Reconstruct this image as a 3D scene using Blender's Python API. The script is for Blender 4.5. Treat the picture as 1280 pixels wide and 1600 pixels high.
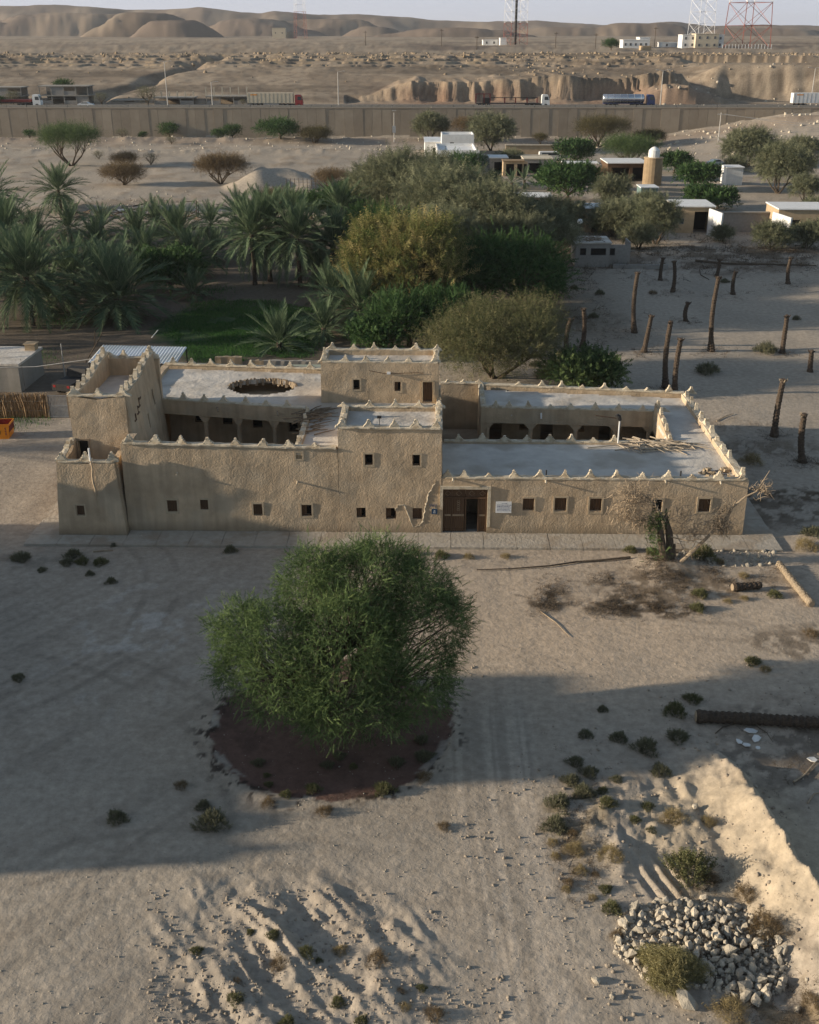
import bpy, math, random
import numpy as np
from mathutils import Vector, Matrix, noise

for _o in list(bpy.data.objects):
    bpy.data.objects.remove(_o)
S = bpy.context.scene
COL = S.collection
R = math.radians
random.seed(7)
RNG = np.random.default_rng(7)

# ------------------------------------------------------------------ camera
F, YH, H = 1700.0, 52.0, 28.3            # focal length in photo pixels, horizon row, drone height (m)
PITCH = math.atan((800 - YH) / F)
CP, SP = math.cos(PITCH), math.sin(PITCH)
cam = bpy.data.cameras.new('camera')
cam_o = bpy.data.objects.new('camera', cam)
COL.objects.link(cam_o)
cam_o.location = (0, 0, H)
cam_o.rotation_euler = (math.pi / 2 - PITCH, 0, 0)
cam.sensor_fit = 'VERTICAL'
cam.sensor_height = 24.0
cam.lens = 24.0 * F / 1600.0
cam.clip_start = 0.5
cam.clip_end = 20000
S.camera = cam_o

# ------------------------------------------------------------------ sky, sun, exposure
SUN_EL = R(13.0)
SUN_TRAVEL = Vector((1.0, 0.07, 0)).normalized()
w = bpy.data.worlds.new('World')
S.world = w
w.use_nodes = True
wn = w.node_tree
wn.nodes.clear()
sky = wn.nodes.new('ShaderNodeTexSky')
sky.sky_type = 'NISHITA'
sky.sun_disc = False
sky.sun_elevation = SUN_EL
sky.sun_rotation = math.atan2(-SUN_TRAVEL.x, -SUN_TRAVEL.y)
sky.air_density = 1.25
sky.dust_density = 0.9
sky.ozone_density = 2.0
bg = wn.nodes.new('ShaderNodeBackground')
bg.inputs['Strength'].default_value = 0.084
wo = wn.nodes.new('ShaderNodeOutputWorld')
haze_mix = wn.nodes.new('ShaderNodeMix'); haze_mix.data_type = 'RGBA'   # thin even veil over the clear sky
sky_tc = wn.nodes.new('ShaderNodeTexCoord'); sky_xyz = wn.nodes.new('ShaderNodeSeparateXYZ')
wn.links.new(sky_tc.outputs['Generated'], sky_xyz.inputs[0])
sky_mr = wn.nodes.new('ShaderNodeMapRange'); sky_mr.interpolation_type = 'SMOOTHSTEP'    # the veil thins with height, all round
sky_mr.inputs[1].default_value = 0.0; sky_mr.inputs[2].default_value = 0.22; sky_mr.inputs[3].default_value = 0.8; sky_mr.inputs[4].default_value = 0.10
wn.links.new(sky_xyz.outputs[2], sky_mr.inputs[0]); wn.links.new(sky_mr.outputs[0], haze_mix.inputs[0])
haze_mix.inputs[7].default_value = (5.6, 6.1, 7.4, 1)
wn.links.new(sky.outputs[0], haze_mix.inputs[6])
wn.links.new(haze_mix.outputs[2], bg.inputs[0])
wn.links.new(bg.outputs[0], wo.inputs[0])
sun = bpy.data.lights.new('sun', 'SUN')
sun.energy = 5.0
sun.angle = R(0.9)
sun.color = (1.0, 0.86, 0.68)
sun_o = bpy.data.objects.new('sun', sun)
COL.objects.link(sun_o)
_d = Vector((SUN_TRAVEL.x * math.cos(SUN_EL), SUN_TRAVEL.y * math.cos(SUN_EL), -math.sin(SUN_EL)))
sun_o.rotation_euler = _d.to_track_quat('-Z', 'Y').to_euler()
sun_o.location = (-60, 0, 60)
S.view_settings.view_transform = 'Standard'
S.view_settings.look = 'None'
S.view_settings.exposure = 0.48
S.view_settings.gamma = 1.0
S.view_settings.use_curve_mapping = False

# ------------------------------------------------------------------ measuring helpers
def ray(x, y):
    u, v = (x - 640) / F, (y - 800) / F
    return (u, CP - v * SP, -SP - v * CP)
def G(x, y, z=0.0):                       # where a sight line meets the level z
    r = ray(x, y); t = (z - H) / r[2]
    return (r[0] * t, r[1] * t)
def AT(x, y, Y):                          # the (x, z) of a sight line at distance Y
    r = ray(x, y); t = Y / r[1]
    return (r[0] * t, H + r[2] * t)
def ppm(Y, z=0.0):                        # photo pixels per metre
    return F / (Y * CP + (H - z) * SP)

# ------------------------------------------------------------------ numpy noise
_T = RNG.random((256, 256))
def vn(x, y):
    xi = np.floor(x).astype(np.int64); yi = np.floor(y).astype(np.int64)
    fx = x - xi; fy = y - yi
    fx = fx * fx * (3 - 2 * fx); fy = fy * fy * (3 - 2 * fy)
    a = _T[xi & 255, yi & 255]; b = _T[(xi + 1) & 255, yi & 255]
    c = _T[xi & 255, (yi + 1) & 255]; d = _T[(xi + 1) & 255, (yi + 1) & 255]
    return (a + (b - a) * fx) * (1 - fy) + (c + (d - c) * fx) * fy
def fbm(x, y, s, o=4, g=0.5):
    r = 0; a = 1; t = 0
    for k in range(o):
        r = r + a * (vn(x / s + 17.3 * k, y / s + 9.1 * k) * 2 - 1); t += a
        a *= g; s *= 0.47
    return r / t
def ridge(x, y, s, o=3):
    r = 0; a = 1; t = 0
    for k in range(o):
        r = r + a * (1 - np.abs(vn(x / s + 31.7 * k, y / s + 5.3 * k) * 2 - 1)); t += a
        a *= 0.5; s *= 0.5
    return r / t
def sst(a, b, x):
    t = np.clip((x - a) / (b - a), 0, 1)
    return t * t * (3 - 2 * t)

# ------------------------------------------------------------------ materials
def _nt(name):
    m = bpy.data.materials.new(name); m.use_nodes = True
    nt = m.node_tree; b = nt.nodes['Principled BSDF']
    return m, nt, b
def mat(name, c1, c2=None, scale=3.0, rough=0.9, bump=0.0, bscale=20.0, metal=0.0, c3=None, s3=0.6, spec=0.3, dist=0.02, stretch=None, world=False):
    """two-tone noise colour, an optional third tone in larger patches, and relief"""
    m, nt, b = _nt(name)
    N, L = nt.nodes, nt.links
    b.inputs['Roughness'].default_value = rough
    b.inputs['Metallic'].default_value = metal
    b.inputs['Specular IOR Level'].default_value = spec
    if c2 is None: c2 = tuple(v * 0.8 for v in c1)
    if world:
        tc = N.new('ShaderNodeNewGeometry'); src = tc.outputs['Position']
    else:
        tc = N.new('ShaderNodeTexCoord'); src = tc.outputs['Object']
    if stretch:
        mp = N.new('ShaderNodeMapping'); mp.inputs['Scale'].default_value = stretch
        L.new(src, mp.inputs[0]); src = mp.outputs[0]
    n = N.new('ShaderNodeTexNoise'); n.inputs['Scale'].default_value = scale; n.inputs['Detail'].default_value = 6
    n.inputs['Roughness'].default_value = 0.65
    L.new(src, n.inputs['Vector'])
    r = N.new('ShaderNodeValToRGB')
    r.color_ramp.elements[0].position = 0.35; r.color_ramp.elements[0].color = (*c1, 1)
    r.color_ramp.elements[1].position = 0.68; r.color_ramp.elements[1].color = (*c2, 1)
    L.new(n.outputs[0], r.inputs[0])
    out = r.outputs[0]
    if c3:
        n2 = N.new('ShaderNodeTexNoise'); n2.inputs['Scale'].default_value = s3; n2.inputs['Detail'].default_value = 5
        L.new(src, n2.inputs['Vector'])
        r2 = N.new('ShaderNodeValToRGB'); r2.color_ramp.elements[0].position = 0.5; r2.color_ramp.elements[1].position = 0.62
        L.new(n2.outputs[0], r2.inputs[0])
        mx = N.new('ShaderNodeMix'); mx.data_type = 'RGBA'
        L.new(r2.outputs[0], mx.inputs[0]); L.new(out, mx.inputs[6]); mx.inputs[7].default_value = (*c3, 1)
        out = mx.outputs[2]
    L.new(out, b.inputs['Base Color'])
    if bump:
        n3 = N.new('ShaderNodeTexNoise'); n3.inputs['Scale'].default_value = bscale; n3.inputs['Detail'].default_value = 5
        n3.inputs['Roughness'].default_value = 0.6
        L.new(src, n3.inputs['Vector'])
        bp = N.new('ShaderNodeBump'); bp.inputs['Strength'].default_value = bump; bp.inputs['Distance'].default_value = dist
        L.new(n3.outputs[0], bp.inputs['Height']); L.new(bp.outputs[0], b.inputs['Normal'])
    return m
def leafmat(name, c1, c2, c3, trans=0.25):
    """leaf colour follows the per-clump 'tone' attribute; a little light passes through"""
    m, nt, b = _nt(name)
    N, L = nt.nodes, nt.links
    a = N.new('ShaderNodeAttribute'); a.attribute_name = 'tone'
    r = N.new('ShaderNodeValToRGB')
    r.color_ramp.elements[0].color = (*c1, 1); r.color_ramp.elements[1].color = (*c3, 1)
    e = r.color_ramp.elements.new(0.5); e.color = (*c2, 1)
    L.new(a.outputs['Fac'], r.inputs[0]); L.new(r.outputs[0], b.inputs['Base Color'])
    b.inputs['Roughness'].default_value = 0.75; b.inputs['Specular IOR Level'].default_value = 0.15
    t = N.new('ShaderNodeBsdfTranslucent'); L.new(r.outputs[0], t.inputs[0])
    mx = N.new('ShaderNodeMixShader'); mx.inputs[0].default_value = trans
    L.new(b.outputs[0], mx.inputs[1]); L.new(t.outputs[0], mx.inputs[2])
    L.new(mx.outputs[0], N['Material Output'].inputs[0])
    return m
M = {}
M['mud'] = mat('mud_plaster', (0.51, 0.39, 0.26), (0.43, 0.325, 0.215), 1.3, 0.95, 0.85, 9.0, dist=0.06, c3=(0.46, 0.365, 0.255), s3=0.45, world=True)
def weathered(m, z0=0.0):
    """rain streaks down the plaster and a darker damp foot"""
    nt = m.node_tree; N, L = nt.nodes, nt.links; b = N['Principled BSDF']; src = b.inputs['Base Color'].links[0].from_socket
    g = N.new('ShaderNodeNewGeometry'); mp = N.new('ShaderNodeMapping'); mp.inputs['Scale'].default_value = (1.6, 1.6, .16); L.new(g.outputs['Position'], mp.inputs[0])
    n = N.new('ShaderNodeTexNoise'); n.inputs['Scale'].default_value = 1.5; n.inputs['Detail'].default_value = 6; L.new(mp.outputs[0], n.inputs['Vector'])
    r = N.new('ShaderNodeMapRange'); r.inputs[1].default_value = .42; r.inputs[2].default_value = .72; r.inputs[3].default_value = 1.06; r.inputs[4].default_value = .84; L.new(n.outputs[0], r.inputs[0])
    n2 = N.new('ShaderNodeTexNoise'); n2.inputs['Scale'].default_value = .55; n2.inputs['Detail'].default_value = 7; L.new(g.outputs['Position'], n2.inputs['Vector'])
    r2 = N.new('ShaderNodeMapRange'); r2.inputs[1].default_value = .35; r2.inputs[2].default_value = .65; r2.inputs[3].default_value = .84; r2.inputs[4].default_value = 1.14; L.new(n2.outputs[0], r2.inputs[0])
    s = N.new('ShaderNodeSeparateXYZ'); L.new(g.outputs['Position'], s.inputs[0])
    a = N.new('ShaderNodeMath'); a.operation = 'MULTIPLY_ADD'; a.inputs[1].default_value = -1.1; L.new(n2.outputs[0], a.inputs[0]); L.new(s.outputs[2], a.inputs[2])
    r3 = N.new('ShaderNodeMapRange'); r3.inputs[1].default_value = -.45; r3.inputs[2].default_value = .15; r3.inputs[3].default_value = .66; r3.inputs[4].default_value = 1.0; L.new(a.outputs[0], r3.inputs[0])
    m1 = N.new('ShaderNodeMath'); m1.operation = 'MULTIPLY'; L.new(r.outputs[0], m1.inputs[0]); L.new(r2.outputs[0], m1.inputs[1])
    m2 = N.new('ShaderNodeMath'); m2.operation = 'MULTIPLY'; L.new(m1.outputs[0], m2.inputs[0]); L.new(r3.outputs[0], m2.inputs[1])
    v = N.new('ShaderNodeVectorMath'); v.operation = 'SCALE'; L.new(src, v.inputs[0]); L.new(m2.outputs[0], v.inputs['Scale']); L.new(v.outputs[0], b.inputs['Base Color'])
weathered(M['mud'])
M['mud_dry'] = mat('mud_plaster_pale', (0.42, 0.33, 0.22), (0.36, 0.28, 0.18), 1.3, 0.95, 0.8, 9.0, dist=0.06, world=True)
M['gyp'] = mat('gypsum_plaster', (0.62, 0.54, 0.41), (0.50, 0.42, 0.30), 4.0, 0.9, 0.7, 14, dist=0.04, c3=(0.42, 0.34, 0.235), s3=2.0, world=True)
M['roof'] = mat('roof_plaster', (0.62, 0.575, 0.505), (0.49, 0.45, 0.395), 0.7, 0.9, 0.7, 3.5, dist=0.06, c3=(0.43, 0.38, 0.315), s3=0.3, world=True)
M['floor_in'] = mat('courtyard_floor', (0.30, 0.25, 0.18), (0.24, 0.19, 0.14), 2, 0.95, 0.4, 9, world=True)
M['concrete'] = mat('concrete_apron', (0.43, 0.385, 0.32), (0.35, 0.31, 0.25), 2.0, 0.9, 0.9, 5, dist=.05, c3=(0.33, 0.275, 0.21), s3=0.5, world=True)
M['grey_concrete'] = mat('grey_concrete', (0.33, 0.30, 0.26), (0.27, 0.25, 0.21), 1.0, 0.9, 0.3, 10)
M['panel'] = mat('precast_concrete', (0.33, 0.275, 0.215), (0.285, 0.235, 0.18), 0.35, 0.9, 0.2, 3, world=True)
M['block'] = mat('concrete_block', (0.32, 0.30, 0.27), (0.25, 0.23, 0.21), 2.5, 0.95, 0.3, 8)
M['wood'] = mat('old_wood', (0.13, 0.075, 0.04), (0.07, 0.04, 0.022), 3, 0.8, 0.6, 12, stretch=(6, 6, 0.6))
M['wood_pale'] = mat('weathered_wood', (0.36, 0.28, 0.19), (0.22, 0.165, 0.11), 3, 0.85, 0.5, 12)
M['wood_white'] = mat('bleached_wood', (0.50, 0.42, 0.32), (0.34, 0.27, 0.19), 4, 0.85, 0.5, 18)
M['bark'] = mat('bark', (0.13, 0.10, 0.07), (0.07, 0.05, 0.035), 5, 0.95, 1.0, 14, dist=0.05)
M['palm_bark'] = mat('palm_bark', (0.12, 0.088, 0.062), (0.045, 0.033, 0.025), 7, 0.95, 1.0, 9, dist=0.12, stretch=(1, 1, 1.6))
M['palm_bark_pale'] = mat('palm_bark_pale', (0.40, 0.32, 0.22), (0.24, 0.18, 0.12), 6, 0.95, 1.0, 12, dist=0.06)
M['dead'] = mat('dead_twigs', (0.25, 0.19, 0.13), (0.15, 0.11, 0.07), 5, 0.9)
M['dead_pale'] = mat('dead_branch', (0.40, 0.31, 0.21), (0.25, 0.19, 0.13), 5, 0.9, 0.6, 14)
M['white'] = mat('white_paint', (0.80, 0.80, 0.78), (0.68, 0.67, 0.64), 1.2, 0.6, 0.1, 8)
M['cream'] = mat('cream_render', (0.62, 0.54, 0.41), (0.52, 0.45, 0.33), 1.0, 0.85, 0.2, 6)
M['tan'] = mat('tan_render', (0.48, 0.36, 0.23), (0.38, 0.28, 0.17), 1.0, 0.9, 0.3, 5)
M['dark'] = mat('opening_shade_black', (0.012, 0.011, 0.010), (0.02, 0.018, 0.016), 3, 0.9)  # near-black colour stands in for the shade inside openings
M['metal'] = mat('galvanised_steel', (0.45, 0.46, 0.47), (0.36, 0.37, 0.38), 2, 0.45, metal=0.6)
M['sheet'] = mat('corrugated_sheet', (0.80, 0.82, 0.83), (0.72, 0.74, 0.75), 0.8, 0.5, metal=0.0, c3=(0.64, 0.65, 0.62), s3=0.3)
M['black_metal'] = mat('black_metal', (0.03, 0.03, 0.032), (0.05, 0.045, 0.04), 3, 0.6, metal=0.3)
M['pole'] = mat('pole_paint', (0.50, 0.48, 0.44), (0.40, 0.38, 0.35), 1, 0.7)
M['red_steel'] = mat('red_paint_steel', (0.28, 0.08, 0.06), (0.22, 0.07, 0.05), 1, 0.6)
M['white_steel'] = mat('white_paint_steel', (0.78, 0.78, 0.78), (0.70, 0.70, 0.70), 1, 0.6)
M['orange'] = mat('orange_paint', (0.80, 0.30, 0.02), (0.62, 0.22, 0.02), 2, 0.5)
M['dark_red'] = mat('dark_red_paint', (0.16, 0.02, 0.02), (0.12, 0.015, 0.015), 2, 0.6)
M['red_cab'] = mat('red_cab_paint', (0.30, 0.02, 0.02), (0.25, 0.02, 0.02), 2, 0.35, spec=0.6)
M['blue_cab'] = mat('blue_cab_paint', (0.02, 0.04, 0.14), (0.02, 0.03, 0.10), 2, 0.35, spec=0.6)
M['blue_sign'] = mat('blue_enamel', (0.02, 0.06, 0.13), (0.02, 0.05, 0.10), 2, 0.4)
M['ink'] = mat('blue_ink', (0.05, 0.07, 0.16), (0.05, 0.07, 0.16), 2, 0.7)
M['chrome'] = mat('polished_tank', (0.62, 0.63, 0.65), (0.55, 0.56, 0.58), 2, 0.25, metal=0.9)
M['glass'] = mat('dark_glass', (0.03, 0.04, 0.05), (0.05, 0.06, 0.07), 2, 0.12, spec=0.8)
M['tyre'] = mat('tyre_rubber', (0.025, 0.025, 0.025), (0.04, 0.038, 0.035), 5, 0.9)
M['asphalt'] = mat('asphalt', (0.07, 0.067, 0.062), (0.055, 0.052, 0.05), 2, 0.9, world=True)
M['straw'] = mat('dried_fronds', (0.36, 0.25, 0.14), (0.20, 0.13, 0.07), 3, 0.9, 0.5, 15)
M['teal'] = mat('teal_paint', (0.15, 0.22, 0.21), (0.12, 0.18, 0.17), 2, 0.6)
M['ochre'] = mat('ochre_masonry', (0.34, 0.25, 0.15), (0.25, 0.18, 0.11), 1.0, 0.9, 0.4, 4)
M['green_tarp'] = mat('faded_green_sheet', (0.36, 0.38, 0.29), (0.30, 0.32, 0.24), 2, 0.7)
M['rock'] = mat('limestone', (0.60, 0.53, 0.42), (0.42, 0.36, 0.27), 2.5, 0.9, 0.8, 10, dist=0.05)
M['rock_grey'] = mat('grey_stone', (0.43, 0.38, 0.30), (0.30, 0.265, 0.21), 2.5, 0.9, 0.8, 10, dist=0.05)
M['tile'] = mat('white_tile', (0.75, 0.74, 0.70), (0.62, 0.60, 0.56), 3, 0.6)
L_ = leafmat
M['lf_acacia'] = L_('acacia_leaf', (0.04, 0.07, 0.028), (0.085, 0.13, 0.048), (0.16, 0.215, 0.08), 0.25)
M['lf_hero'] = L_('foreground_acacia_leaf', (0.045, 0.075, 0.026), (0.11, 0.165, 0.06), (0.23, 0.30, 0.11), 0.25)
M['clod'] = mat('dried_earth_clod', (0.34, 0.285, 0.22), (0.26, 0.215, 0.165), 3, 0.95, 0.5, 10)
M['surround'] = mat('window_surround_plaster', (0.50, 0.40, 0.275), (0.40, 0.315, 0.21), 3, 0.9, 0.6, 12)
M['lf_hay'] = L_('hay_bush_leaf', (0.17, 0.16, 0.07), (0.30, 0.27, 0.13), (0.46, 0.40, 0.21), 0.3)
M['lf_desert'] = L_('desert_acacia_leaf', (0.07, 0.065, 0.03), (0.11, 0.095, 0.045), (0.15, 0.125, 0.06), 0.2)
M['lf_brown'] = L_('brown_thorn_twigs', (0.11, 0.075, 0.04), (0.16, 0.115, 0.06), (0.22, 0.16, 0.09), 0.1)
M['lf_tamarisk'] = L_('tamarisk_leaf', (0.095, 0.11, 0.062), (0.16, 0.17, 0.10), (0.25, 0.25, 0.15), 0.25)
M['lf_green'] = L_('green_leaf', (0.025, 0.06, 0.02), (0.052, 0.105, 0.034), (0.10, 0.165, 0.055), 0.25)
M['lf_yellow'] = L_('yellow_green_leaf', (0.07, 0.10, 0.03), (0.19, 0.19, 0.065), (0.40, 0.32, 0.14), 0.3)
M['lf_olive'] = L_('olive_thorn_leaf', (0.07, 0.085, 0.035), (0.13, 0.135, 0.06), (0.24, 0.215, 0.11), 0.2)
M['lf_shrub'] = L_('saltbush_leaf', (0.10, 0.105, 0.065), (0.155, 0.155, 0.095), (0.23, 0.22, 0.135), 0.3)
M['lf_straw'] = L_('dry_shrub_leaf', (0.17, 0.13, 0.06), (0.26, 0.205, 0.10), (0.36, 0.29, 0.15), 0.2)
M['lf_palm'] = L_('palm_leaf', (0.05, 0.085, 0.045), (0.11, 0.16, 0.085), (0.25, 0.29, 0.17), 0.2)
M['lf_grass'] = L_('grass_blade', (0.03, 0.085, 0.022), (0.055, 0.14, 0.035), (0.09, 0.19, 0.05), 0.35)
M['lf_litter'] = L_('dead_litter', (0.045, 0.033, 0.022), (0.085, 0.062, 0.04), (0.16, 0.12, 0.08), 0.0)

# ------------------------------------------------------------------ mesh helpers
def link(o, parent=None):
    COL.objects.link(o)
    if parent is not None: o.parent = parent
    return o
def tag(o, label=None, cat=None, group=None, kind=None):
    if label: o['label'] = label
    if cat: o['category'] = cat
    if group: o['group'] = group
    if kind: o['kind'] = kind
    return o
def thing(name, label, cat, loc=(0, 0, 0), rz=0.0, group=None):
    o = bpy.data.objects.new(name, None)
    o.empty_display_size = 0.3
    COL.objects.link(o); o.location = loc; o.rotation_euler = (0, 0, rz)
    return tag(o, label, cat, group)
def inst(name, mesh, parent=None, loc=(0, 0, 0), rot=(0, 0, 0), sc=(1, 1, 1)):
    o = bpy.data.objects.new(name, mesh)
    link(o, parent); o.location = loc; o.rotation_euler = rot
    o.scale = sc if hasattr(sc, '__len__') else (sc, sc, sc)
    return o
def npmesh(name, V, Fq, m, tone=None, smooth=False, cols=None):
    """V (n,3) float, Fq (k,3|4) int"""
    me = bpy.data.meshes.new(name)
    V = np.ascontiguousarray(V, dtype=np.float32); Fq = np.ascontiguousarray(Fq, dtype=np.int32)
    k, c = Fq.shape
    me.vertices.add(len(V)); me.vertices.foreach_set('co', V.ravel())
    me.loops.add(k * c); me.loops.foreach_set('vertex_index', Fq.ravel())
    me.polygons.add(k)
    me.polygons.foreach_set('loop_start', np.arange(0, k * c, c, dtype=np.int32))
    me.polygons.foreach_set('loop_total', np.full(k, c, dtype=np.int32))
    if smooth: me.polygons.foreach_set('use_smooth', np.ones(k, dtype=bool))
    me.update(calc_edges=True)
    if tone is not None:
        a = me.attributes.new('tone', 'FLOAT', 'POINT'); a.data.foreach_set('value', np.asarray(tone, dtype=np.float32))
    if cols is not None:
        a = me.color_attributes.new('Col', 'FLOAT_COLOR', 'POINT')
        cc = np.ones((len(V), 4), dtype=np.float32); cc[:, :3] = cols
        a.data.foreach_set('color', cc.ravel())
    me.materials.append(m)
    return me
class MB:
    def __init__(s): s.v = []; s.f = []
    def add(s, vs, fs):
        n = len(s.v); s.v += [tuple(v) for v in vs]; s.f += [tuple(i + n for i in f) for f in fs]; return s
    def box(s, x0, x1, y0, y1, z0, z1, rz=0.0, taper=0.0):
        cx, cy = (x0 + x1) / 2, (y0 + y1) / 2
        vs = []
        for z in (z0, z1):
            t = 1 - taper if z == z1 else 1
            for x, y in ((x0, y0), (x1, y0), (x1, y1), (x0, y1)):
                dx, dy = (x - cx) * t, (y - cy) * t
                vs.append((cx + dx * math.cos(rz) - dy * math.sin(rz), cy + dx * math.sin(rz) + dy * math.cos(rz), z))
        return s.add(vs, [(0, 3, 2, 1), (4, 5, 6, 7), (0, 1, 5, 4), (1, 2, 6, 5), (2, 3, 7, 6), (3, 0, 4, 7)])
    def tube(s, pts, rad, n=6, cap=True):
        pts = [Vector(p) for p in pts]
        if not hasattr(rad, '__len__'): rad = [rad] * len(pts)
        vs = []; fs = []
        for i, p in enumerate(pts):
            d = (pts[min(i + 1, len(pts) - 1)] - pts[max(i - 1, 0)])
            d = d.normalized() if d.length > 1e-6 else Vector((0, 0, 1))
            a = d.cross(Vector((0.13, 0.07, 1)) if abs(d.z) < 0.95 else Vector((1, 0, 0))).normalized(); b = d.cross(a)
            for k in range(n):
                t = 2 * math.pi * k / n
                vs.append(p + a * math.cos(t) * rad[i] + b * math.sin(t) * rad[i])
        for i in range(len(pts) - 1):
            for k in range(n):
                k2 = (k + 1) % n
                fs.append((i * n + k, i * n + k2, (i + 1) * n + k2, (i + 1) * n + k))
        if cap:
            fs.append(tuple(range(n))); m_ = (len(pts) - 1) * n
            fs.append(tuple(m_ + k for k in reversed(range(n))))
        return s.add(vs, fs)
    def prism(s, outline, y0, y1):           # outline of (x,z), extruded along y
        n = len(outline)
        vs = [(x, y0, z) for x, z in outline] + [(x, y1, z) for x, z in outline]
        fs = [tuple(range(n)), tuple(reversed(range(n, 2 * n)))]
        for i in range(n):
            j = (i + 1) % n; fs.append((i, i + n, j + n, j))
        return s.add(vs, fs)
    def slab(s, us, vs_, keep, w0, w1, fn):
        """cells (i,j) of the us x vs_ grid with keep(uc, vc) become a solid of thickness w0..w1"""
        nu, nv = len(us) - 1, len(vs_) - 1
        K = [[keep((us[i] + us[i + 1]) / 2, (vs_[j] + vs_[j + 1]) / 2) for j in range(nv)] for i in range(nu)]
        idx = {}; n0 = len(s.v)
        def V(i, j, k):
            key = (i, j, k)
            if key not in idx:
                idx[key] = len(s.v); s.v.append(tuple(fn(us[i], vs_[j], (w0, w1)[k])))
            return idx[key]
        for i in range(nu):
            for j in range(nv):
                if not K[i][j]: continue
                s.f.append((V(i, j, 0), V(i + 1, j, 0), V(i + 1, j + 1, 0), V(i, j + 1, 0)))
                s.f.append((V(i, j, 1), V(i, j + 1, 1), V(i + 1, j + 1, 1), V(i + 1, j, 1)))
                for di, dj, a, b in ((-1, 0, (i, j), (i, j + 1)), (1, 0, (i + 1, j + 1), (i + 1, j)), (0, -1, (i + 1, j), (i, j)), (0, 1, (i, j + 1), (i + 1, j + 1))):
                    ii, jj = i + di, j + dj
                    if not (0 <= ii < nu and 0 <= jj < nv and K[ii][jj]):
                        s.f.append((V(*a, 0), V(*a, 1), V(*b, 1), V(*b, 0))[::-1])
        return s
    def build(s, name, m, parent=None, smooth=False, loc=None, rz=None):
        me = bpy.data.meshes.new(name)
        me.from_pydata(s.v, [], s.f); me.materials.append(m)
        import bmesh
        bm = bmesh.new(); bm.from_mesh(me); bmesh.ops.recalc_face_normals(bm, faces=bm.faces); bm.to_mesh(me); bm.free()
        if smooth: me.polygons.foreach_set('use_smooth', [True] * len(me.polygons))
        o = bpy.data.objects.new(name, me); link(o, parent)
        if loc: o.location = loc
        if rz: o.rotation_euler = (0, 0, rz)
        return o
def seq(a, b, step, extra=()):
    n = max(1, int(round(abs(b - a) / step)))
    L = [a + (b - a) * i / n for i in range(n + 1)]
    for e in extra:
        if min(a, b) < e < max(a, b):
            L = [q for q in L if abs(q - e) > step * 0.35 or q in (L[0], L[-1])]
            L.append(e)
    return sorted(set(L), reverse=(a > b))
def rough3(p, amp=0.03, s=1.1):
    v = Vector(p); n = noise.noise_vector(v * s) * amp + noise.noise_vector(v * s * 3.1) * amp * 0.5
    return (p[0] + n.x, p[1] + n.y, p[2] + n.z)
def copy_tree(o, parent=None):
    c = o.copy(); COL.objects.link(c); c.parent = parent
    for ch in list(o.children): copy_tree(ch, c)
    return c
ORD = ['first', 'second', 'third', 'fourth', 'fifth', 'sixth', 'seventh', 'eighth', 'ninth', 'tenth', 'eleventh', 'twelfth', 'thirteenth', 'fourteenth', 'fifteenth', 'sixteenth', 'seventeenth', 'eighteenth', 'nineteenth', 'twentieth', 'twenty-first', 'twenty-second', 'twenty-third', 'twenty-fourth', 'twenty-fifth', 'twenty-sixth', 'twenty-seventh', 'twenty-eighth', 'twenty-ninth', 'thirtieth']
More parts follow.
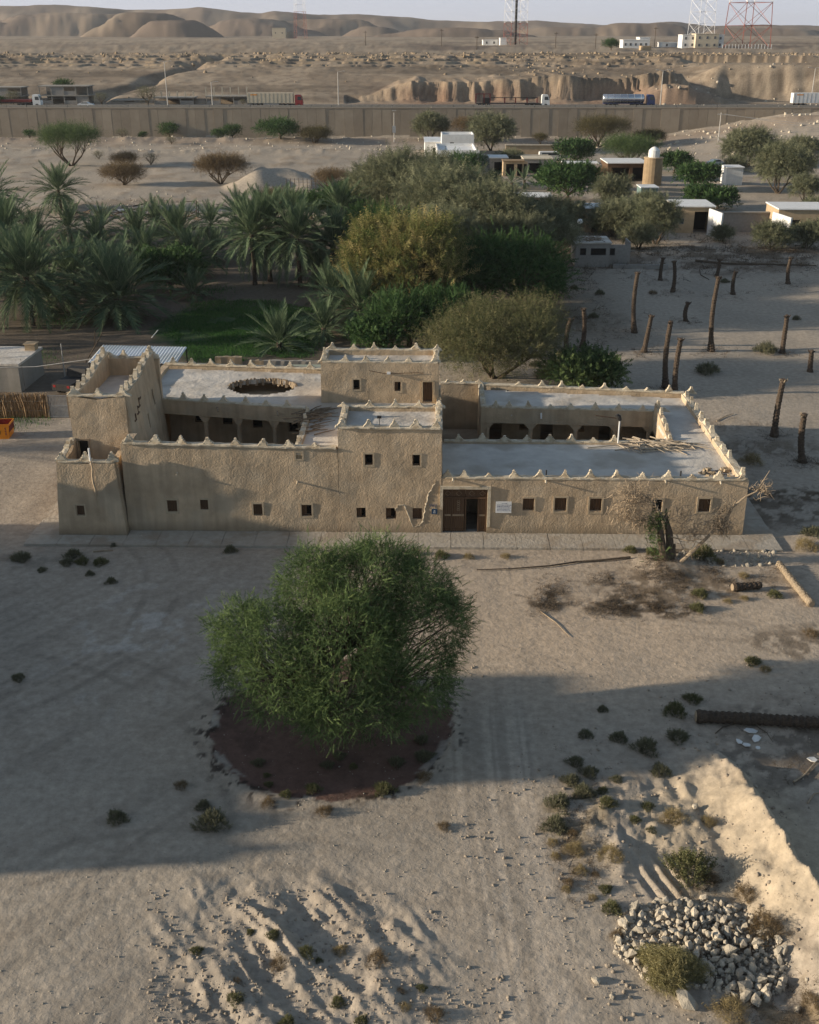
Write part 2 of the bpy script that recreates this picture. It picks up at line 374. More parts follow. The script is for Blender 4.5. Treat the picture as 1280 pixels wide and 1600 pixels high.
# ------------------------------------------------------------------ terrain
BO = G(690, 833)                              # the house front, at the foot of the door jamb
BA = R(-1.05)
YW = 341.0                                    # retaining wall line
CREST = [(*G(1105, 1170, 0.2), 0.15), (*G(1150, 1195, 0.9), 0.9), (*G(1200, 1262, 1.3), 1.3), (*G(1240, 1325, 1.5), 1.5), (*G(1290, 1392, 1.6), 1.6), (*G(1340, 1460, 1.7), 1.7), (*G(1440, 1600, 1.7), 1.7)]
TREE = (-3.4, 40.6)
def terrain(x, y):
    z = 0.05 * fbm(x, y, 3.0, 3) + 0.010 * fbm(x, y, 0.5, 3)
    z = z + 0.10 * fbm(x, y, 9, 2) * sst(30, 20, y)
    far = sst(86, 130, y)
    z = z + far * (0.35 * fbm(x + 50, y, 14, 4) + 0.2 * np.maximum(0, fbm(x, y, 5, 3)) * 1.3)
    # house platform stays level
    bx = (x - BO[0]) * math.cos(BA) + (y - BO[1]) * math.sin(BA)
    by = -(x - BO[0]) * math.sin(BA) + (y - BO[1]) * math.cos(BA)
    foot = sst(-27.5, -25, bx) * sst(23.5, 21, bx) * sst(-3.2, -1.8, by) * sst(24, 21, by)
    z = z * (1 - foot) - 0.12 * foot
    # ploughed furrows
    fx, fy = G(455, 1500)
    dx, dy = x - fx, y - fy
    a = R(-47)
    al = dx * math.cos(a) + dy * math.sin(a); ac = -dx * math.sin(a) + dy * math.cos(a)
    m = sst(1.25, 0.6, np.sqrt((al / 4.6) ** 2 + (ac / 4.4) ** 2) + 0.35 * fbm(x, y, 2.2, 3))
    fur = ridge(ac * 1.0 + 0.25 * fbm(x, y, 1.5, 2), al * 0.16, 0.95, 3)
    z = z + m * (0.85 * (fur - 0.58) * (0.25 + 1.2 * vn(x / 1.3, y / 1.3) * vn(x / 2.9 + 7, y / 2.9)*1.6) + 0.13 * fbm(x, y, 0.55, 4) + 0.10 * np.maximum(0, fbm(x + 3, y, 0.9, 4)))
    # churned ground by the stone heap
    fx, fy = G(1015, 1290)
    m = sst(1.2, 0.4, np.sqrt(((x - fx) / 3.6) ** 2 + ((y - fy) / 3.4) ** 2) + 0.3 * fbm(x + 9, y, 1.8, 3))
    z = z + m * (0.62 * ridge(x * 1.0 + 3, y * 0.9, 1.7, 5) - 0.25 + 0.16 * fbm(x, y, .6, 4))
    # tyre furrows near the stones
    fx, fy = G(1035, 1375); m = sst(1.1, 0.5, np.sqrt(((x - fx) / 1.1) ** 2 + ((y - fy) / 1.5) ** 2))
    z = z + m * 0.09 * np.sin((x - fx + 0.35 * (y - fy)) * 11)
    # earth bank
    best = np.full(x.shape, 1e9); hh = np.zeros(x.shape); side = np.zeros(x.shape)
    for (x0, y0, h0), (x1, y1, h1) in zip(CREST[:-1], CREST[1:]):
        ex, ey = x1 - x0, y1 - y0; l2 = ex * ex + ey * ey
        t = np.clip(((x - x0) * ex + (y - y0) * ey) / l2, 0, 1)
        px, py = x0 + t * ex, y0 + t * ey
        d = np.hypot(x - px, y - py)
        c = d < best
        best = np.where(c, d, best); hh = np.where(c, h0 + t * (h1 - h0), hh)
        side = np.where(c, np.sign(ex * (y - py) - ey * (x - px)), side)
    wl = 1.75 + 0.8 * fbm(x, y, 1.6, 3)
    prof = np.where(side > 0, np.clip(1 - best / 0.75, 0, 1) ** 0.8, np.clip(1 - best / (wl * 1.25), 0, 1) ** 1.25)
    z = np.maximum(z, 0) * (prof > 0) + z * (prof <= 0)
    z = z + hh * prof * (1 + 0.26 * fbm(x, y, 1.1, 4)) + 0.16 * prof * fbm(x, y, 0.4, 3)
    # tree basins and the watering hollow rim
    z = z + 0.012 * fbm(x, y, 0.28, 3) * sst(36, 30, y)
    d = np.hypot((x - TREE[0]), (y - TREE[1]) * 1.0)
    z = z - 0.07 * sst(5.4, 4.6, d) + 0.06 * np.exp(-((d - 5.5) / 0.35) ** 2)
    # mound round the dead tree
    fx, fy = G(1043, 885)
    d = np.hypot(x - fx, y - fy); z = z + 0.35 * np.exp(-(d / 1.5) ** 2) * (1 - foot)
    # rubble by the apron corner
    fx, fy = G(1130, 862); m = np.exp(-(((x - fx) / 4.2) ** 2 + ((y - fy) / 1.2) ** 2)); z = z + 0.28 * m * ridge(x, y, 0.9, 3) * (1 - foot)
    # sand heap and its cut
    fx, fy = G(432, 290); d = np.hypot((x - fx) / 11.5, (y - fy) / 9)
    z = z + 3.3 * sst(1.0, .25, d + .25 * fbm(x, y, 7, 3)) * (1 + .2 * fbm(x, y, 4, 3)) * (1 - .9 * np.exp(-(((x - fx - 3.5) / 4.5) ** 2 + ((y - fy + 5) / 4.5) ** 2)))
    # spoil ridges on the plain, in front of the retaining wall
    z = z + far * 1.1 * np.exp(-((y - 196 - 6 * fbm(x, x * 0, 30, 2)) / 3.0) ** 2) * sst(-70, -55, -x * 0 + x) * sst(-5, -22, x) * ridge(x, y, 6, 3)
    z = z + 1.5 * np.exp(-((y - 327) / 6.5) ** 2) * ridge(x, y, 7, 3) * sst(20, -20, x)
    z = z + 0.9 * np.exp(-((y - 296) / 4) ** 2) * ridge(x, y, 5, 3) * sst(30, 0, x)
    # sand bank rising to the road on the right
    bank = sst(62, 125, x + 0.15 * (YW - y)) * sst(252, 334, y)
    z = z + bank * (6.8 + 1.2 * fbm(x, y, 12, 4))
    # highway shelf and escarpment
    road = y >= YW + 0.6
    edge = 362 + 3 * fbm(x, x * 0 + 4, 40, 3)
    sl = y - edge
    gx = x / 160.0
    ytop = 446 + 22 * fbm(x, x * 0 + 1.7, 120, 3) - 22 * sst(40, 120, x)
    gul = ridge(x * 1.0, y * 0.22 + 40, 9, 3) - 0.5
    cl = sst(-22, 8, x) * sst(98, 78, x)         # reddish eroded face
    t = np.clip((y - edge) / (ytop - edge), 0, 1)
    prof = t ** 0.9
    prof = prof + 0.13 * (sst(0.80, 0.86, t + 0.05 * fbm(x, y, 15, 3)) - t * 0) * (1 - t)
    esc = 8.1 + 12.9 * np.clip(prof, 0, 1.02)
    esc = esc + sst(0, 0.1, t) * sst(1.0, 0.9, t) * (0.9 * fbm(x, y, 16, 4) + 0.35 * gul + 0.28 * fbm(x, y, 3.2, 3)) * (.45 + .55 * sst(.55, .8, t))
    # stepped ledges near the top
    led = sst(0.62, 0.75, t) * sst(1.05, 0.95, t)
    q = 0.9
    esc = esc + led * ((np.round((esc + 0.8 * fbm(x, y, 8, 3)) / q) * q - esc) * 0.75)
    # gully on the left
    gp = -88 + 0.35 * (y - 400) + 5 * fbm(y, y * 0 + 3, 14, 3)
    esc = esc - 2.4 * np.exp(-((x - gp) / 3.4) ** 2) * sst(0.0, 0.1, t) * sst(1.15, 0.85, t)
    # the red cliff: steep, fluted
    flut = np.clip(ridge(x + 3 * fbm(x, y * 0, 7, 3), y * 0.1, 5.5, 4) * (0.35 + 1.1 * vn(x / 11, y * 0)), 0, 1.2)
    ce = 367 + 1.9 * fbm(x + .5 * y, y * 0.25, 2.6, 4, .7) + 2.0 * np.abs(fbm(x + 70, y * 0, 8, 3)) + 1.0 * flut + 4 * fbm(x, x * 0, 24, 3)
    ch = 8.1 + ((5.2 + 2.0 * vn(x / 17, x * 0 + 3)) * sst(-.3, 2.6, y - ce + .6 * fbm(x, y, 3, 3)) + 1.4 * sst(-7, 0, y - ce) * flut) * sst(-22, 4, x) * sst(98, 84, x)
    esc = np.where(cl > 0.01, np.maximum(esc * 0 + np.minimum(esc, 1e9) * (y > ce + 2.6) + ch * (y <= ce + 2.6), ch), esc)
    # the cutting at the far right
    cr = sst(92, 104, x)
    cf = 8.1 + 10.8 * sst(0, 9, y - 378 - 3 * fbm(x, x * 0, 9, 3) + 0.12 * (x - 100)) - 1.4 * sst(0.2, 0.6, vn(x / 30, y / 2.2))
    esc = esc * (1 - cr) + np.clip(cf, 8.1, 22) * cr
    mound = 4.2 * np.exp(-(((x - 84) / 13) ** 2 + ((y - 364) / 9) ** 2)); esc = esc + mound * (0.8 + 0.6 * ridge(x, y, 7, 3)) * (y > 352)
    flat_z = 21.0 + 1.4 * sst(470, 620, y) + 1.6 * sst(620, 1300, y) + 0.5 * fbm(x, y, 30, 4) * sst(440, 480, y) + 0.45 * fbm(x, y, 5, 3) * sst(1200, 600, y)
    up = np.where(t >= 1.0, np.maximum(esc * 0 + flat_z, 0), np.minimum(esc, flat_z + 0.3))
    up = np.where(y < edge, 8.05, up)
    z = np.where(road, up, z)
    # dark wadi step on the plateau, right of centre
    return z
def tz(x, y):
    return float(terrain(np.array([float(x)]), np.array([float(y)]))[0])
def rows():
    a = np.geomspace(15, 76, 430); b = np.geomspace(76, YW, 170)[1:]
    c = np.concatenate([[YW + 0.61], np.linspace(344, 475, 135)]); d = np.geomspace(475, 9000, 50)[1:]
    return np.concatenate([a, b, c, d])
ys = rows()
si = np.linspace(-1, 1, 600)
so = np.geomspace(1.02, 9, 26)
ss = np.concatenate([-so[::-1], si, so])
GY, GS = np.meshgrid(ys, ss, indexing='ij')
GX = GS * (0.40 * GY + 8)
GZ = terrain(GX, GY)
# ---- ground colour: base tint and local patches
def lerp3(c, k, m): return c * (1 - m[..., None]) + np.array(k) * m[..., None]
c = np.empty(GX.shape + (3,)); c[:] = (0.395, 0.335, 0.265)
n1 = fbm(GX, GY, 7, 4); n2 = fbm(GX + 40, GY, 1.3, 4); n3 = fbm(GX, GY + 80, 22, 3)
c = lerp3(c, (0.32, 0.275, 0.22), sst(-0.1, 0.45, n1) * 0.7)
c = lerp3(c, (0.42, 0.36, 0.285), sst(0.05, 0.5, n3) * 0.6)
c = lerp3(c, (0.25, 0.20, 0.15), sst(0.05, 0.45, n2) * 0.22 * (GY < 90))
# warmer, paler ground colour in front of the door
m = np.exp(-(((GX - 9) / 13) ** 2 + ((GY - 50) / 9) ** 2)); c = lerp3(c, (0.50, 0.39, 0.28), m * 0.85)
# vehicle track: smoother, a shade paler, running from the door towards the viewer
tx = 3.9 + 0.02 * (GY - 30) + 0.5 * np.sin(GY * 0.12)
m = sst(2.3, 1.3, np.abs(GX - tx)) * sst(47, 38, GY); c = lerp3(c, (0.40, 0.335, 0.255), m * 0.8)
st = vn((GX - tx) * 6.5, GY * 0.05); c = lerp3(c, (0.49, 0.415, 0.33), m * .75); c = c * (1 - 0.24 * m * sst(0.45, 0.8, st))[..., None]
c0 = vn((GX * 0.8 - GY * 0.6) * 2.6, (GX * 0.6 + GY * 0.8) * 0.14)
mm = sst(-4, -12, GX) * sst(62, 50, GY); c = c * (1 - 0.15 * mm * sst(0.45, 0.85, c0))[..., None]
for (cx_, cy_, rad_) in ((-24, 30, 17.5), (-24, 30, 19.2), (-26, 52, 11.5), (-26, 52, 13.2), (-8, 18, 14.0), (-8, 18, 15.7), (20, 72, 22.5), (20, 72, 24.2)):
    q_ = np.abs(np.hypot(GX - cx_, GY - cy_) - rad_); tm_ = sst(.28, .1, q_) * sst(63, 58, GY) * sst(.3, .6, vn(GX / 3, GY / 3)); c = c * (1 - .16 * tm_)[..., None]
# pale scuffed crust on the left
m = np.exp(-(((GX + 14) / 3.5) ** 2 + ((GY - 49) / 6) ** 2)) * sst(0.15, 0.4, fbm(GX, GY * 0.8, 0.9, 4)); c = lerp3(c, (0.52, 0.47, 0.41), m * 0.7)
# reddish soil ring under the acacia with a broken salt edge
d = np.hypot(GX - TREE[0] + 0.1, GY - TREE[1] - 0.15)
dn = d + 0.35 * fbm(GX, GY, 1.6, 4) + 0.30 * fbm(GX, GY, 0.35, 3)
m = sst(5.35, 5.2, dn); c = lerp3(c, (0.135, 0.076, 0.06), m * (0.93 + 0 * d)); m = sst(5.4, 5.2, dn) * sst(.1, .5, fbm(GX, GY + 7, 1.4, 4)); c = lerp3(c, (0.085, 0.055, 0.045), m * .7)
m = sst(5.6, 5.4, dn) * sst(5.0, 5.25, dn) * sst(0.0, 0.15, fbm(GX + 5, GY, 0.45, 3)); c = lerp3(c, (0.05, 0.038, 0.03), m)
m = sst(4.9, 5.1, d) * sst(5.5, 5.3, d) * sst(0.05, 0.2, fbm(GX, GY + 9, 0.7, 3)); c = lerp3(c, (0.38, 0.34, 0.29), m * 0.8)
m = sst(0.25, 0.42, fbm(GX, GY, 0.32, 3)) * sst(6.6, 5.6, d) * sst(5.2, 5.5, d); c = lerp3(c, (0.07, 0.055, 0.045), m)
def patch(px, py, rx, ry, col, k=0.9, s=1.2, thr=0.1):
    global c
    X, Y = G(px, py)
    q = np.sqrt(((GX - X) / rx) ** 2 + ((GY - Y) / ry) ** 2)
    mk = sst(1.1, 0.5, q + 0.5 * fbm(GX + px, GY, s, 4)) * sst(thr - 0.15, thr + 0.1, fbm(GX, GY + py, s * 0.5, 3) + 0.15)
    c = lerp3(c, col, mk * k)
LIT = (0.10, 0.075, 0.05)
patch(985, 940, 4.2, 1.6, LIT); patch(1010, 905, 5.5, 1.2, LIT, 0.7); patch(1010, 955, 4, 0.9, LIT); patch(855, 935, 1.6, 1.4, LIT); patch(1100, 915, 6, 2.5, (0.20, 0.15, 0.10), 0.8)
bx_, by_ = G(1165, 1330); m = sst(1.15, .6, np.sqrt(((GX - bx_) / 4.2) ** 2 + ((GY - by_) / 5.5) ** 2) + .2 * n2); c = lerp3(c, (0.46, 0.375, 0.265), m * .8)
patch(1240, 1000, 3, 2, LIT, 0.6); patch(1230, 1170, 4, 4, (0.16, 0.13, 0.10), 0.8); patch(900, 1270, 1.6, 3, (0.2, 0.16, 0.1), 0.6)
patch(1160, 1500, 2.8, 2.4, (0.16, 0.13, 0.10), 0.8); patch(1220, 1570, 3, 1.5, (0.20, 0.15, 0.09), 0.8); patch(60, 875, 4, 1.2, (0.2, 0.17, 0.13), 0.5)
patch(1210, 775, 6, 1.6, LIT, 0.9); patch(1240, 800, 5, 3, (0.14, 0.11, 0.08), 0.8); patch(1180, 700, 7, 2, (0.18, 0.14, 0.1), 0.8)
patch(1060, 665, 9, 2, (0.22, 0.17, 0.12), 0.6); patch(870, 500, 9, 6, (0.2, 0.16, 0.12), 0.6); patch(1100, 415, 40, 7, (0.17, 0.13, 0.095), 0.8, 5); patch(1020, 395, 60, 6, (0.13, 0.10, 0.07), 0.8, 5)
# darker ground and grass colours in the grove
gx0, gy0 = G(300, 500)
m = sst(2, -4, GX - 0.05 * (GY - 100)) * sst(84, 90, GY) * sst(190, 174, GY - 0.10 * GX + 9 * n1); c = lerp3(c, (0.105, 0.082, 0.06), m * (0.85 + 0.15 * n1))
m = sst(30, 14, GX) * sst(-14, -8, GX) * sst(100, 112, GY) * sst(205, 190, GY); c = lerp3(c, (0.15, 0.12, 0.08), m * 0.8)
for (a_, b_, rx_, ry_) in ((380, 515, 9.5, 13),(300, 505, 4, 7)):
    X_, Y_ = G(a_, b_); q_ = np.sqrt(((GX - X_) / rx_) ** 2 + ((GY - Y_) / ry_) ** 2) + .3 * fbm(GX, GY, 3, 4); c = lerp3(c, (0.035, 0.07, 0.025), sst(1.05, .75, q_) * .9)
# spoil and stones on the plain
m = sst(0.15, 0.4, fbm(GX, GY, 5, 4)) * sst(175, 190, GY) * sst(YW, 335, GY); c = lerp3(c, (0.30, 0.235, 0.17), m * 0.7)
m = np.exp(-((GY - 325) / 9) ** 2); c = lerp3(c, (0.27, 0.20, 0.145), m * 0.6)
# escarpment
m = (GY > 346).astype(float); c = lerp3(c, (0.35, 0.28, 0.205), m)
m2 = m * sst(0.0, 0.4, fbm(GX, GY, 10, 4)); c = lerp3(c, (0.21, 0.165, 0.12), m2 * 0.6); m2 = m * sst(0.0, 0.35, fbm(GX, GY, 2.2, 2)) * (GY < 900); c = lerp3(c, (0.19, 0.145, 0.105), m2 * .5)
m2 = m * sst(0.1, 0.35, fbm(GX, GY * 2, 4, 4)) * sst(415, 430, GY) * sst(470, 450, GY); c = lerp3(c, (0.40, 0.30, 0.185), m2 * 0.7)
m2 = sst(352, 362, GY) * sst(15.0, 10.5, GZ) * sst(-25, 10, GX) * sst(100, 85, GX); c = lerp3(c, (0.30, 0.195, 0.135), m2 * (0.35 + 0.5 * sst(-.2, .4, fbm(GX, GY, 9, 3))))
m2 = sst(15.5, 13.5, GZ) * sst(12.5, 14, GZ) * sst(-25, 10, GX) * sst(100, 85, GX) * m; c = lerp3(c, (0.42, 0.30, 0.19), m2 * 0.5)
m2 = m * sst(0.1, 0.6, fbm(GX, GY, 60, 3)) * (GY > 470); c = lerp3(c, (0.24, 0.19, 0.145), m2 * 0.8)
m2 = sst(-40, 30, GX) * sst(500, 540, GY) * sst(900, 700, GY) * sst(0.0, 0.1, fbm(GX, GY, 80, 3)); c = lerp3(c, (0.13, 0.10, 0.08), m2 * 0.8)
m = (GY > 346).astype(float); sb = vn(GZ * 1.15 + .25 * fbm(GX, GY, 30, 3), GX / 60) ; c = c * (1 - .30 * m * sst(.45, .75, sb) * (GY < 470) * (GY > 350))[..., None]
nr, nc = GX.shape
ii = np.arange(nr * nc).reshape(nr, nc)
Fg = np.stack([ii[:-1, :-1], ii[:-1, 1:], ii[1:, 1:], ii[1:, :-1]], -1).reshape(-1, 4)
def groundmat(name='ground_sand', bump=1.0):
    m, nt, b = _nt(name)
    N, L = nt.nodes, nt.links
    b.inputs['Roughness'].default_value = 0.95; b.inputs['Specular IOR Level'].default_value = 0.1
    a = N.new('ShaderNodeVertexColor'); a.layer_name = 'Col'
    g = N.new('ShaderNodeNewGeometry')
    n = N.new('ShaderNodeTexNoise'); n.inputs['Scale'].default_value = 2.3; n.inputs['Detail'].default_value = 9; n.inputs['Roughness'].default_value = 0.72
    L.new(g.outputs['Position'], n.inputs['Vector'])
    mr = N.new('ShaderNodeMapRange'); mr.inputs[1].default_value = 0.3; mr.inputs[2].default_value = 0.7; mr.inputs[3].default_value = 0.72; mr.inputs[4].default_value = 1.22
    L.new(n.outputs[0], mr.inputs[0])
    # sparse dark grit
    v = N.new('ShaderNodeTexVoronoi'); v.inputs['Scale'].default_value = 3.2; L.new(g.outputs['Position'], v.inputs['Vector'])
    mr2 = N.new('ShaderNodeMapRange'); mr2.inputs[1].default_value = 0.03; mr2.inputs[2].default_value = 0.09; mr2.inputs[3].default_value = 0.55; mr2.inputs[4].default_value = 1.0
    L.new(v.outputs['Distance'], mr2.inputs[0])
    mm = N.new('ShaderNodeMath'); mm.operation = 'MULTIPLY'; L.new(mr.outputs[0], mm.inputs[0]); L.new(mr2.outputs[0], mm.inputs[1])
    mx = N.new('ShaderNodeVectorMath'); mx.operation = 'SCALE'; L.new(a.outputs[0], mx.inputs[0]); L.new(mm.outputs[0], mx.inputs['Scale'])
    L.new(mx.outputs[0], b.inputs['Base Color'])
    n2 = N.new('ShaderNodeTexNoise'); n2.inputs['Scale'].default_value = 3.5; n2.inputs['Detail'].default_value = 8; n2.inputs['Roughness'].default_value = 0.62
    L.new(g.outputs['Position'], n2.inputs['Vector'])
    bp = N.new('ShaderNodeBump'); bp.inputs['Strength'].default_value = bump; bp.inputs['Distance'].default_value = 0.045
    L.new(n2.outputs[0], bp.inputs['Height']); L.new(bp.outputs[0], b.inputs['Normal'])
    return m
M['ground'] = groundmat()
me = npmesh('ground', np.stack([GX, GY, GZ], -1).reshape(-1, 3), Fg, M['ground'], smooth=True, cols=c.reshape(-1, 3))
tag(inst('ground', me), kind='structure')
# ------------------------------------------------------------------ hills on the skyline
def skyz(xp, yp, Y): return AT(xp, yp, Y)[1]
def hills():
    ysr = np.geomspace(900, 4200, 150); sx = np.linspace(-0.52, 0.52, 560)
    Y, U = np.meshgrid(ysr, sx, indexing='ij'); X = U * Y * 0.92
    px = 640 + X / (Y * CP) * F
    sk = np.interp(px, [-300, 0, 50, 90, 150, 200, 260, 320, 380, 410, 430, 500, 560, 640, 680, 760, 840, 940, 990, 1040, 1060, 1110, 1200, 1280, 1600],
                   [18, 15, 14, 11, 15, 19, 19, 17, 24, 25, 22, 27, 26, 29, 34, 36, 36, 40, 40, 36, 36, 42, 41, 42, 40])
    base = 24.0
    def angz(yp, Yd): return H + Yd * math.tan(-PITCH) * 0 + Yd * np.tan(-(PITCH - np.arctan((800 - yp) / F)))
    Z = np.full(X.shape, base - 3)
    # main mesa at 3000 m
    top = angz(sk, 3000.0)
    rim = 2550 + 190 * fbm(X, Y * 0.15, 300, 4)
    Z = np.maximum(Z, base - 3 + (top - base + 3) * sst(-230, 120, Y - rim))
    Z = Z + 16 * (ridge(X + Y * .3, Y * 0.8, 210, 5) - 0.62) * sst(-300, -60, Y - rim) * sst(160, -40, Y - rim)
    # nearer mounds
    for (pc, py, D0, wid, dep) in ((232, 20, 1500, 95, 80), (272, 33, 1380, 60, 60), (500, 31, 2100, 150, 120), (395, 29, 1900, 120, 120), (120, 22, 1900, 260, 140), (590, 42, 1700, 60, 60), (1000, 38, 1900, 120, 120), (700, 45, 1500, 130, 80), (870, 44, 1900, 150, 90), (1200, 45, 2000, 150, 90)):
        xc = (pc - 640) / F * D0 * CP; h = angz(py, D0) - base
        d = np.hypot((X - xc) / wid, (Y - D0) / dep) + 0.30 * fbm(X, Y, 90, 5) + .12 * (ridge(X, Y * .3, 30, 3) - .6)
        Z = np.maximum(Z, base - 3 + (h + 3) * sst(1.05, 0.28, d) + 3 * (ridge(X, Y, 55, 3) - 0.6) * sst(1.0, 0.8, d) * sst(0.1, 0.5, d))
    Z = Z + 2.2 * fbm(X, Y, 70, 5) + 4.0 * (ridge(X, Y, 160, 5) - .6) * sst(base, base + 14, Z)
    cc = np.empty(X.shape + (3,)); cc[:] = (0.20, 0.155, 0.12)
    k = sst(-0.1, 0.4, fbm(X, Y, 140, 4)); cc = cc * (1 - k[..., None]) + np.array((0.16, 0.125, 0.095)) * k[..., None]
    k = sst(0.1, 0.4, fbm(X, Y * 0.3, 50, 3)) * 0.6; cc = cc * (1 - k[..., None]) + np.array((0.33, 0.26, 0.19)) * k[..., None]
    nr, nc = X.shape; ii = np.arange(nr * nc).reshape(nr, nc)
    Fh = np.stack([ii[:-1, :-1], ii[:-1, 1:], ii[1:, 1:], ii[1:, :-1]], -1).reshape(-1, 4)
    me = npmesh('hills', np.stack([X, Y, Z], -1).reshape(-1, 3), Fh, M['ground'], smooth=True, cols=cc.reshape(-1, 3))
    tag(inst('hills', me), kind='structure')
hills()
# ------------------------------------------------------------------ highway
mb = MB(); mb.slab(seq(-420, 420, 20), seq(342.2, 359, 8), lambda u, v: True, 8.02, 8.14, lambda u, v, w: (u, v, w))
tag(mb.build('highway', M['asphalt']), kind='structure')
for yy in (343.1, 350.6, 358.2):
    mb = MB(); mb.slab(seq(-420, 420, 20), [yy, yy + 0.2], lambda u, v: True, 8.144, 8.15, lambda u, v, w: (u, v, w))
    tag(mb.build('road_line', M['white']), kind='structure')
# ------------------------------------------------------------------ the mud-brick house
_ca, _sa = math.cos(BA), math.sin(BA)
def toL(X, Y):
    dx, dy = X - BO[0], Y - BO[1]; return (dx * _ca + dy * _sa, -dx * _sa + dy * _ca)
def toW(x, y): return (BO[0] + x * _ca - y * _sa, BO[1] + x * _sa + y * _ca)
def LY(px, py, ly):                       # house-frame (x, z) of a sight line on the plane y = ly
    r = ray(px, py); l0 = toL(0, 0); l1 = toL(r[0], r[1]); t = (ly - l0[1]) / (l1[1] - l0[1])
    l = toL(r[0] * t, r[1] * t); return (l[0], H + r[2] * t)
def LZ(px, py, z): return toL(*G(px, py, z))
house = thing('mud_brick_house', 'long earthen courtyard house with stepped parapet merlons, a corner tower and wooden doors', 'house', (BO[0], BO[1], 0), BA)
def jag(x, amp=0.05, s=0.9): return amp * (noise.noise(Vector((x * s, 3.3, 1.7))) + 0.5 * noise.noise(Vector((x * s * 3, 8.3, 1.7))))
def wallx(name, x0, x1, y, z0, top, holes=(), th=0.5, m='mud', bat=0.0, ybat=0.0, step=0.25, amp=0.02, yfn=None, parent=house):
    """wall along x at y (front face), top is a number or a function of x"""
    tf = top if callable(top) else (lambda x: top)
    zt = max(tf(x0), tf(x1), tf((x0 + x1) / 2))
    ex = [q for h in holes for q in (h[0] - h[2] / 2, h[0] + h[2] / 2)]
    ez = [q for h in holes for q in (h[1] - h[3] / 2, h[1] + h[3] / 2)]
    us, vs = seq(x0, x1, step, ex), seq(z0, zt, step, ez)
    def keep(u, v): return not any(abs(u - h[0]) < h[2] / 2 and abs(v - h[1]) < h[3] / 2 for h in holes)
    xc = (x0 + x1) / 2
    def fn(u, v, wv):
        k = (v - z0) / (zt - z0); t = tf(u) - z0 + jag(u)
        v2 = v if k < 0.75 else z0 + 0.75 * (zt - z0) + (k - 0.75) / 0.25 * (t - 0.75 * (zt - z0))
        xx = xc + (u - xc) * (1 - bat * v2 / abs(x1 - x0) * 2)
        yy = y + wv + (yfn(u) if yfn else 0) + (ybat * v2 if wv == 0 else 0)
        return rough3((xx, yy, v2), amp)
    mb = MB(); mb.slab(us, vs, keep, 0, th, fn)
    return mb.build(name, M[m], parent)
def wally(name, y0, y1, x, z0, top, holes=(), th=0.5, m='mud', xbat=0.0, step=0.25, amp=0.035, parent=house, side=1):
    """wall along y at x; side=1: thickness grows to +x"""
    tf = top if callable(top) else (lambda q: top)
    zt = max(tf(y0), tf(y1), tf((y0 + y1) / 2))
    ey = [q for h in holes for q in (h[0] - h[2] / 2, h[0] + h[2] / 2)]
    ez = [q for h in holes for q in (h[1] - h[3] / 2, h[1] + h[3] / 2)]
    us, vs = seq(y0, y1, step, ey), seq(z0, zt, step, ez)
    def keep(u, v): return not any(abs(u - h[0]) < h[2] / 2 and abs(v - h[1]) < h[3] / 2 for h in holes)
    def fn(u, v, wv):
        k = (v - z0) / (zt - z0); t = tf(u) - z0 + jag(u + 31)
        v2 = v if k < 0.75 else z0 + 0.75 * (zt - z0) + (k - 0.75) / 0.25 * (t - 0.75 * (zt - z0))
        return rough3((x + wv * side + xbat * v2, u, v2), amp)
    mb = MB(); mb.slab(us, vs, keep, 0, th, fn)
    return mb.build(name, M[m], parent)
def roofxy(name, x0, x1, y0, y1, z, keep=lambda u, v: True, th=0.28, step=0.3, m='roof', parent=house):
    mb = MB(); mb.slab(seq(x0, x1, step), seq(y0, y1, step), keep, z - th, z, lambda u, v, wv: rough3((u, v, wv), 0.03))
    return mb.build(name, M[m], parent)
# merlon shapes
def merlon_mesh(k, w=0.92, h=0.62, flare=False):
    rr = random.Random(k)
    if flare: o = [(.52, 0), (.45, .06), (.34, .10), (.27, .20), (.18, .24), (.16, .36), (.10, .39), (.09, .50), (.05, .57)]
    else: o = [(.46, 0), (.46, .13), (.33, .14), (.32, .26), (.21, .27), (.20, .39), (.12, .41), (.12, .54), (.06, .61)]
    o = [(a * w + rr.uniform(-.02, .02), b * h / 0.72 + rr.uniform(-.012, .012)) for a, b in o]
    out = o + [(-a + rr.uniform(-.02, .02), b) for a, b in reversed(o)]
    mb = MB(); mb.prism([(a, b - (0.08 if b < 0.05 else 0)) for a, b in out], -0.15, 0.15)
    me = bpy.data.meshes.new('merlon'); me.from_pydata([(v[0] , v[1] * (1 - 0.35 * max(v[2], 0) / h) + rr.uniform(-.015, .015), v[2]) for v in mb.v], [], mb.f)
    me.materials.append(M['gyp']); return me
MER = [merlon_mesh(k) for k in range(5)]; MERF = [merlon_mesh(10 + k, flare=True) for k in range(5)]
def merlon(x, y, z, rz=0.0, s=1.0, fl=False):
    s *= .93
    return inst('merlon', random.choice(MERF if fl else MER), house, (x, y, z), (random.uniform(-.08, .08), random.uniform(-.10, .10), rz + random.uniform(-.12, .12)), (s * random.uniform(.78, 1.1), s * random.uniform(.8, 1.2), s * random.choice((.55, .8, .9, 1.0, 1.0, 1.05, 1.12))))
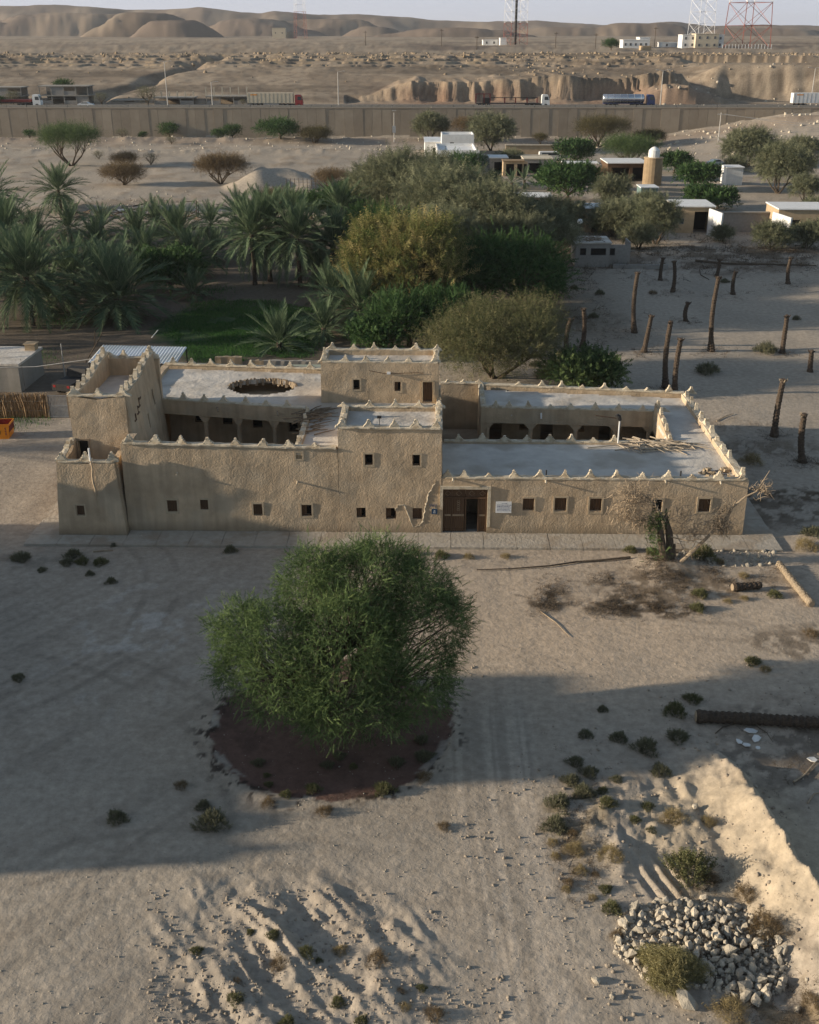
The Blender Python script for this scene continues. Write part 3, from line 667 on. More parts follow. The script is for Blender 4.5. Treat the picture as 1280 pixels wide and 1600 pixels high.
def cap(x0, y0, x1, y1, z0, z1, wd=0.5, name='parapet_cap'):
    L = math.hypot(x1 - x0, y1 - y0); n = seq(0, L, 0.3); dx, dy = (x1 - x0) / L, (y1 - y0) / L
    zf0 = z0 if callable(z0) else (lambda t: z0 + (z1 - z0) * t / L)
    mb = MB(); mb.slab(n, [-wd / 2, 0, wd / 2], lambda u, v: True, -0.05, 0.035,
        lambda u, v, wv: rough3((x0 + dx * u - dy * v, y0 + dy * u + dx * v, zf0(u) + wv + (0.02 if v == 0 else 0)), 0.035, 1.9))
    return mb.build(name, M['gyp'], house)
# ---- windows and doors
def window(x, z, wd, h, y=0.0, surround=(1, 1, 1, 1), open_=0, closed_plaster=False, fr=0.11, parent=house):
    l, r, t, b = surround
    mb = MB(); o = 0.035
    x0, x1, z0, z1 = x - wd / 2, x + wd / 2, z - h / 2, z + h / 2
    if l: mb.box(x0 - fr, x0 - 0.002, y - o, y + 0.12, z0 - (fr if b else 0), z1 + (fr if t else 0))
    if r: mb.box(x1 + 0.002, x1 + fr, y - o, y + 0.12, z0 - (fr if b else 0), z1 + (fr if t else 0))
    if t: mb.box(x0, x1, y - o + .003, y + 0.12, z1 + 0.002, z1 + fr)
    if b: mb.box(x0, x1, y - o + .003, y + 0.12, z0 - fr, z0 - 0.002)
    f = mb.build('window', M['surround'], parent)
    if closed_plaster:
        MB().box(x0, x1, y + 0.10, y + 0.16, z0, z1).build('pane', M['mud_dry'], f); return f
    MB().box(x0, x0 + .05, y + .12, y + .19, z0, z1).box(x1 - .05, x1, y + .12, y + .19, z0, z1).box(x0 + .05, x1 - .05, y + .12, y + .19, z1 - .05, z1).box(x0 + .05, x1 - .05, y + .12, y + .19, z0, z0 + .05).build('frame', M['wood'], f)
    nb = 4
    for k in range(nb):
        a = x0 + .05 + (wd - .1) * k / nb; b2 = x0 + .05 + (wd - .1) * (k + 1) / nb
        if open_ and k in ((2, 3) if open_ == 1 else (0, 1, 2, 3)): continue
        MB().box(a + .006, b2 - .006, y + .15 + .008 * (k % 2), y + .18, z0 + .05, z1 - .05).build('shutter_board', M['wood'], f)
    MB().box(x0, x1, y + .40, y + .44, z0, z1).build('pane', M['dark'], f)  # black panel painted as the unlit room behind the boards
    return f
WINS = [(-16.58, 1.68, .62, .78), (-14.6, 1.78, .5, .68), (-11.31, 1.51, .55, .74), (-8.31, 1.45, .62, .76), (-4.93, 1.39, .62, .78), (-3.12, 1.32, .62, .76), (-1.51, 1.29, .6, .74), (-4.44, 4.8, .48, .70), (-1.56, 4.78, .45, .70), (-8.64, 5.02, .36, .40)]
WSUR = [(1, 1, 1, 1), (0, 1, 1, 0), (1, 1, 1, 0), (1, 1, 1, 1), (0, 0, 0, 1), (0, 0, 0, 0), (0, 0, 0, 0), (1, 1, 1, 1), (0, 1, 1, 1), (1, 1, 1, 1)]
WR = [(5.29, 1.94, .7, .84), (7.24, 1.95, .72, .92), (9.38, 1.93, .72, .92), (13.12, 1.92, .6, .85), (15.98, 1.98, .72, .86)]
# left wing front, middle block front, right wing front: one plane, three heights
wallx('front_wall', -19.4, -6.3, 0, -0.12, lambda x: 5.72 - 0.02 * (x + 19.4), [q for q in WINS if q[0] < -6.3], bat=0.0, ybat=0.02)
wallx('front_wall', -6.302, -0.03, -0.015, -0.12, 6.78, [q for q in WINS if q[0] > -6.3], bat=0.006, ybat=0.022)
wallx('front_wall', -0.028, 18.5, 0, -0.12, 3.62, WR + [(1.42, 1.42, 2.72, 3.06)], ybat=0.02)
for k, (q, s_) in enumerate(zip(WINS, WSUR)):
    window(*q, y=0.02 * q[1], surround=s_, open_={3: 1, 4: 1, 5: 1, 7: 2, 8: 2}.get(k, 0), closed_plaster=(k == 9))
for k, q in enumerate(WR): window(*q, y=0.02 * q[1], surround=[(0, 1, 1, 0), (1, 1, 1, 1), (1, 1, 1, 1), (0, 1, 1, 0), (1, 1, 1, 1)][k], open_=2 if k == 3 else 0)
# door
mb = MB(); mb.box(-.13, .058, -.05, .1, 1.6, 3.14).box(2.782, 2.97, -.05, .1, .45, 3.14).box(.058, 2.782, -.053, .1, 2.955, 3.14)
mb.build('door_surround', M['gyp'], house)
door = thing('door', None, None); door.parent = house
def dboard(name, x0, x1, z0, z1, y=.2, m='wood', dep=.05): return MB().box(x0, x1, y, y + dep, z0, z1).build(name, M[m], door)
for a in (.08, .56, 2.20, 2.66): dboard('door_post', a, a + .09, 0.02, 2.9, .16, dep=.10)
dboard('lintel', .08, 2.76, 2.26, 2.36, .14, dep=.12); dboard('lintel', .08, 2.76, 2.84, 2.93, .14, dep=.12)
for (a, b) in ((.18, .55), (.66, 1.42), (1.44, 2.19), (2.30, 2.65)):
    p_ = dboard('transom_panel', a, b, 2.37, 2.83, .20)
    mb = MB(); cx, cz = (a + b) / 2, 2.6; s = .17
    n = max(1, int((b - a) / .38))
    for i in range(n):
        cx = a + (b - a) * (i + .5) / n
        mb.tube([(cx - s, .185, cz), (cx, .185, cz + s), (cx + s, .185, cz), (cx, .185, cz - s), (cx - s, .185, cz)], .014, 4)
    mb.build('carved_lozenge', M['wood_pale'], door)
for (a, b, nb) in ((.18, .555, 3), (.66, 1.38, 5), (2.30, 2.655, 3)):
    for i in range(nb):
        dboard('plank', a + (b - a) * i / nb + .004, a + (b - a) * (i + 1) / nb - .004, .04, 2.25, .21 + .006 * (i % 2))
    dboard('door_rail', a, b, 1.08, 1.2, .185, m='wood_pale', dep=.025); dboard('door_rail', a, b, .12, .22, .185, dep=.025)
mb = MB()
for k in range(5): mb.tube([(1.02 + .09 * math.cos(t * math.pi / 4), .188, 1.5 + .14 * k + .06 * math.sin(t * math.pi / 4)) for t in range(9)], .013, 4)
mb.build('carved_rosette', M['wood_pale'], door)
MB().box(1.42, 1.50, .22, .95, .03, 2.24).build('open_leaf', M['wood'], door)
MB().box(.05, 2.8, 0.0, .6, -.1, .03).build('threshold', M['grey_concrete'], door)
wallx('light_blocking_wall', 0.1, 15.2, 3.2, 0, 3.0, step=1.5)  # added unseen wall, keeps daylight out of the open doorway
# ---- right wing
wally('side_wall', 0.5, 17.2, 18.0, -0.12, 3.62)
roofxy('roof', 0.0, 18.3, 0.3, 7.5, 3.3)
roofxy('roof', 15.2, 18.3, 7.5, 17.0, 3.302)
gy = lambda x: 13.8 - (x - 3.2) * 0.062           # rear gallery line
gb = lambda x: 19.1 - (x - 3.3) * 0.13
roofxy('roof', 3.3, 18.0, 12.8, 19.3, 3.30, keep=lambda u, v: v > gy(u) + .15 and v < gb(u) and not (u > 15.2 and v < 17))
wallx('courtyard_wall', 0, 15.2, 7.05, 0, 3.4)
wallx('gallery_fascia', 3.2, 15.25, 0, 2.45, 3.62, th=0.4, yfn=gy)
wallx('rear_wall', 3.3, 18.4, 0.25, -0.12, 3.62, th=0.45, yfn=gb)
wallx('rear_wall', -0.1, 3.35, 19.3, -0.12, 3.7)
wally('alcove_wall', gy(3.2), 19.2, 2.95, 0, 3.65, th=0.35, holes=[(16.2, 1.2, 1.2, 2.1)])
wally('courtyard_wall', 7.1, gy(15.2), 15.2, 0, lambda y: 3.35 + 0.9 * max(0, (y - 8)) / 5, th=0.35, holes=[(11.5, 1.2, 3.0, 2.0)])
wallx('gallery_back_wall', 3.3, 15.3, 2.6, 0, 3.05, yfn=gy, holes=[(4.2, 1.1, .9, 2.0), (6.3, 1.5, .7, .9), (8.0, 1.1, .9, 2.0), (10.4, 1.5, .7, .9), (12.3, 1.1, .9, 2.0)])
for xx in (3.42, 6.55, 9.79, 12.6, 15.0):
    mb = MB(); y = gy(xx) + .05
    mb.tube([(xx, y + .15, 0), (xx, y + .15, 2.2)], [.17, .16], 10)
    for k in range(4): mb.box(xx - .18 - .10 * k, xx + .18 + .10 * k, y + .002 * k, y + .34 - .002 * k, 2.02 + .115 * k, 2.02 + .115 * (k + 1) + (.0 if k < 3 else .02))
    mb.v = [rough3(v, .008, 2) for v in mb.v]; mb.build('column', M['mud'], house)
roofxy('courtyard_floor', 0.2, 15.2, 7.4, 19.2, 0.06, m='floor_in', step=1.0)
cap(0.2, .28, 18.3, .28, 3.66, 3.64, .5); cap(18.25, .3, 18.25, 17, 3.66, 3.66); cap(3.3, gb(3.3) + .45, 18.3, gb(18.3) + .45, 3.64, 3.64)
cap(3.2, gy(3.2) + .2, 15.2, gy(15.2) + .2, 3.64, 3.64, .42); cap(0.2, 7.3, 15.2, 7.3, 3.43, 3.43, .4); cap(0, 19.55, 3.3, 19.5, 3.72, 3.72)
cap(3.12, gy(3.2), 3.12, 19.1, 3.68, 3.68, .4)
for p in (700, 726, 764, 804, 844, 883, 923, 964, 1004, 1044, 1082, 1124, 1160): merlon(LY(p, 742, .28)[0], .28, 3.66, fl=True)
for p in (717.5, 754, 789, 824, 860, 893, 928, 961): merlon(LY(p, 680, 7.3)[0], 7.3, 3.44, s=.9)
for p in (775, 796, 826, 861, 892, 930, 966, 1003, 1036): x = LY(p, 640, 13.5)[0]; merlon(x, gy(x) + .2, 3.64, fl=True)
for p in (813, 849, 880, 912, 946, 980, 1012, 1045, 1078): x = LY(p, 605, 18)[0]; merlon(x, gb(x) + .45, 3.64, fl=True)
for k in range(11):
    if k == 1: continue
    merlon(18.25, .75 + k * 1.58, 3.68, math.pi / 2, s=1.05, fl=True)
for k in range(5): merlon(15.38, 8.2 + k * 1.12, 3.42 + .2 * k, math.pi / 2, .85)
for k in range(3): merlon(.6 + k * 1.2, 19.5, 3.72, fl=True); merlon(3.12, 14.6 + k * 1.7, 3.68, math.pi / 2, .8)
# ---- left wing
ly_ = lambda x: 10.2 - (x + 19.1) * 0.19            # front gallery line
lb = lambda x: 18.4 - (x + 21) * 0.095
def hole(u, v): 
    a = math.atan2(v - 14.0, u + 12.85); r = 1 + .12 * noise.noise(Vector((math.cos(a) * 2, math.sin(a) * 2, 4))) + .06 * noise.noise(Vector((u * 3, v * 3, 1)))
    return ((u + 12.85) / 2.45) ** 2 + ((v - 13.9) / 1.85) ** 2 < r
def keepL(u, v):
    if u < -19.35 and v < 10.1: return False
    if v > lb(u): return False
    if u < -9.0 and v < ly_(u) + .15: return False
    if u > -6.2 and v < 4.6: return False
    return not hole(u, v)
roofxy('roof', -21, 0, 0.5, 18.5, 5.05, keep=keepL, step=.25)
wallx('gallery_fascia', -19.2, -9.0, 0, 4.22, 5.25, th=.4, yfn=ly_)
wallx('gallery_back_wall', -19.4, -8.9, 2.4, 0, 4.75, yfn=ly_, holes=[(-17.2, 3.3, .6, .8), (-15.1, 3.3, .7, .8), (-12.9, 3.2, .7, .8), (-10.3, 3.1, .6, .8)])
for (xx, zz) in ((-17.2, 3.3), (-15.1, 3.3), (-12.9, 3.2), (-10.3, 3.1)):
    window(xx, zz, .68, .82, ly_(xx) + 2.4, open_=2)
wally('courtyard_wall', 0.5, ly_(-9), -9.0, 0, 5.1, th=.4)
wallx('rear_wall', -21, -0.05, 0.2, -0.12, 5.3, th=.45, yfn=lb)
wally('side_wall', 10.2, 18.3, -21.0, -0.12, 5.35)
wally('side_wall', 0.5, 18, -0.45, -0.12, lambda y: 5.1, th=.45, holes=[(10, 1.2, 1.2, 2.2)])
wally('side_wall', 0.5, 2.4, -19.4, -0.12, 5.6)
roofxy('courtyard_floor', -19.2, -9.0, 0.4, 12.5, 0.05, m='floor_in', step=1.0)
roofxy('room_floor', -19.2, -8.6, 12.0, 18, 4.05, m='mud_dry', step=.5)
for p in (318, 372, 430):
    xx = LY(p, 655, 9.2)[0]; y = ly_(xx) + .05; mb = MB()
    mb.tube([(xx, y + .16, 0), (xx, y + .16, 3.9)], [.17, .155], 10)
    for k in range(4): mb.box(xx - .18 - .07 * k, xx + .18 + .07 * k, y + .002 * k, y + .34 - .002 * k, 3.78 + .125 * k, 3.78 + .125 * (k + 1))
    mb.v = [rough3(v, .02, 2) for v in mb.v]; mb.build('column', M['mud'], house)
cap(-19.2, .27, -6.4, .27, 5.75, 5.5); cap(-19.0, ly_(-19) + .2, -9.1, ly_(-9.1) + .2, 5.28, 5.28, .42); cap(-20.9, lb(-20.9) + .4, -8.4, lb(-8.4) + .4, 5.34, 5.34)
cap(-8.85, .6, -8.85, 8.2, 5.16, 5.16, .35)
for p in (201, 243, 283, 325, 368, 411, 451, 492): x = LY(p, 688, .27)[0]; merlon(x, .27, 5.75 - .02 * (x + 19.4), s=1.0)
for p in (282, 316, 348, 383, 416, 450): x = LY(p, 628, 9.2)[0]; merlon(x, ly_(x) + .2, 5.28, fl=True)
for p in (266, 296, 327, 359, 391, 421, 453, 485): x = LY(p, 578, 17.6)[0]; merlon(x, lb(x) + .4, 5.34, fl=True)
for k in range(6): merlon(-8.9, .9 + 1.35 * k, 5.18, math.pi / 2, .8)
# broken roof rim: beams and lumps in the hole
for k in range(9):
    x = -14.8 + .5 * k; MB().tube([(x, 11.9 + random.uniform(0, .5), 4.72), (x + random.uniform(-.2, .2), 12.4 + random.uniform(0, .4), 4.7)], .06, 5).build('roof_beam', M['wood'], house)
mb = MB()
for k in range(90):
    a = random.uniform(0.1, math.pi - .1); x = -12.85 + 2.45 * math.cos(a); y = 13.9 + 1.85 * math.sin(a); s = random.uniform(.04, .11)
    mb.box(x - s, x + s, y - s, y + s, 5.02 + random.uniform(-.45, .03), 5.02 + random.uniform(.03, .16), random.uniform(0, 3), .3)
tag(mb.build('broken_roof_edge', M['wood_pale'], house), kind='stuff')
# ---- middle block
roofxy('roof', -6.1, -0.2, .4, 4.5, 6.38)
wally('side_wall', .5, 4.9, -6.302, 4.9, 6.7, th=.4); wally('side_wall', .5, 4.9, -.42, 3.3, 6.7, th=.4); wallx('rear_wall', -6.3, -.03, 4.5, 4.9, 6.6, th=.4)
cap(-6.15, .25, -.15, .25, 6.82, 6.8, .46); cap(-6.1, .4, -6.1, 4.7, 6.76, 6.7, .42); cap(-.22, .4, -.22, 4.7, 6.76, 6.7, .42); cap(-6.1, 4.7, -.2, 4.7, 6.66, 6.66, .42)
for p in (534, 576, 616.5, 650, 682): merlon(LY(p, 660, .25)[0], .25, 6.84, fl=True)
for p in (537, 578, 618, 655, 686): merlon(LY(p, 640, 4.7)[0], 4.7, 6.68, fl=True, s=.9)
for y in (1.7, 3.2): merlon(-6.1, y, 6.76, math.pi / 2, .85); merlon(-.22, y, 6.76, math.pi / 2, .85)
# ---- upper block at the back
UH = [(-5.8, 6.35, .46, .70), (-2.96, 6.22, .42, .66), (-.90, 5.85, .68, 1.42)]
wallx('upper_wall', -8.3, -.1, 10.3, 5.0, 7.9, UH, bat=.012)
wallx('rear_wall', -8.25, -.15, 13.2, 5.0, 7.95); wally('side_wall', 10.8, 13.3, -8.25, 5.0, 7.9, th=.4); wally('side_wall', 10.8, 13.3, -.55, 5.0, 7.9, th=.4)
roofxy('roof', -8.1, -.3, 10.6, 13.4, 7.62)
window(*UH[0], y=10.3, open_=2); window(*UH[1], y=10.3, surround=(0, 1, 0, 1), open_=1)
MB().box(-1.36, -1.25, 10.24, 10.4, 5.06, 6.6).box(-.555, -.45, 10.24, 10.4, 5.06, 6.6).box(-1.25, -.555, 10.25, 10.4, 6.565, 6.66).build('door_surround', M['mud_dry'], house)
for k in range(5): MB().box(-1.22 + .13 * k, -1.10 + .13 * k, 10.52 + .005 * (k % 2), 10.56, 5.16, 6.54).build('door_plank', M['wood'], house)
MB().box(-1.3, -.5, 10.62, 10.7, 5.1, 6.6).build('door_shade_panel', M['dark'], house)  # black panel in place of the shade behind the planks
wally('stair_parapet', 4.9, 10.3, -.3, 4.9, lambda y: 5.5 + .25 * math.sin(y), th=.3, m='gyp'); 
cap(-8.1, 10.52, -.25, 10.52, 7.93, 7.9, .45); cap(-8.1, 13.4, -.2, 13.4, 7.98, 7.98, .4); cap(-8.05, 10.6, -8.05, 13.4, 7.95, 7.98, .4); cap(-.35, 10.6, -.35, 13.4, 7.95, 7.98, .4)
for p in (506, 539, 572, 606, 639, 680): merlon(LY(p, 556, 10.52)[0], 10.52, 7.93, fl=True, s=.95)
for p in (519, 553, 585, 618, 650, 683): merlon(LY(p, 536, 13.4)[0], 13.4, 8.0, fl=True, s=.95)
merlon(-8.05, 12, 7.98, math.pi / 2, .9); merlon(-.35, 12, 7.98, math.pi / 2, .9)
# ---- corner tower
TT = lambda y: 7.95 + .55 * sst(5.5, 9.5, y) + .15 * sst(3.2, 2.3, y)
wallx('tower_wall', -22.95, -19.45, 2.3, 3.5, lambda x: 7.85 + .25 * abs(x + 21.2) / 1.75 - .12, [(-22.35, 4.4, .62, 1.42)], th=.4, bat=0)
wally('tower_wall', 2.7, 10.2, -22.95, -0.12, TT, th=.38, xbat=0.0)
wally('tower_wall', 2.4, 10.2, -18.72, -0.12, TT, th=.42, xbat=-.095, side=-1, holes=[(6.4, 5.0, .28, 1.0), (8.4, 6.0, .3, 1.1)])
wallx('tower_wall', -23.0, -19.2, 10.2, 3.5, lambda x: 8.1, th=.4)
roofxy('roof', -22.8, -19.5, 2.5, 10.3, 6.95)
cap(-22.9, 2.5, -19.55, 2.5, 8.0, 8.0, .42)
for sx in (-22.78, -19.75):
    L = 7.7; n = seq(0, L, .3)
    mb = MB(); mb.slab(n, [-.22, 0, .22], lambda u, v: True, -.07, .07, lambda u, v, wv: rough3((sx + v, 2.55 + u, float(TT(2.55 + u)) + .02 + wv), .03, 2)); mb.build('parapet_cap', M['gyp'], house)
    for k in range(7): y = 2.9 + k * 1.15; merlon(sx, y, float(TT(y)) + .05, math.pi / 2, 1.0, fl=True)
cap(-22.9, 10.4, -19.5, 10.4, 8.16, 8.16, .42)
for p in (115, 153, 193): merlon(LY(p, 612, 2.5)[0], 2.5, 8.02, fl=True)
merlon(-22.6, 10.4, 8.2, s=1.3, fl=True); merlon(-21.6, 10.4, 8.18, fl=True); merlon(-19.8, 10.4, 8.25, s=1.4, fl=True)
# tally of slots let into the tower's east wall
mb = MB()
for (y, z, L, a) in ((3.6, 6.0, .35, 0), (3.75, 6.2, .3, 1.4), (4.4, 6.2, .4, .1), (4.45, 6.45, .35, 1.5), (4.9, 6.5, .35, .1), (5.0, 6.8, .4, 1.5), (5.3, 6.9, .35, .2)):
    x = -18.72 - .095 * z; mb.box(x - .03, x + .04, y - L / 2 * math.cos(a) - .04, y + L / 2 * math.cos(a) + .04, z - L / 2 * math.sin(a) - .04, z + L / 2 * math.sin(a) + .04)
mb.build('wall_slot', M['wood'], house)
MB().box(-22.66, -22.04, 2.52, 2.6, 3.7, 5.1).build('door_shade_panel', M['dark'], house)  # black panel painted as the tower doorway's shade
MB().box(-22.76, -22.66, 2.22, 2.5, 3.7, 5.2).box(-22.04, -21.94, 2.22, 2.5, 3.7, 5.2).box(-22.66, -22.04, 2.22, 2.5, 5.11, 5.2).build('door_frame', M['wood_pale'], house)
# ---- bastion in front of the tower
BB = .055
wallx('bastion_wall', -23.55, -19.35, -.7, -0.12, lambda x: 4.62 + .1 * abs(x + 21.4), [(-22.08, 1.63, .54, .66)], th=.4, bat=.075, ybat=.05)
wally('bastion_wall', -.32, 2.4, -23.5, -0.12, lambda y: 4.7 + .5 * sst(1, 2.3, y), th=.38, xbat=.07)
wally('bastion_wall', -.32, 2.4, -19.4, -0.12, 4.65, th=.38, xbat=-.06, side=-1, holes=[(.2, 2.6, .22, .45)])
roofxy('terrace', -23.1, -19.7, -.3, 2.4, 3.72)
window(-22.08, 1.63, .54, .66, y=-.62, fr=.09)
cap(-23.1, -.3, -19.8, -.3, 4.75, 4.75, .4); cap(-23.05, -.2, -23.0, 2.3, 4.75, 5.25, .36)
for p in (96, 134.5, 176): merlon(LY(p, 717, -.3)[0], -.3, 4.78, s=1.0)
merlon(-23.0, 1.6, 5.1, math.pi / 2, 1.1)
mb = MB(); pts = [(-21.02 + .05 * math.sin(k * 1.9), -.70 + .05 * (k * .45) - .04, 4.9 - k * .47) for k in range(11)]
mb.tube(pts, [.05, .06, .06, .07, .07, .06, .08, .08, .09, .09, .10], 6); mb.build('drain_channel', M['mud'], house)
MB().tube([(-21.15, -.42, 4.5), (-21.15, -.42, 5.6)], .06, 8).build('drain_pipe', M['white'], house)
# spouts
for (px, py, ly) in ((338, 638, 9), (433, 643, 8.5)):
    x, z = LY(px, py, ly); MB().tube([(x - .05, ly_(x) + .1, 4.95), (x + .12, ly_(x) - .5, 4.8)], .06, 6).build('water_spout', M['wood_pale'], house)
for (px, py) in ((708, 749), (853, 752), (1040, 752), (1126, 754), (465, 754), (277, 740)):
    x, z = LY(px, py, 0); MB().tube([(x, .1, z + .05), (x, -.22, z - .04)], .06, 6).build('water_spout', M['gyp'], house)
for (px, py) in ((855, 727), (1066, 732)):
    x = LY(px, py, .4)[0]; MB().tube([(x, .6, 3.3), (x, .6, 4.0)], .05, 6).build('vent_pipe', M['black_metal'], house)
x = LY(846, 655, 13.3)[0]; MB().tube([(x, gy(x) + .05, 3.3), (x, gy(x) - .1, 2.9)], .07, 6).build('water_spout', M['white'], house)
# plaster scar that climbs the wall left of the door
mb = MB()
pts = [(682, 752), (676, 762), (670, 772), (668, 784), (664, 795), (662, 812), (656, 822), (644, 822), (640, 806), (632, 790), (622, 790), (616, 800)]
P3 = [(LY(a, b, 0)[0], -.015 + .02 * LY(a, b, 0)[1], LY(a, b, 0)[1]) for a, b in pts]
P4 = []
for a, b in zip(P3[:-1], P3[1:]):
    for k in range(4): t = k / 4; P4.append((a[0] + (b[0] - a[0]) * t + random.uniform(-.05, .05), a[1], a[2] + (b[2] - a[2]) * t + random.uniform(-.05, .05)))
mb.tube(P4, [random.uniform(.012, .055) for _ in P4], 5); mb.build('plaster_scar', M['gyp'], house)
# wire along the upper wall
mb = MB(); mb.tube([(-4.9, 10.26, 7.35), (-4.0, 10.24, 7.18), (-3.1, 10.24, 7.16), (-1.8, 10.25, 7.22), (-1.2, 10.26, 7.2)], .018, 4); mb.build('wall_cable', M['wood'], house)
MB().box(-3.7, -3.45, 10.1, 10.28, 7.14, 7.28).build('cable_box', M['white'], house)
# concrete apron round the house: slabs
def apron(name, x0, x1, y0, y1, nx, ny):
    for i in range(nx):
        for j in range(ny):
            a, b = x0 + (x1 - x0) * i / nx, x0 + (x1 - x0) * (i + 1) / nx; cc_, d_ = y0 + (y1 - y0) * j / ny, y0 + (y1 - y0) * (j + 1) / ny
            mb = MB(); mb.slab(seq(a + .012, b - .012, .5), seq(cc_ + .012, d_ - .012, .5), lambda u, v: True, -.16, .045 + random.uniform(-.012, .012),
                lambda u, v, wv: (u + .03 * noise.noise(Vector((u, v, 0))), v + .05 * noise.noise(Vector((u, v, 5))), wv + .012 * noise.noise(Vector((u * 2, v * 2, 9)))))
            mb.build('paving_slab', M['concrete'], walk)
walk = tag(bpy.data.objects.new('pavement', None), kind='structure'); COL.objects.link(walk); walk.location = (BO[0], BO[1], 0); walk.rotation_euler = (0, 0, BA)
apron('front', -25.3, -19.3, -2.1, -.72, 3, 1); apron('front', -19.3, 20.4, -2.1, -.02, 20, 1); apron('left', -25.3, -23.55, -.7, 16, 1, 7); apron('right', 18.52, 20.4, 0, 14, 1, 6)
# ---- things on and against the house
def onhouse(name, label, cat, x, y, z, group=None):
    X, Y = toW(x, y); return thing(name, label, cat, (X, Y, z), BA, group)
sg = onhouse('notice_board', 'white metal notice with blue printed lines on the wall right of the double door', 'sign', 3.77, -.03, 1.42)
MB().box(-.48, .48, -.03, .03, 0, .74).build('board', M['white'], sg)
mb = MB(); rr = random.Random(3)
for k in range(6):
    z = .62 - .095 * k; x = -.40 + (.28 if k == 0 else 0)
    while x < (.12 if k == 0 else .38):
        l = rr.uniform(.03, .10); mb.box(x, x + l, -.036, -.031, z - rr.uniform(.008, .02), z + rr.uniform(.008, .022)); x += l + rr.uniform(.012, .03)
mb.build('printed_lines', M['ink'], sg)
sg = onhouse('number_plate', 'small dark blue plate fixed to the wall left of the double door', 'sign', -.45, -.03, 1.3)
MB().box(-.17, .17, -.03, .03, 0, .34).build('plate', M['blue_sign'], sg)
mb = MB().box(-.08, .08, -.036, -.031, .08, .10).box(-.07, .07, -.036, -.031, .14, .16).box(-.04, .05, -.036, -.031, .2, .25); mb.build('plate_lettering', M['white'], sg)
mb = MB(); 
for sx in (-.16, .14): mb.tube([(sx - .07, 0, .2), (sx, 0, 0), (sx + .07, 0, .2)], .014, 4)
mb.tube([(-.0 + .05 * math.cos(t), 0, .1 + .06 * math.sin(t)) for t in np.linspace(0, 6.28, 9)], .014, 4)
X, Y = toW(-.52, -.02); o = mb.build('painted_number', M['ink'], None, loc=(X, Y, 1.76), rz=BA); tag(o, 'dark painted number strokes on the wall above the blue plate', 'number')
lp = onhouse('roof_lamp', 'street-type lamp on a short white pole at the edge of the right-hand roof', 'lamp', LZ(963, 690, 3.3)[0], 7.0, 3.3)
MB().tube([(0, 0, 0), (0, 0, 1.7), (-.15, 0, 1.95)], .05, 8).build('pole', M['white'], lp)
MB().tube([(-.1, 0, 1.85), (-1.6, 0, 2.05)], .035, 6).build('arm', M['wood'], lp)
MB().tube([(-.25, -.1, 2.15), (-.1, -.1, 2.0), (0, -.1, 1.75)], [.10, .16, .12], 8).build('lamp_head', M['black_metal'], lp)
x, y = LZ(593, 668, 6.4); lp = onhouse('floodlight', 'small dark floodlight on a thin stand on the middle roof', 'lamp', x, y, 6.4)
MB().tube([(0, 0, 0), (0, 0, .62)], .025, 6).build('stand', M['black_metal'], lp); MB().box(-.13, .13, -.08, .08, .6, .74).build('lamp_head', M['black_metal'], lp); MB().tube([(0, 0, 0), (0, 0, .08)], [.3, .16], 8).build('base', M['grey_concrete'], lp)
def stick_heap(name, label, px, py, z, rx, ry, n, L, m, ang=0.0, group=None):
    x, y = LZ(px, py, z); t = onhouse(name, label, 'debris', x, y, z)
    for k in range(n):
        a = ang + random.gauss(0, .45); l = L * random.uniform(.5, 1.1); cx, cy = random.gauss(0, rx / 2), random.gauss(0, ry / 2); h = .04 + .35 * max(0, 1 - math.hypot(cx / rx, cy / ry)) * random.random()
        c, s = math.cos(a) * l / 2, math.sin(a) * l / 2; dz = random.uniform(-.12, .12)
        MB().tube([(cx - c, cy - s, h + max(dz, -h + .02)), (cx + random.uniform(-.06, .06), cy + random.uniform(-.06, .06), h + .05), (cx + c, cy + s, h + max(-dz, -h + .02))], [.045, .04, .02], 5).build('stick', M[m], t)
    return t
stick_heap('palm_rib_heap', 'heap of bleached palm ribs scattered on the right-hand roof beside the roof lamp', 1025, 697, 3.32, 2.4, .9, 85, 2.5, 'wood_white', -.35)
stick_heap('branch_heap', 'tangle of grey branches on the narrow roof left of the middle block', 492, 655, 5.07, 1.0, 2.6, 55, 1.6, 'dead', .5)
t = onhouse('rubble_heap', 'few loose earth lumps at the broken corner of the right-hand roof', 'rubble', 17.0, 2.0, 3.32)
for k in range(14):
    s = random.uniform(.08, .2); MB().tube([(random.uniform(-1.1, .8), random.uniform(-.5, .9), 0), (random.uniform(-1.1, .8), random.uniform(-.5, .9), .05)], [.03, .03], 5).build('stick', M['dead'], t)
    x, y = random.uniform(-.9, .9), random.uniform(-.6, .8); MB().box(x - s, x + s, y - s * .6, y + s * .6, 0, s, random.uniform(0, 3), .3).build('clod', M['mud_dry'], t)
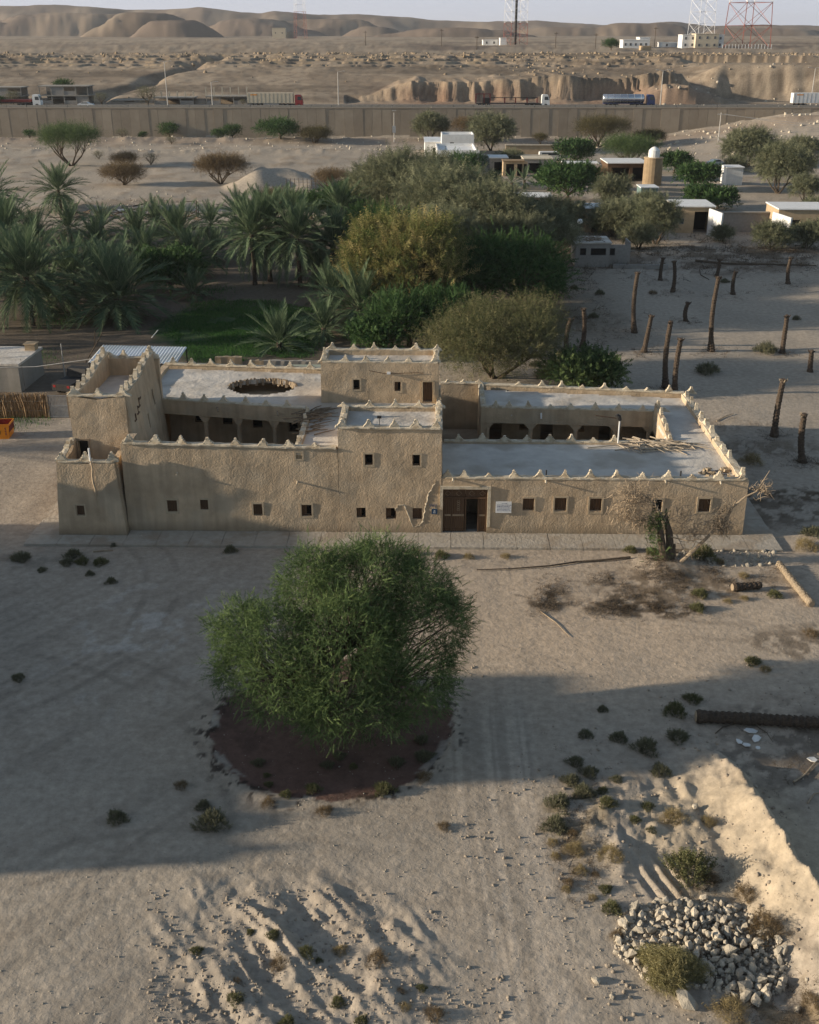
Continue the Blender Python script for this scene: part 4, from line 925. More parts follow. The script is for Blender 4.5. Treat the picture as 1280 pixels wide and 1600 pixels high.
# ------------------------------------------------------------------ foliage
def rotm(yaw, pitch, roll):
    cy, sy, cp, sp, cr, sr = np.cos(yaw), np.sin(yaw), np.cos(pitch), np.sin(pitch), np.cos(roll), np.sin(roll)
    n = len(yaw); Rm = np.empty((n, 3, 3))
    Rm[:, 0, 0] = cy * cp; Rm[:, 0, 1] = cy * sp * sr - sy * cr; Rm[:, 0, 2] = cy * sp * cr + sy * sr
    Rm[:, 1, 0] = sy * cp; Rm[:, 1, 1] = sy * sp * sr + cy * cr; Rm[:, 1, 2] = sy * sp * cr - cy * sr
    Rm[:, 2, 0] = -sp; Rm[:, 2, 1] = cp * sr; Rm[:, 2, 2] = cp * cr
    return Rm
def scatter(tv, tf, pos, Rm, sc, tone):
    """copies of a template at pos with rotation and scale, as one vertex and face array"""
    n = len(pos); V = np.einsum('nij,vj->nvi', Rm, tv) * sc[:, None, None] + pos[:, None, :]
    Fq = (tf[None] + (np.arange(n) * len(tv))[:, None, None])
    return V.reshape(-1, 3), Fq.reshape(-1, tf.shape[1]), np.repeat(tone, len(tv))
def sprig(nl=7, L=1.0, lw=.11, ll=.30, bend=.15, seed=0, fold=1.0):
    """a curved twig along +x with narrow leaf blades either side: quads"""
    r = np.random.default_rng(seed); v = []; f = []
    for k in range(nl):
        t = (k + .6) / nl; x = L * t; z = -bend * t * t
        for sgn in (-1, 1):
            a = sgn * (0.75 + .35 * r.random()); el = (r.random() - .35) * 1.3 * fold; l = ll * (1.15 - .6 * t) * (.8 + .4 * r.random())
            dx, dy, dz = math.cos(a) * math.cos(el), math.sin(a) * math.cos(el), math.sin(el)
            px, py = -math.sin(a) * lw / 2, math.cos(a) * lw / 2
            n = len(v)
            v += [(x - px, -py, z), (x + px, py, z), (x + dx * l + px * .5, dy * l + py * .5, z + dz * l), (x + dx * l - px * .5, dy * l - py * .5, z + dz * l)]
            f.append((n, n + 1, n + 2, n + 3))
    n = len(v); w_ = .018 * L
    v += [(0, -w_, 0), (0, w_, 0), (L, w_ * .3, -bend), (L, -w_ * .3, -bend)]; f.append((n, n + 1, n + 2, n + 3))
    return np.array(v), np.array(f)
def blade(w_=.05, L=1.0, cross=True):
    v = [(0, -w_, 0), (0, w_, 0), (L, w_ * .4, -.06), (L, -w_ * .4, -.06)]; f = [(0, 1, 2, 3)]
    if cross: v += [(0, 0, -w_), (0, 0, w_), (L, 0, w_ * .4), (L, 0, -w_ * .4)]; f.append((4, 5, 6, 7))
    return np.array(v, dtype=float), np.array(f)
TPL = {
    'acacia': sprig(8, 1.0, .07, .17, .05, 1, 1.2),
    'tamarisk': sprig(5, 1.0, .05, .34, .18, 2, .8),
    'leafy': sprig(5, .9, .13, .26, .2, 3),
    'thorn': sprig(3, 1.0, .03, .40, .0, 4, 1.6),
    'tuft': sprig(5, .9, .085, .22, .0, 5),
}
def crown_points(w_, d_, h, base, nc, seed, shape='dome', lobes=7):
    """clump centres spread through a lobed crown, biased to its skin; returns centres and outward directions"""
    r = np.random.default_rng(seed)
    lob = []
    for k in range(lobes):
        a = 2 * math.pi * (k + r.random() * .7) / lobes; q = .30 + .32 * r.random()
        lob.append((math.cos(a) * q, math.sin(a) * q, .40 + .32 * r.random(), .40 + .22 * r.random()))
    lob.append((0, 0, .62, .52)); lob.append((.1, -.1, .35, .5))
    lob = np.array(lob)
    P = []; O = []
    while len(P) < nc:
        k = r.integers(len(lob)); d = r.normal(size=3); d /= np.linalg.norm(d)
        if d[2] < -.55: d[2] = -d[2]
        rad = lob[k, 3] * (1 - .45 * r.random() ** 1.8)
        p = lob[k, :3] + d * rad * np.array([1, 1, .72])
        # inside another lobe: mostly skip
        q = (p - lob[:, :3]) / np.array([1, 1, .72]); dd = np.sqrt((q ** 2).sum(1)) / lob[:, 3]; dd[k] = 9
        if dd.min() < .80 and r.random() < .85: continue
        if p[2] < 0: p[2] = abs(p[2]) * .5
        if shape == 'flat': p[2] = .55 + (p[2] - .55) * .55
        P.append(p); O.append(d)
    P = np.array(P); O = np.array(O)
    P[:, 0] *= w_ / 2; P[:, 1] *= d_ / 2; P[:, 2] = base + P[:, 2] / 1.15 * (h - base)
    return P, O
def foliage_mesh(name, m, w_, d_, h, base, nc, per, size, tpl, seed, cr=.5, shape='dome', lobes=7, droop=0.0, jit=.75, up=.25):
    r = np.random.default_rng(seed + 100)
    P, O = crown_points(w_, d_, h, base, nc, seed, shape, lobes)
    tone_c = np.clip(.48 + .30 * r.normal(size=nc), 0, 1)
    idx = np.repeat(np.arange(nc), per); n = len(idx)
    off = r.normal(size=(n, 3)) * cr * .5
    pos = P[idx] + off
    dirv = O[idx] * (1 - jit) + r.normal(size=(n, 3)) * jit * .6 + off / cr * .6 + np.array([0, 0, up - droop])
    yaw = np.arctan2(dirv[:, 1], dirv[:, 0]); pit = -np.arctan2(dirv[:, 2], np.hypot(dirv[:, 0], dirv[:, 1]))
    tv, tf = TPL[tpl]
    sc = size * (.6 + .8 * r.random(n)); tone = np.clip(tone_c[idx] + .12 * r.normal(size=n), 0, 1)
    V, Fq, T = scatter(tv, tf, pos, rotm(yaw, pit, r.random(n) * 6.28), sc, tone)
    return npmesh(name, V, Fq, m, tone=T), P
def limbs_mesh(name, m, P, h0, r0, nmain=6, seed=0, trunk_lean=(0, 0), nbr=60, multi=False, wig=.12):
    rr = random.Random(seed); mb = MB()
    top = Vector((trunk_lean[0], trunk_lean[1], h0))
    if not multi: mb.tube([(0, 0, -.3), (top.x * .3, top.y * .3, h0 * .4), tuple(top)], [r0 * 1.25, r0, r0 * .85], 8)
    # main limbs towards well-spread targets
    idx = list(range(len(P))); rr.shuffle(idx); cen = [Vector(P[i]) for i in idx[:nmain]]
    mains = []
    for c_ in cen:
        st = top if not multi else Vector((rr.uniform(-.2, .2), rr.uniform(-.2, .2), -.1))
        e = st.lerp(c_, .62); e.z = st.z + (c_.z - st.z) * .55
        mid = st.lerp(e, .5) + Vector((rr.uniform(-1, 1), rr.uniform(-1, 1), rr.uniform(-.3, .6))) * wig * (e - st).length
        mb.tube([st, mid, e], [r0 * (.7 if not multi else .6), r0 * .42, r0 * .26], 6); mains.append((st, mid, e))
    for i in idx[:nbr]:
        c_ = Vector(P[i]); st, mid, e = min(mains, key=lambda q: (q[2] - c_).length)
        s0 = mid.lerp(e, rr.random()); m_ = s0.lerp(c_, .5) + Vector((rr.uniform(-1, 1), rr.uniform(-1, 1), rr.uniform(-.2, .8))) * wig * (c_ - s0).length
        mb.tube([s0, m_, c_], [r0 * .2, r0 * .11, r0 * .04], 4, cap=False)
    me = bpy.data.meshes.new(name); me.from_pydata(mb.v, [], mb.f); me.materials.append(m); return me
TREES = {}
def tree(label, x, y, w_, h, kind, group=None, seed=0, name=None, cat='tree', z=None, d_=None, rz=None, share=None):
    """kind picks crown habit and leaf; share reuses a mesh pair with scaling"""
    K = dict(acacia=('lf_acacia', 'acacia', .5), desert=('lf_desert', 'thorn', .35), brown=('lf_brown', 'thorn', .3), tamarisk=('lf_tamarisk', 'tamarisk', .2), green=('lf_green', 'leafy', .2), yellow=('lf_yellow', 'tamarisk', .12), olive=('lf_olive', 'thorn', .1), shrub=('lf_shrub', 'tuft', .05), straw=('lf_straw', 'tuft', .05), umbrella=('lf_acacia', 'thorn', .5), dgreen=('lf_green', 'acacia', .2), lgreen=('lf_acacia', 'leafy', .1))[kind]
    key = share or (kind, label)
    if key not in TREES:
        B = K[2]; sh = 'flat' if kind in ('umbrella', 'desert', 'brown') else 'dome'
        W0, H0 = w_, h
        dens = max(.6, min(1.6, w_ / 7))
        nc = int((230 if kind != 'olive' else 420) * dens ** 1.5); per = {'acacia': 9, 'thorn': 20, 'tamarisk': 12, 'leafy': 13, 'tuft': 9}[K[1]]
        if kind == 'yellow': per = 16
        size = {'acacia': .62, 'thorn': .55, 'tamarisk': .85, 'leafy': .6, 'tuft': .3}[K[1]] * (w_ / 7) ** .4
        cr = .105 * w_ * (.95 if K[1] != 'thorn' else 1.1)
        lm, P = foliage_mesh('crown', M[K[0]], W0, d_ or W0, H0, B * H0, nc, per, size, K[1], seed, cr, sh, droop=.35 if kind == 'tamarisk' else (-.5 if kind == 'yellow' else 0))
        tm = limbs_mesh('trunk', M['bark'], P, B * H0 * .8 + .2, .035 * w_ ** .9 + .03, 6, seed, nbr=40, multi=kind in ('desert', 'brown', 'tamarisk', 'olive', 'yellow', 'umbrella'))
        TREES[key] = (lm, tm, W0, H0)
    lm, tm, W0, H0 = TREES[key]
    zz = tz(x, y) - .08 if z is None else z
    t = thing(name or ('acacia_tree' if kind in ('acacia', 'desert', 'umbrella', 'brown') else 'tree'), label, cat, (x, y, zz), random.random() * 6.28 if rz is None else rz, group)
    s = (w_ / W0, w_ / W0, h / H0)
    inst('trunk', tm, t, sc=s); inst('crown', lm, t, sc=s)
    return t
# ---- the big acacia in front of the house
def hero():
    r = np.random.default_rng(5)
    t = thing('acacia_tree', 'large bushy green acacia standing in the ring of reddish soil before the house', 'tree', (TREE[0], TREE[1], -.05))
    Hh = 8.5
    lob = []
    for (px, py, Y, rr_) in ((560, 925, 42.2, 2.5), (418, 1005, 40.0, 2.05), (655, 985, 41.2, 2.25), (535, 1010, 40, 2.9), (440, 1055, 38.9, 2.0), (535, 1085, 38.2, 1.95), (640, 1055, 39.3, 2.0), (492, 905, 42.2, 1.6), (655, 918, 42.4, 1.6), (372, 975, 40.8, 1.25), (605, 893, 43, 1.6), (690, 965, 41.5, 1.25), (505, 1100, 37.8, 1.2), (380, 1045, 39.6, 1.3), (590, 1100, 38.2, 1.4)):
        x_, z_ = AT(px, py, Y); lob.append((x_ - TREE[0], Y - TREE[1], z_ - .12, rr_ * .91))
    lob = np.array(lob); P = []; O = []
    while len(P) < 1500:
        k = r.choice(len(lob), p=lob[:, 3] ** 2 / (lob[:, 3] ** 2).sum()); d = r.normal(size=3); d /= np.linalg.norm(d)
        if d[2] < -.6: continue
        q_ = lob[k, :3] + d * lob[k, 3] * (1 - .38 * r.random() ** 2)
        dd = np.linalg.norm(q_ - lob[:, :3], axis=1) / lob[:, 3]; dd[k] = 9
        if dd.min() < .78 and r.random() < .88: continue
        if q_[2] < .45: continue
        # patchy: leave some of the skin open so that limbs and shade show
        if noise.noise(Vector(q_ * .75)) < -.22 and r.random() < .7: continue
        P.append(q_); O.append(d)
    P = np.array(P); O = np.array(O)
    nc = len(P); per = 22
    idx = np.repeat(np.arange(nc), per); n = len(idx)
    off = r.normal(size=(n, 3)) * .24; pos = P[idx] + off
    rad = O[idx]
    dirv = rad * .42 + r.normal(size=(n, 3)) * .48 + off * .8 + np.array([0, 0, -.04])
    yaw = np.arctan2(dirv[:, 1], dirv[:, 0]); pit = -np.arctan2(dirv[:, 2], np.hypot(dirv[:, 0], dirv[:, 1]))
    tone = np.clip(.42 + .26 * r.normal(size=nc) + .10 * (P[:, 2] / Hh), 0, 1)[idx] + .1 * r.normal(size=n)
    V = []; Fq = []; T = []; o = 0
    for k in range(3):
        tv, tf = sprig(8, 1.0, .050, .125, (.0, .28, -.24)[k], 30 + k, 1.5)
        s_ = np.arange(n) % 3 == k
        v, f, tt = scatter(tv, tf, pos[s_], rotm(yaw[s_], pit[s_], r.random(s_.sum()) * 6.28), .22 + .30 * r.random(s_.sum()), np.clip(tone[s_], 0, 1))
        V.append(v); Fq.append(f + o); T.append(tt); o += len(v)
    inst('crown', npmesh('crown', np.concatenate(V), np.concatenate(Fq), M['lf_hero'], tone=np.concatenate(T)), t)
    inst('trunk', limbs_mesh('trunk', M['bark'], P, .9, .26, 9, 3, nbr=420, multi=True, wig=.16), t)
hero()
# ---- date palms: fronds are shared meshes, each frond its own part
def frond_mesh(L, droop, seed, nl=24):
    r = random.Random(seed); V = []; Fq = []; T = []
    def P(t):
        return Vector((L * (t - .18 * droop * t * t), 0, -droop * L * .55 * t ** 2.1))
    for k in range(6):
        a, b = P(k / 6), P((k + 1) / 6); wa, wb = .05 * (1 - k / 6.5), .05 * (1 - (k + 1) / 6.5); n = len(V)
        V += [(a.x, -wa, a.z), (a.x, wa, a.z), (b.x, wb, b.z), (b.x, -wb, b.z)]; Fq.append((n, n + 1, n + 2, n + 3)); T += [.9] * 4
    for k in range(nl):
        t = .14 + .86 * (k + .5) / nl; p = P(t); q = P(min(1, t + .02)) - p; th = math.atan2(q.z, q.x)
        ll = .78 * math.sin(math.pi * min(.93, .25 + .72 * t)) ** .8 * (.9 + .2 * r.random()) * (L / 3.4)
        for sg_ in (-1, 1):
            a = .72 - .35 * t; el = .42 + r.uniform(-.15, .2)
            d = Vector((math.cos(a) * math.cos(el), sg_ * math.sin(a) * math.cos(el), math.sin(el) * .8 - .12))
            d = Vector((d.x * math.cos(th) - d.z * math.sin(th), d.y, d.x * math.sin(th) + d.z * math.cos(th))).normalized()
            w_ = Vector((math.cos(th), 0, math.sin(th))) * .072; n = len(V); e = p + d * ll - Vector((0, 0, .05 * ll))
            V += [tuple(p - w_), tuple(p + w_), tuple(e + w_ * .3), tuple(e - w_ * .3)]; Fq.append((n, n + 1, n + 2, n + 3)); T += [min(1, max(0, .45 + r.uniform(-.25, .25)))] * 4
    return npmesh('frond', np.array(V), np.array(Fq), M['lf_palm'], tone=T)
FR = [[frond_mesh(4.3, dr, 7 * i + j) for j in range(2)] for i, dr in enumerate((.25, .55, .85, 1.1))]
def palm_trunk(h, seed, r0=.24):
    rr = random.Random(seed); mb = MB(); n = max(3, int(h / .28)); lx, ly = rr.uniform(-.05, .05) * h, rr.uniform(-.05, .05) * h
    pts = []; rad = []
    for i in range(n + 1):
        t = i / n
        for s_, q in ((0, 1.0), (.55, 1.16)):
            if i == n and s_: break
            tt = (i + s_) / n; pts.append((lx * tt * tt, ly * tt * tt, h * tt - .2 * (1 - tt))); rad.append((r0 * q + .09 * max(0, 1 - tt * 6)) * (1 + rr.uniform(-.08, .08)))
    mb.tube(pts, rad, 9)
    me = bpy.data.meshes.new('trunk'); me.from_pydata(mb.v, [], mb.f); me.materials.append(M['palm_bark']); return me, (lx, ly, h)
def palm(label, x, y, h, s=1.0, n=38, seed=0, group='date palms of the grove', skirt=.5):
    rr = random.Random(seed * 13 + 5)
    t = thing('date_palm', label, 'palm tree', (x, y, tz(x, y) if y < 400 else 0), 0, group)
    me, top = palm_trunk(h, seed); inst('trunk', me, t)
    for k in range(n):
        q = k / (n - 1)                       # 0 youngest, upright; 1 oldest, hanging
        el = R(84 - 112 * q ** 1.05 - (16 if q > .8 else 0) * skirt) + rr.uniform(-.12, .12)
        i = min(3, int(q * 3.4)); ya = k * 2.39996 + rr.uniform(-.2, .2)
        sc = s * (1.0 if q > .15 else .85) * rr.uniform(.9, 1.1)
        o = inst('frond', FR[i][k % 2], t, (top[0] + .08 * math.cos(ya), top[1] + .08 * math.sin(ya), top[2] - .35 * q), (rr.uniform(-.25, .25), -el, ya), sc)
    return t
PALMS = [  # crown centre px, trunk height, size, fronds, label
 (92, 298, 3.4, 1.15, 40, 'sunlit bushy date palm standing behind the rest of the grove at its far left corner'),
 (6, 352, 4.2, 1.1, 34, 'date palm cut by the left edge of the photo, behind the nearest left palm'),
 (55, 372, 2.8, 1.05, 34, 'dark date palm between the left edge palm and the tall far corner palm'),
 (108, 352, 2.2, 1.0, 30, 'low date palm directly below the sunlit far corner palm'),
 (150, 378, 2.2, 1.0, 32, 'dark low date palm in front of the fallen timber heap, left side'),
 (212, 362, 2.6, 1.05, 34, 'date palm with upright fronds right in front of the timber heap'),
 (160, 350, 1.6, .9, 26, 'small date palm close against the collapsed timber heap'),
 (278, 368, 4.0, 1.15, 40, 'broad date palm with hanging skirt between the timber heap and the twin trunk palms'),
 (330, 345, 3.0, .85, 28, 'small yellowish date palm at the back edge of the grove, beside the open sand'),
 (336, 392, 1.4, .9, 26, 'small shaded date palm left of the palms with visible trunks'),
 (40, 428, 5.2, 1.35, 46, 'tall nearest date palm at the left with a full crown and visible trunk'),
 (112, 428, 3.6, 1.15, 38, 'dark date palm just right of the tallest left palm'),
 (182, 462, 2.6, 1.45, 52, 'big round low date palm with dense bluish fronds near the metal canopy'),
 (228, 402, 2.6, 1.1, 34, 'dark date palm behind the big round low palm'),
 (300, 452, 1.0, .75, 24, 'small young date palm at the corner of the grass plot'),
 (394, 362, 6.2, 1.2, 40, 'left one of the two date palms whose trunks rise together, sunlit crown'),
 (418, 352, 6.6, 1.25, 44, 'right one of the two date palms whose trunks rise together, sunlit crown'),
 (466, 368, 6.0, 1.2, 42, 'date palm with clear trunk right of the twin trunk palms'),
 (520, 385, 4.2, 1.25, 42, 'leaning bushy date palm at the left side of the yellow-green tree'),
 (530, 325, 4.0, 1.1, 34, 'date palm behind the leaning palm, touching the grey-green tamarisks'),
 (516, 455, 1.6, .9, 30, 'low date palm left of the wide-fronded palm below the yellow-green tree'),
 (560, 475, 2.6, 1.15, 36, 'date palm with long stiff fronds at the foot of the yellow-green tree'),
 (505, 508, 1.2, .85, 30, 'low date palm just behind the left end of the upper roof block'),
 (436, 532, .7, .9, 34, 'greyish low date palm on the right edge of the grass plot'),

 (75, 465, 1.6, 1.1, 30, 'low shaded date palm between the tallest left palm and the big round low palm'),
 (8, 415, 3.0, 1.15, 34, 'date palm at the left edge beside the tallest left palm, half cut off'),
 (150, 425, 2.8, 1.1, 32, 'dark date palm behind and left of the big round low palm'),
 (245, 345, 1.8, 1.0, 28, 'small palm at the back of the grove right of the timber heap'),
 (300, 400, 2.4, 1.05, 30, 'dark palm right of the leafy citrus-like tree'),
 (375, 335, 3.2, 1.0, 28, 'date palm behind the twin trunk palms, yellowish fronds'),
 (455, 330, 3.0, 1.0, 28, 'date palm behind the clear-trunked palm at the back of the grove'),
 (500, 420, 2.0, .85, 26, 'low date palm between the clear-trunked palm and the yellow-green tree'),
]
for k, (px, py, h, s, n, lab) in enumerate(PALMS):
    X, Y = G(px, py, h + .2); palm(lab, X, Y, h, s * 1.12, int(n * 1.35), k + 1)
# palms of the same grove that stand just left of the frame: they shade the part in view
for k, (x, y, h) in enumerate(((-48, 112, 6), (-54, 124, 6.5), (-50, 136, 6), (-58, 145, 7), (-60, 160, 6), (-64, 172, 6), (-58, 104, 7), (-66, 128, 7.5), (-70, 150, 7.5))):
    palm(f'date palm beyond the left edge of the photo, {ORD[k]} of its row', x, y, h, 1.35, 40, 60 + k, 'date palms beyond the left edge')
# ---- trees behind the house
def place(px, py, wpx, hpx, z=0.0):
    X, Y = G(px, py, z); Y = float(Y); k = ppm(Y, z); th = math.atan2(H - z, Y)
    w_ = wpx / k; return X, Y, w_, max(.4, (hpx / k) / math.cos(th) - .30 * w_ * math.tan(th))
def tr(label, px, py, wpx, hpx, kind, **kw):
    X, Y, w_, h = place(px, py, wpx, hpx)
    h = kw.pop('h', h)
    return tree(label, X, Y + w_ * .25, w_, h, kind, **kw)
GB = 'trees of the thicket behind the house'
tr('yellow-green feathery tree in the middle of the thicket, tallest near the palms', 625, 512, 190, 200, 'yellow', seed=3, group=GB, h=11)
tr('dark leafy tree below the yellow-green tree, behind the upper roof block', 640, 550, 150, 120, 'dgreen', seed=4, group=GB, h=5)
tr('olive thorny tree right of the upper roof block', 775, 605, 190, 165, 'olive', seed=5, group=GB, h=6.6)
tr('grey-green tamarisk at the back of the thicket, beside the white flat-roofed house', 632, 372, 145, 150, 'tamarisk', seed=6, group=GB, h=12)
tr('grey-green tamarisk in the centre of the thicket', 705, 420, 160, 150, 'tamarisk', seed=7, group=GB, h=13)
tr('broad grey tamarisk right of the yellow-green tree', 765, 440, 170, 160, 'tamarisk', seed=8, group=GB, h=12)
tr('grey tamarisk at the right end of the thicket, above the dark green tree', 835, 430, 110, 115, 'tamarisk', seed=9, group=GB, h=7.5)
tr('dark green tree at the right foot of the thicket by the open sand', 815, 500, 170, 120, 'dgreen', seed=10, group=GB, h=8)
tr('dark green tree in the shade between the yellow-green and the olive tree', 735, 500, 140, 130, 'dgreen', seed=11, group=GB, h=8)
tr('fresh green low tree behind the leaning palm', 555, 345, 110, 75, 'green', seed=12, group=GB, h=5.5)
tr('dark shrubby tree at the left back of the thicket', 485, 345, 80, 50, 'dgreen', seed=13, group=GB, h=4)
tr('dark leafy citrus-like tree among the palms at the left, above the grass plot', 262, 462, 100, 90, 'green', seed=14, group=GB, h=5)
tr('grey thicket tree at the upper left of the grey-green tamarisks', 590, 345, 100, 110, 'tamarisk', seed=15, group=GB, h=9)
tr('small light green thorn tree behind the right-hand roof', 918, 618, 120, 85, 'lgreen', seed=16, group=GB, h=3.2)
tr('tall dense tamarisk filling the thicket between the yellow-green and the right grey trees', 690, 470, 130, 150, 'tamarisk', seed=21, group=GB, h=10.5)
tr('deep green tree directly behind the yellow-green tree', 600, 440, 150, 130, 'dgreen', seed=22, group=GB, h=8.5)
tr('dark green tree at the heart of the thicket under the tamarisks', 705, 545, 130, 110, 'dgreen', seed=23, group=GB, h=5.5)
tr('grey-green tree on the right flank of the thicket above the open sand', 800, 455, 110, 120, 'tamarisk', seed=24, group=GB, h=9)
tr('dark green tree low on the right flank of the thicket', 850, 470, 80, 70, 'dgreen', seed=25, group=GB, h=4.5)
tr('dark leafy tree between the wide-fronded palm and the upper roof block', 585, 560, 90, 70, 'green', seed=26, group=GB, h=3.6)
tr('grey-green tamarisk peak left of the highest tamarisk', 668, 350, 110, 120, 'tamarisk', seed=27, group=GB, h=11)
tr('low green bush at the right toe of the thicket', 862, 480, 60, 40, 'dgreen', seed=17, group=GB, h=2.6)
# ---- farther trees, round the farm yards
GF = 'trees round the farm yards'
for k, a in enumerate([
 ('pale tamarisk in front of the concrete wall, left one of the pair', 673, 222, 56, 50, 'tamarisk', 7.5), ('thin brown tree between the two tamarisks at the concrete wall', 727, 225, 40, 50, 'brown', 8),
 ('wide tamarisk by the concrete wall behind the white flat-roofed house', 768, 238, 72, 62, 'tamarisk', 8.5), ('flat-topped brown acacia against the concrete wall', 938, 232, 85, 55, 'desert', 8),
 ('round green tree touching the white flat-roofed house', 730, 292, 66, 58, 'dgreen', 6.5), ('bright green bushy tree left of the water tank', 890, 318, 92, 62, 'green', 6.5),
 ('flat-crowned acacia over the dark shed', 985, 268, 88, 52, 'umbrella', 7), ('green tree behind the long white cabin', 900, 258, 60, 40, 'green', 5.5),
 ('green tree right of the water tank', 1092, 300, 66, 50, 'green', 5), ('dark green leafy tree beside the dark shed', 1056, 272, 46, 36, 'green', 4.5), ('low green bushes right of the water tank', 1125, 328, 60, 32, 'green', 3.5),
 ('grey tamarisk before the tan open-fronted house, left side', 1028, 385, 75, 80, 'tamarisk', 6.5), ('grey tamarisk behind the block hut', 965, 372, 90, 62, 'tamarisk', 5), ('grey tamarisk above the thicket by the white shed roofs', 862, 372, 75, 60, 'tamarisk', 5.5),
 ('tall tamarisk at the right on the sand bank, left of its pair', 1172, 262, 78, 66, 'tamarisk', 8), ('tall leafy tree at the right beside the white cube tank', 1222, 305, 84, 90, 'tamarisk', 9.5),
 ('grey bush in front of the right-hand tan house, left', 1208, 392, 60, 42, 'tamarisk', 3.5), ('grey bush in front of the right-hand tan house, at the photo edge', 1266, 390, 60, 42, 'tamarisk', 3.5), ('yellowish shrub tree at the right edge above the right-hand tan house', 1262, 318, 50, 48, 'tamarisk', 5),
 ('dark bush high on the right bank, near the right edge', 1256, 250, 46, 28, 'tamarisk', 3.5), ('low brown tree before the concrete wall right of centre', 845, 226, 26, 20, 'desert', 3), ('round brown thorn tree beside the sand heap', 515, 300, 55, 38, 'brown', 4.2),
 ('grey bush left of the block hut at the thicket edge', 880, 395, 50, 34, 'tamarisk', 3.4), ('grey scrub between the block hut and the tan open-fronted house', 1000, 392, 50, 36, 'tamarisk', 3.6), ('tall grey scrub tree under the dark open shed', 960, 335, 60, 60, 'tamarisk', 6), ('grey scrub tree in front of the water tank', 1010, 350, 56, 52, 'tamarisk', 5.2), ('brown thin scrub tree left of the water tank', 935, 300, 40, 40, 'brown', 5),
 ('bright green bush right below the water tank tree', 1090, 325, 46, 34, 'green', 4), ('grey scrub before the grey block wall', 1130, 378, 34, 20, 'tamarisk', 2.2), ('dark green bush left of the bright green bushy tree', 858, 300, 40, 40, 'green', 4.5), ('grey scrub behind the two dark sheds', 800, 262, 44, 26, 'tamarisk', 3.4), ('low grey scrub at the right edge behind the right tan house', 1270, 350, 40, 36, 'tamarisk', 4),
 ('grey scrub tree right of the tall pair on the sand bank', 1245, 285, 56, 50, 'tamarisk', 6), ('dark bush among the small far yard palms', 770, 290, 34, 22, 'dgreen', 2.6), ('olive bush behind the white box tank', 1150, 268, 34, 22, 'tamarisk', 3), ('grey scrub left of the tan hut', 905, 360, 40, 36, 'tamarisk', 4),
 ('green spreading acacia before the concrete wall, left of centre', 437, 224, 66, 38, 'dgreen', 5), ('dark spreading bush next to the green acacia at the concrete wall', 490, 226, 52, 32, 'desert', 4),
 ('largest flat-topped acacia on the sand plain at the left', 105, 262, 98, 75, 'umbrella', 9), ('brown thorn tree standing alone left of the sand heap', 342, 290, 78, 55, 'brown', 6), ('brown thorn tree lower left of centre on the sand plain', 190, 292, 70, 38, 'brown', 4), ('small brown thorn tree behind its larger neighbour on the plain', 195, 262, 42, 30, 'brown', 3.2),
 ('low brown tree in a group by the concrete wall, right part', 1020, 228, 50, 22, 'desert', 3.4), ('bare brown bush in front of the tamarisks at the wall foot', 432, 330, 70, 26, 'desert', 3)]):
    lab, px, py, wp, hp, kind, h = a
    tr(lab, px, py, wp, hp, kind, seed=40 + k, group=GF, h=h)
GW = 'bushes along the foot of the concrete wall'
bw = [(3, 212, 26, 'green bush at the left edge at the foot of the concrete wall'), (47, 218, 20, 'small bush second from the left edge at the wall foot'), (107, 200, 34, 'round green bush rising behind the largest flat-topped acacia'), (192, 218, 26, 'brown bush right of the largest acacia at the wall foot'), (224, 217, 16, 'small dark bush between two larger ones at the wall foot'), (265, 215, 34, 'round dark green bush at the wall foot under the second light pole'), (341, 218, 22, 'dark small bush, left one of the close pair at the wall foot'), (364, 218, 34, 'dark bush, right one of the close pair at the wall foot'), (268, 226, 20, 'grey tuft just in front of the round dark green bush'), (155, 248, 22, 'low grey tuft on the plain right of the largest acacia'), (236, 258, 30, 'low tuft on the spoil ridge of the plain'), (495, 215, 12, 'tiny bush behind the dark spreading bush')]
for k, (px, py, wp, lab) in enumerate(bw):
    X, Y, w_, h = place(px, py, wp, 10); tree(lab, X, Y, w_, w_ * .62, 'shrub' if k in (3, 8, 9, 10) else 'dgreen', seed=80, group=GW, name='bush', cat='bush', share=('bw', k in (3, 8, 9, 10)))
# ---- small desert shrubs
SH = {}
def shrub_mesh(kind, v):
    key = (kind, v)
    if key not in SH:
        r = np.random.default_rng(v * 7 + len(kind)); n = {'hay': 2600, 'green': 420, 'olive': 420}.get(kind, 330)
        # twigs that start near the foot and splay outward to a ragged cushion
        a = r.random(n) * 6.28; q = np.sqrt(r.random(n)); lob = 1 + .28 * np.sin(a * 3 + v) + .15 * np.sin(a * 5 + 2 * v)
        pos = np.stack([np.cos(a) * q * .40 * lob, np.sin(a) * q * .40 * lob, .05 + .42 * (1 - q ** 2) * r.random(n)], 1)
        el = R(82) - q * R(62) * r.random(n); yaw = a + r.normal(size=n) * .5
        tone = np.clip(.5 + .25 * r.normal(size=n), 0, 1)
        tv, tf = (TPL['tuft'] if kind in ('green', 'olive') else TPL['thorn'])
        mm_ = M[{'green': 'lf_shrub', 'olive': 'lf_olive', 'straw': 'lf_straw', 'brown': 'lf_brown', 'hay': 'lf_hay'}[kind]]
        if kind == 'green': mm_ = M['lf_shrub']
        V, Fq, T = scatter(tv, tf, pos, rotm(yaw, -el, r.random(n) * 6.28), (.13 + .17 * r.random(n)) * (1.0 if kind in ('green', 'olive') else (1.15 if kind != 'hay' else .8)), tone)
        me = npmesh('foliage', V, Fq, mm_, tone=T); SH[key] = me
    return SH[key]
